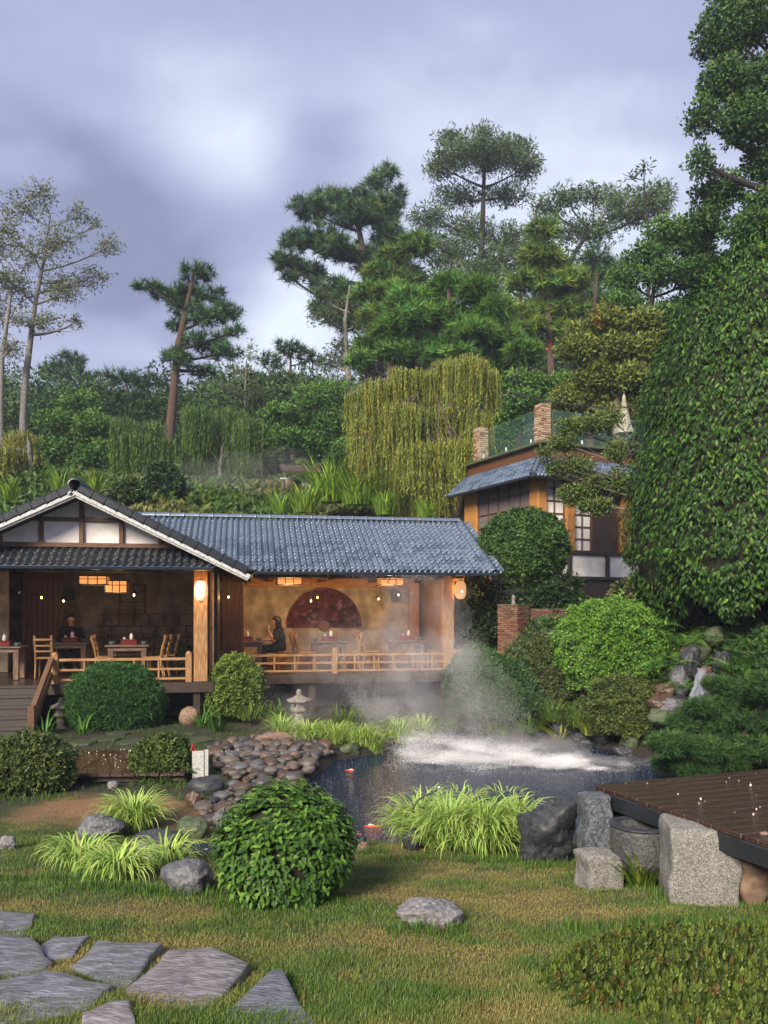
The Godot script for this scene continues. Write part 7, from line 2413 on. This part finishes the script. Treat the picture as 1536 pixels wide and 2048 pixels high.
func lanterns_and_small_things() -> void:
	stone_lantern("stone garden lantern standing by the pond before the wing", 598, 1452, 76)
	stone_lantern("smaller weathered stone lantern beside the garden stairs", 122, 1458, 66)
	var h := REST
	paper_lantern("lit oval paper lantern on the post of the gabled room", h * Transform3D(Basis(), Vector3(0.0, EYE + (HZ - 1182) / F * 16.3, 0.32)), 0.2)
	paper_lantern("lit oval paper lantern on the wing's right post", h * Transform3D(Basis(), Vector3(5.90, EYE + (HZ - 1180) / F * 18.9, -1.45)), 0.45)
	# camera under the gable's peak
	var sc := thing("security_camera", "small pale camera mounted under the gable's peak", "camera", h * Transform3D(Basis(Vector3.UP, 0.3), Vector3(-2.36, 4.53, 1.08)))
	part(sc, "camera_body", bx(0.0, 0, 0.02, 0.09, 0.06, 0.15, 0.015), Transform3D(), M["white_paint"])
	part(sc, "lens", lathe_mesh([Vector2(0.001, 0), Vector2(0.022, 0), Vector2(0.022, 0.02), Vector2(0.001, 0.022)], "black_metal", 12), Transform3D(Basis(Vector3.RIGHT, PI / 2), Vector3(0, 0, 0.095)))
	part(sc, "mount", bx(0, 0.03, -0.05, 0.03, 0.06, 0.05, 0.004), Transform3D(), M["white_paint"])
	# brick pillar on the slope
	R.seed = 17
	var o := px(1030, 1316, 18.0)
	var bp := thing("brick_pillar", "weathered red brick pillar among the clipped shrubs", "pillar", Transform3D(Basis(Vector3.UP, deg_to_rad(48)), o + Vector3(0.02, 0, -0.32)))
	var w := 0.52
	part(bp, "core", bx(0, 0.58, 0, w - 0.02, 1.16, w - 0.02, 0.0), Transform3D(), M["mortar"])
	var full := bx(0, 0, 0, 0.158, 0.041, 0.05, 0.005)
	var half := bx(0, 0, 0, 0.07, 0.041, 0.05, 0.005)
	for r in 24:
		for side in 4:
			var b := Basis(Vector3.UP, side * PI / 2)
			var x := -w * 0.5
			var off := r % 2 == side % 2
			for k in (4 if off else 3):
				var small := off and (k == 0 or k == 3)
				var l := 0.08 if small else 0.172
				if not off and k == 2: l = 0.172
				part(bp, "brick", half if small else full, Transform3D(b * Basis(Vector3.FORWARD, rv(-0.01, 0.01)), b * Vector3(x + l * 0.5, 0.025 + r * 0.0485, w * 0.5 - 0.018 + rv(-0.006, 0.008))), M[["brick_a", "brick_b", "brick_c", "brick_a"][R.randi() % 4]])
				x += l
	part(bp, "cap", bx(0, 1.185, 0, w + 0.02, 0.04, w + 0.02, 0.01), Transform3D(), M["rock_moss"])
	single("stone_figure", "small pale stone ornament standing on the brick pillar", "ornament", lathe_mesh([Vector2(0.001, 0), Vector2(0.06, 0), Vector2(0.05, 0.05), Vector2(0.03, 0.08), Vector2(0.05, 0.13), Vector2(0.045, 0.18), Vector2(0.02, 0.21), Vector2(0.001, 0.215)], "rock_light", 12), Transform3D(Basis(), o + Vector3(0.02, 1.205, -0.32)))
	# low brick wall going right from the pillar
	var bw := thing("brick_wall", "low mossy brick wall running right from the brick pillar", "wall", Transform3D(Basis(Vector3.UP, deg_to_rad(-8)), o + Vector3(0.35, 0.35, -0.52)))
	part(bw, "core", bx(0.45, 0.38, 0, 0.9, 0.76, 0.16, 0.0), Transform3D(), M["mortar"])
	for r in 15:
		for k in 5: part(bw, "brick", full, Transform3D(Basis(), Vector3(0.09 + k * 0.172 + (0.08 if r % 2 else 0.0), 0.03 + r * 0.0485, 0.075 + rv(-0.006, 0.006))), M[["brick_b", "rock_moss", "brick_b", "brick_a"][R.randi() % 4]])
	# white board beside the plank walk
	var bo := thing("white_board", "pale folded board standing upright beside the small azalea", "board", Transform3D(Basis(Vector3.UP, 0.25), on_ground(402, 1560)))
	part(bo, "panel", bx(-0.04, 0.20, 0, 0.16, 0.40, 0.03, 0.006), Transform3D(), M["box_white"])
	part(bo, "panel", bx(0.075, 0.20, -0.04, 0.055, 0.405, 0.10, 0.006), Transform3D(), M["box_white"])
	part(bo, "edge", bx(0.042, 0.20, 0.012, 0.012, 0.40, 0.012, 0.002), Transform3D(), M["steel"])
	# spotlight on the far bank
	var sl := thing("spotlight", "small white rectangular spotlight on the rocks by the waterfall", "spotlight", Transform3D(Basis(Vector3.UP, -0.35), px(1271, 1442, 13.9)))
	part(sl, "housing", bx(0, 0.05, 0, 0.17, 0.10, 0.06, 0.012), Transform3D(Basis(Vector3.RIGHT, -0.25), Vector3.ZERO), M["white_paint"])
	part(sl, "front_glass", bx(0, 0.05, 0.032, 0.145, 0.078, 0.008, 0.002), Transform3D(Basis(Vector3.RIGHT, -0.25), Vector3.ZERO), M["ceramic_white"])
	part(sl, "bracket", bx(0, -0.03, -0.01, 0.03, 0.09, 0.03, 0.004), Transform3D(), M["black_metal"])
	# black hose with a small lamp head in the striped grass
	var hs := Geo.new()
	var pts := PackedVector3Array()
	var rad := PackedFloat32Array()
	for q in [[826, 1640], [826, 1618], [834, 1602], [848, 1592], [866, 1584], [876, 1577]]:
		pts.append(px(q[0], q[1], 7.45)); rad.append(0.010)
	hs.tube(pts, rad, 7)
	var gl := thing("garden_spike_lamp", "thin black curved lamp stem rising from the striped grass", "garden lamp", Transform3D())
	part(gl, "stem", hs.mesh(M["black_metal"]))
	part(gl, "head", lathe_mesh([Vector2(0.001, -0.02), Vector2(0.016, -0.015), Vector2(0.018, 0.01), Vector2(0.001, 0.02)], "steel", 10), Transform3D(Basis(), px(878, 1576, 7.45)))
	koi()

func koi() -> void:
	# koi just breaking the surface
	var k := 0
	for q in [[745, 1652, -0.118, 0.30, 0.1, "koi_red", "red koi gliding at the near shore of the pond"], [712, 1668, -0.118, 0.24, 0.3, "koi_red", "smaller red koi close to the near shore stones"], [700, 1540, -0.118, 0.26, 2.9, "koi_red", "red koi far out near the river stones"], [398, 1712, 0.052, 0.26, 0.5, "koi_red", "red koi in the small pool between the rocks"], [412, 1698, 0.052, 0.2, 1.0, "koi_white", "pale koi beside the red one in the small pool"], [404, 1722, 0.052, 0.2, 0.2, "koi_red", "second red koi at the small pool's near side"]]:
		var d: float = (EYE - q[2]) * F / (q[1] - HZ)
		var p := px(q[0], q[1], d)
		var t := thing("koi", q[6], "fish", Transform3D(Basis(Vector3.UP, q[4]), p + Vector3(0, -0.020, 0)))
		var g := Geo.new()
		var path := PackedVector3Array()
		var rad := PackedFloat32Array()
		for e in 11:
			var u := e / 10.0
			path.append(Vector3((0.5 - u) * q[3], 0, sin(u * 5.0 + k) * 0.03 * u))
			rad.append(q[3] * 0.10 * pow(sin(PI * clampf(0.06 + u * 0.9, 0, 1)), 0.7))
		g.tube(path, rad, 9)
		part(t, "fish_body", g.mesh(), Transform3D(), M[q[5]])
		var tl := Geo.new()
		var e0 := path[10]
		tl.tri(e0 + Vector3(0.02, 0, 0), e0 + Vector3(-0.07, 0.016, 0.035), e0 + Vector3(-0.045, 0.008, 0))
		tl.tri(e0 + Vector3(0.02, 0, 0), e0 + Vector3(-0.045, 0.008, 0), e0 + Vector3(-0.07, 0.016, -0.035))
		tl.tri(Vector3(0.03, q[3] * 0.1, 0), Vector3(-0.06, q[3] * 0.1, 0), Vector3(-0.03, q[3] * 0.16, 0))
		part(t, "tail_fin", tl.mesh(), Transform3D(), M["koi_white"])
		k += 1

# ---------------------------------------------------------------- people
func figure(bones: Array, cell: float, soft: float) -> Geo:
	# bones: [from, to, radius there, radius here]; summed as soft capsules and meshed by surface nets
	var lo := Vector3(1e9, 1e9, 1e9)
	var hi := -lo
	for b in bones:
		var m: float = maxf(b[2], b[3]) + soft * 3.0
		for e in 2:
			lo = lo.min(b[e] - Vector3(m, m, m))
			hi = hi.max(b[e] + Vector3(m, m, m))
	var n := Vector3i(((hi - lo) / cell).ceil()) + Vector3i(2, 2, 2)
	var f := PackedFloat32Array()
	f.resize(n.x * n.y * n.z)
	for b in bones:
		var a: Vector3 = b[0]
		var d: Vector3 = b[1] - a
		var ra: float = b[2]
		var rb: float = b[3]
		var dd := maxf(d.length_squared(), 1e-9)
		var m := maxf(ra, rb) + soft * 4.0
		var i0 := Vector3i(((a.min(b[1]) - Vector3(m, m, m) - lo) / cell).floor()).clamp(Vector3i.ZERO, n - Vector3i.ONE)
		var i1 := Vector3i(((a.max(b[1]) + Vector3(m, m, m) - lo) / cell).ceil()).clamp(Vector3i.ZERO, n - Vector3i.ONE)
		for z in range(i0.z, i1.z + 1):
			for y in range(i0.y, i1.y + 1):
				var row := (z * n.y + y) * n.x
				for x in range(i0.x, i1.x + 1):
					var w := lo + Vector3(x, y, z) * cell - a
					var t := clampf(w.dot(d) / dd, 0.0, 1.0)
					var s := (w - d * t).length() - lerpf(ra, rb, t)
					if s < soft * 5.0: f[row + x] += exp(-s / soft)
	var g := Geo.new()
	var id := {}
	var vs := PackedVector3Array()
	var ns := PackedVector3Array()
	var sx := 1
	var sy := n.x
	var sz := n.x * n.y
	for z in n.z - 1:
		for y in n.y - 1:
			for x in n.x - 1:
				var o := z * sz + y * sy + x
				var c := 0
				for e in 8:
					if f[o + (e & 1) * sx + ((e >> 1) & 1) * sy + ((e >> 2) & 1) * sz] > 1.0: c += 1
				if c == 0 or c == 8: continue
				var p := Vector3.ZERO
				var k := 0
				for e in 8:
					for ax in 3:
						if e & (1 << ax): continue
						var e2 := e | (1 << ax)
						var va := log(f[o + (e & 1) + ((e >> 1) & 1) * sy + ((e >> 2) & 1) * sz] + 1e-9)
						var vb := log(f[o + (e2 & 1) + ((e2 >> 1) & 1) * sy + ((e2 >> 2) & 1) * sz] + 1e-9)
						if (va > 0) == (vb > 0): continue
						var u := va / (va - vb)
						var q := Vector3(e & 1, (e >> 1) & 1, (e >> 2) & 1)
						q[ax] += u
						p += q
						k += 1
				id[o] = vs.size()
				vs.append(lo + (Vector3(x, y, z) + p / k) * cell)
				ns.append(-Vector3(f[o + sx] - f[o], f[o + sy] - f[o], f[o + sz] - f[o]))
	var base := g.v.size()
	var fn := PackedVector3Array()
	fn.resize(vs.size())
	for o in id:
		for ax in 3:
			var st: int = [sx, sy, sz][ax]
			var u: int = [sy, sz, sx][ax]
			var v: int = [sz, sx, sy][ax]
			var a := f[o] > 1.0
			var b := f[o + st] > 1.0
			if a == b: continue
			if not (id.has(o - u) and id.has(o - v) and id.has(o - u - v)): continue
			var q := [id[o], id[o - u], id[o - u - v], id[o - v]]
			if not a: q.reverse()
			var m := (vs[q[2]] - vs[q[0]]).cross(vs[q[3]] - vs[q[1]])
			for e in 4: fn[q[e]] += m
			g.ix.append_array(PackedInt32Array([base + q[0], base + q[2], base + q[1], base + q[0], base + q[3], base + q[2]]))
	for k in vs.size():
		g.v.append(vs[k]); g.n.append(fn[k].normalized()); g.uv.append(Vector2.ZERO); g.c.append(Color.WHITE)
	return g

func join(a: Geo, b: Geo) -> void:
	var s := a.v.size()
	a.v.append_array(b.v); a.n.append_array(b.n); a.uv.append_array(b.uv); a.c.append_array(b.c)
	for k in b.ix: a.ix.append(s + k)

func hand(wrist: Vector3, dir: Vector3, palm: Vector3, curl: float, side: float) -> Geo:
	# dir: along the fingers, palm: the way the palm faces
	var x := dir.normalized()
	var z := palm.normalized()
	var y := z.cross(x).normalized() * side
	var bones := [[wrist, wrist + x * 0.08, 0.021, 0.026], [wrist + x * 0.02 - y * 0.012, wrist + x * 0.085 - y * 0.026, 0.017, 0.014], [wrist + x * 0.02 + y * 0.012, wrist + x * 0.085 + y * 0.026, 0.017, 0.014]]
	for k in 4:
		var o := wrist + x * 0.082 + y * (k - 1.5) * 0.019
		var l: float = [0.068, 0.078, 0.072, 0.056][k]
		var d := x
		for s in 3:
			var e: Vector3 = o + d * l * [0.46, 0.31, 0.23][s]
			bones.append([o, e, 0.0088 - 0.0008 * s, 0.0084 - 0.0008 * s])
			o = e
			d = (d * cos(curl) + z * sin(curl)).normalized() if s == 0 else (d + z * curl * 0.9).normalized()
	var t0 := wrist + x * 0.03 - y * 0.024
	var t1 := t0 + (x * 0.6 - y * 0.7 + z * 0.25).normalized() * 0.042
	bones.append([t0, t1, 0.012, 0.010])
	bones.append([t1, t1 + (x * 0.8 - y * 0.15 + z * 0.5).normalized() * 0.034, 0.0098, 0.008])
	return figure(bones, 0.004, 0.0035)

func head_bones(c: Vector3, face: Vector3) -> Array:
	# skull, jaw, brow, nose, lips, chin, ears; face is where it looks
	var f := face.normalized()
	var s := Vector3.UP.cross(f).normalized()
	var u := f.cross(s).normalized()
	return [[c + u * 0.035 - f * 0.02, c + u * 0.03 + f * 0.012, 0.083, 0.080], [c - u * 0.03 + f * 0.03, c - u * 0.06 + f * 0.045, 0.058, 0.044], [c - u * 0.092 + f * 0.062, c - u * 0.088 + f * 0.058, 0.018, 0.02],
		[c + u * 0.012 + f * 0.086, c - u * 0.022 + f * 0.104, 0.009, 0.013], [c - u * 0.026 + f * 0.094 - s * 0.011, c - u * 0.026 + f * 0.094 + s * 0.011, 0.009, 0.009], [c - u * 0.052 + f * 0.084 - s * 0.018, c - u * 0.052 + f * 0.084 + s * 0.018, 0.009, 0.009], [c + u * 0.028 + f * 0.078 - s * 0.034, c + u * 0.028 + f * 0.078 + s * 0.034, 0.014, 0.014],
		[c - u * 0.014 - s * 0.078 - f * 0.005, c + u * 0.022 - s * 0.083 - f * 0.012, 0.010, 0.014], [c - u * 0.014 + s * 0.078 - f * 0.005, c + u * 0.022 + s * 0.083 - f * 0.012, 0.010, 0.014]]

func eyes(t: Node3D, c: Vector3, face: Vector3) -> void:
	var f := face.normalized()
	var s := Vector3.UP.cross(f).normalized()
	for k in [-1.0, 1.0]:
		var g := Geo.new()
		g.lathe([Vector2(0.001, -0.008), Vector2(0.007, -0.004), Vector2(0.009, 0.0), Vector2(0.007, 0.004), Vector2(0.001, 0.008)], 8, c + f * 0.081 + s * 0.031 * k + Vector3(0, 0.006, 0))
		part(t, "eye", g.mesh(), Transform3D(), M["hair"])

func people() -> void:
	# woman in black, seated, facing left with one hand raised to her face (her own axes: looks along -x)
	var w := thing("person", "woman in loose black dress with long dark hair seated at a table, hand raised", "person", rp(558, 3.05, 0.0, 0.0))
	var hc := Vector3(-0.075, 1.165, 0.0)
	var face := Vector3(-1, -0.06, 0.12)
	var skin := figure([[Vector3(-0.03, 0.94, 0), Vector3(-0.05, 1.10, 0), 0.052, 0.046], [Vector3(-0.0, 0.60, 0), Vector3(-0.02, 0.90, 0), 0.11, 0.12], [Vector3(-0.02, 0.93, -0.16), Vector3(-0.02, 0.93, 0.16), 0.05, 0.05],
		[Vector3(-0.02, 0.93, 0.17), Vector3(-0.13, 0.72, 0.23), 0.042, 0.036], [Vector3(-0.13, 0.72, 0.23), Vector3(-0.25, 0.945, 0.16), 0.036, 0.024], [Vector3(-0.02, 0.93, -0.17), Vector3(-0.14, 0.71, -0.22), 0.042, 0.036], [Vector3(-0.14, 0.71, -0.22), Vector3(-0.36, 0.735, -0.12), 0.036, 0.024],
		[Vector3(0.0, 0.52, 0.09), Vector3(-0.40, 0.50, 0.10), 0.075, 0.055], [Vector3(0.0, 0.52, -0.09), Vector3(-0.40, 0.50, -0.10), 0.075, 0.055], [Vector3(-0.40, 0.49, 0.10), Vector3(-0.36, 0.09, 0.11), 0.05, 0.034], [Vector3(-0.40, 0.49, -0.10), Vector3(-0.36, 0.09, -0.11), 0.05, 0.034], [Vector3(-0.35, 0.045, 0.11), Vector3(-0.50, 0.03, 0.12), 0.035, 0.026], [Vector3(-0.35, 0.045, -0.11), Vector3(-0.50, 0.03, -0.12), 0.035, 0.026]], 0.014, 0.016)
	join(skin, figure(head_bones(hc, face), 0.005, 0.006))
	join(skin, hand(Vector3(-0.25, 0.945, 0.16), Vector3(-0.12, 1, -0.2), Vector3(0.8, 0.2, -0.6), 0.75, 1.0))
	join(skin, hand(Vector3(-0.36, 0.735, -0.12), Vector3(-1, -0.05, 0.3), Vector3(0.05, -1, 0.1), 0.35, 1.0))
	part(w, "figure", skin.mesh(), Transform3D(), M["skin"])
	eyes(w, hc, face)
	part(w, "dress", figure([[Vector3(0.01, 0.55, 0), Vector3(-0.0, 0.78, 0), 0.165, 0.15], [Vector3(0.0, 0.78, 0), Vector3(-0.02, 0.93, 0), 0.15, 0.12], [Vector3(-0.02, 0.925, -0.15), Vector3(-0.02, 0.925, 0.15), 0.07, 0.07], [Vector3(-0.02, 0.92, 0.16), Vector3(-0.11, 0.76, 0.22), 0.066, 0.062], [Vector3(-0.02, 0.92, -0.16), Vector3(-0.12, 0.75, -0.21), 0.066, 0.062], [Vector3(0.02, 0.53, 0.09), Vector3(-0.42, 0.51, 0.10), 0.12, 0.088], [Vector3(0.02, 0.53, -0.09), Vector3(-0.42, 0.51, -0.10), 0.12, 0.088], [Vector3(-0.42, 0.50, 0.09), Vector3(-0.38, 0.16, 0.10), 0.09, 0.10], [Vector3(-0.42, 0.50, -0.09), Vector3(-0.38, 0.16, -0.10), 0.09, 0.10], [Vector3(0.04, 0.98, 0.0), Vector3(-0.0, 0.98, 0.0), 0.07, 0.06]], 0.014, 0.02).mesh(), Transform3D(), M["black_cloth"])
	part(w, "hair", figure([[hc + Vector3(0.03, 0.055, 0), hc + Vector3(-0.005, 0.062, 0), 0.094, 0.086], [hc + Vector3(0.055, 0.02, 0.02), hc + Vector3(0.085, -0.16, 0.03), 0.075, 0.06], [hc + Vector3(0.055, 0.02, -0.02), hc + Vector3(0.085, -0.16, -0.03), 0.075, 0.06], [hc + Vector3(0.085, -0.14, 0), hc + Vector3(0.10, -0.28, 0.01), 0.062, 0.03], [hc + Vector3(0.02, 0.0, 0.075), hc + Vector3(0.04, -0.12, 0.075), 0.03, 0.026], [hc + Vector3(0.02, 0.0, -0.075), hc + Vector3(0.04, -0.12, -0.075), 0.03, 0.026]], 0.008, 0.01).mesh(), Transform3D(), M["hair"])
	# man in dark clothes seated farther back in the gabled room (his own axes: looks along +z)
	var m := thing("person", "dark dressed man seated at a table deep in the unlit gabled room", "person", rp(143, 3.66, 0.0, 0.1))
	var mc := Vector3(0, 1.23, 0.06)
	var mf := Vector3(0.1, -0.12, 1)
	var body := figure([[Vector3(0, 0.98, 0.0), Vector3(0, 1.15, 0.03), 0.06, 0.055], [Vector3(0, 0.58, 0), Vector3(0, 0.92, 0.0), 0.14, 0.15], [Vector3(-0.19, 0.97, 0), Vector3(0.19, 0.97, 0), 0.06, 0.06], [Vector3(-0.21, 0.96, 0), Vector3(-0.27, 0.74, 0.12), 0.05, 0.042], [Vector3(-0.27, 0.74, 0.12), Vector3(-0.14, 0.78, 0.34), 0.042, 0.028], [Vector3(0.21, 0.96, 0), Vector3(0.27, 0.74, 0.12), 0.05, 0.042], [Vector3(0.27, 0.74, 0.12), Vector3(0.12, 0.80, 0.34), 0.042, 0.028],
		[Vector3(-0.1, 0.53, 0), Vector3(-0.13, 0.51, 0.42), 0.085, 0.06], [Vector3(0.1, 0.53, 0), Vector3(0.13, 0.51, 0.42), 0.085, 0.06], [Vector3(-0.13, 0.5, 0.42), Vector3(-0.13, 0.1, 0.40), 0.055, 0.038], [Vector3(0.13, 0.5, 0.42), Vector3(0.13, 0.1, 0.40), 0.055, 0.038], [Vector3(-0.13, 0.05, 0.38), Vector3(-0.14, 0.035, 0.54), 0.04, 0.03], [Vector3(0.13, 0.05, 0.38), Vector3(0.14, 0.035, 0.54), 0.04, 0.03]], 0.015, 0.018)
	join(body, figure(head_bones(mc, mf), 0.006, 0.007))
	join(body, hand(Vector3(-0.14, 0.78, 0.34), Vector3(0.5, 0.0, 0.8), Vector3(0, -1, 0.1), 0.4, 1.0))
	join(body, hand(Vector3(0.12, 0.80, 0.34), Vector3(-0.5, 0.2, 0.8), Vector3(-0.2, -1, 0), 0.5, -1.0))
	part(m, "figure", body.mesh(), Transform3D(), M["skin"])
	eyes(m, mc, mf)
	part(m, "jacket", figure([[Vector3(0, 0.56, 0), Vector3(0, 0.92, 0.0), 0.17, 0.175], [Vector3(-0.18, 0.97, 0), Vector3(0.18, 0.97, 0), 0.082, 0.082], [Vector3(-0.21, 0.96, 0), Vector3(-0.27, 0.74, 0.12), 0.072, 0.062], [Vector3(-0.27, 0.74, 0.12), Vector3(-0.17, 0.775, 0.29), 0.06, 0.046], [Vector3(0.21, 0.96, 0), Vector3(0.27, 0.74, 0.12), 0.072, 0.062], [Vector3(0.27, 0.74, 0.12), Vector3(0.15, 0.79, 0.29), 0.06, 0.046]], 0.015, 0.018).mesh(), Transform3D(), M["black_cloth"])
	part(m, "trousers", figure([[Vector3(-0.1, 0.53, -0.02), Vector3(-0.13, 0.51, 0.43), 0.105, 0.08], [Vector3(0.1, 0.53, -0.02), Vector3(0.13, 0.51, 0.43), 0.105, 0.08], [Vector3(-0.13, 0.5, 0.43), Vector3(-0.13, 0.12, 0.40), 0.076, 0.062], [Vector3(0.13, 0.5, 0.43), Vector3(0.13, 0.12, 0.40), 0.076, 0.062]], 0.015, 0.016).mesh(), Transform3D(), M["grey_cloth"])
	part(m, "hair", figure([[mc + Vector3(0, 0.06, -0.03), mc + Vector3(0, 0.062, 0.01), 0.09, 0.082], [mc + Vector3(0, 0.0, -0.05), mc + Vector3(0, -0.04, -0.055), 0.07, 0.05]], 0.008, 0.008).mesh(), Transform3D(), M["hair"])

# ---------------------------------------------------------------- steam over the pond
func steam() -> void:
	R.seed = 2024
	var t := thing("steam", "white steam drifting over the pond from its right shore and rising before the wing", "steam", Transform3D(), "", "stuff")
	var puff := func(x: float, y: float, d: float, rx_: float, ry: float, rz: float, dens: float, tilt: float) -> void:
		var f := FogVolume.new()
		f.name = "puff"
		f.shape = RenderingServer.FOG_VOLUME_SHAPE_ELLIPSOID
		var k := d / F
		f.size = Vector3(rx_ * k * 2.0, ry * k * 2.0, rz * 2.0)
		f.transform = Transform3D(Basis(Vector3.BACK, tilt), px(x, y, d))
		var m := FogMaterial.new()
		m.resource_name = "steam_air"
		m.density = dens
		m.albedo = Color(0.97, 0.96, 0.985)
		f.material = m
		t.add_child(f, true)
	# the jet from the right shore, lying on the water
	for k in 30:
		var u := k / 29.0
		puff.call(lerpf(1248, 830, u) + rv(-16, 16), lerpf(1528, 1510, u) + rv(-7, 5), lerpf(12.6, 13.2, u) + rv(-0.2, 0.2), rv(24, 52), lerpf(9, 20, u) * rv(0.7, 1.2), rv(0.15, 0.35), lerpf(0.45, 0.25, u) * rv(0.6, 1.2), rv(-0.1, 0.1))
	for k in 20: puff.call(rv(840, 1180), rv(1474, 1508), rv(12.9, 13.8), rv(30, 70), rv(12, 30), rv(0.2, 0.4), rv(0.12, 0.3), rv(-0.15, 0.15))
	# rising, thinning columns
	for k in 80:
		var u := pow(R.randf(), 0.8)
		puff.call(lerpf(890, 850, u) + rv(-85, 75), lerpf(1492, 1190, u) + rv(-14, 14), rv(13.4, 15.8), rv(14, 42), rv(18, 58), rv(0.15, 0.4), lerpf(0.17, 0.08, u) * rv(0.5, 1.3), rv(-0.6, 0.6))
	for k in 36:
		puff.call(rv(580, 860), rv(1270, 1425), rv(14.6, 16.2), rv(20, 60), rv(18, 52), rv(0.2, 0.5), rv(0.03, 0.10), rv(-0.5, 0.5))
	# thin mist among the hill trees
	for q in [[470, 940, 60], [520, 980, 50], [430, 985, 70], [560, 930, 60], [390, 950, 50]]:
		puff.call(q[0], q[1], 31.0, q[2], q[2] * 0.6, 1.6, 0.025, 0.2)
	# the same vapour's larger droplets, which catch the light: spray low on the water, thinning wisps above
	var g := Geo.new()
	var o6 := [Vector3.UP, Vector3.DOWN, Vector3.LEFT, Vector3.RIGHT, Vector3.FORWARD, Vector3.BACK]
	for a in [2, 3]:
		for b in [4, 5]:
			for c in [0, 1]:
				var n: Vector3 = o6[a] + o6[b] + o6[c]
				if (o6[b] - o6[a]).cross(o6[c] - o6[a]).dot(n) > 0: g.tri(o6[a], o6[b], o6[c])
				else: g.tri(o6[a], o6[c], o6[b])
	var m := g.mesh(M["steam_drop"])
	var xs := []
	var cs := PackedColorArray()
	var ns := FastNoiseLite.new()
	ns.seed = 3
	ns.frequency = 1.0
	ns.fractal_octaves = 4
	var tries := 0
	while xs.size() < 240000 and tries < 1600000:
		tries += 1
		var p: Vector3
		var want := 1.0
		var r := rv(0.0016, 0.0034)
		if R.randf() < 0.34:
			# spray and low drift on the water
			var u := pow(R.randf(), 0.9)
			p = px(lerpf(1250, 800, u), lerpf(1536, 1518, u), lerpf(12.5, 13.1, u))
			var hh := lerpf(0.05, 0.26, u)
			p += Vector3(R.randfn(0, 0.14), absf(R.randfn(0, hh)) - 0.02, R.randfn(0, lerpf(0.12, 0.55, u)))
			want = clampf(0.22 + ns.get_noise_3d(p.x * 0.9, p.y * 4.0, p.z * 1.6) * 1.6, 0.0, 1.0)
		else:
			# the plume leans left as it rises, with wide thin skirts
			var u := R.randf()
			var x := lerpf(885, 845, u) + R.randfn(0, lerpf(85, 70, u))
			var w := R.randf()
			if w < 0.30: x = R.randfn(700, 90)
			elif w < 0.42: x = R.randfn(1000, 90)
			p = px(x, lerpf(1505, 1150 if w > 0.42 else 1260, u), 14.3 + R.randfn(0, 0.5))
			r = rv(0.0009, 0.0019)
			want = clampf(0.36 + ns.get_noise_3d(p.x * 0.8 + p.y * 0.4, p.y * 0.65, p.z * 0.4) * 1.5, 0.0, 1.0)
			want *= want
		if R.randf() > want or p.y < -0.1: continue
		xs.append(Transform3D(Basis().scaled(Vector3.ONE * r), p))
		cs.append(Color.WHITE)
	scatter(self, "steam_droplets", m, xs, cs)
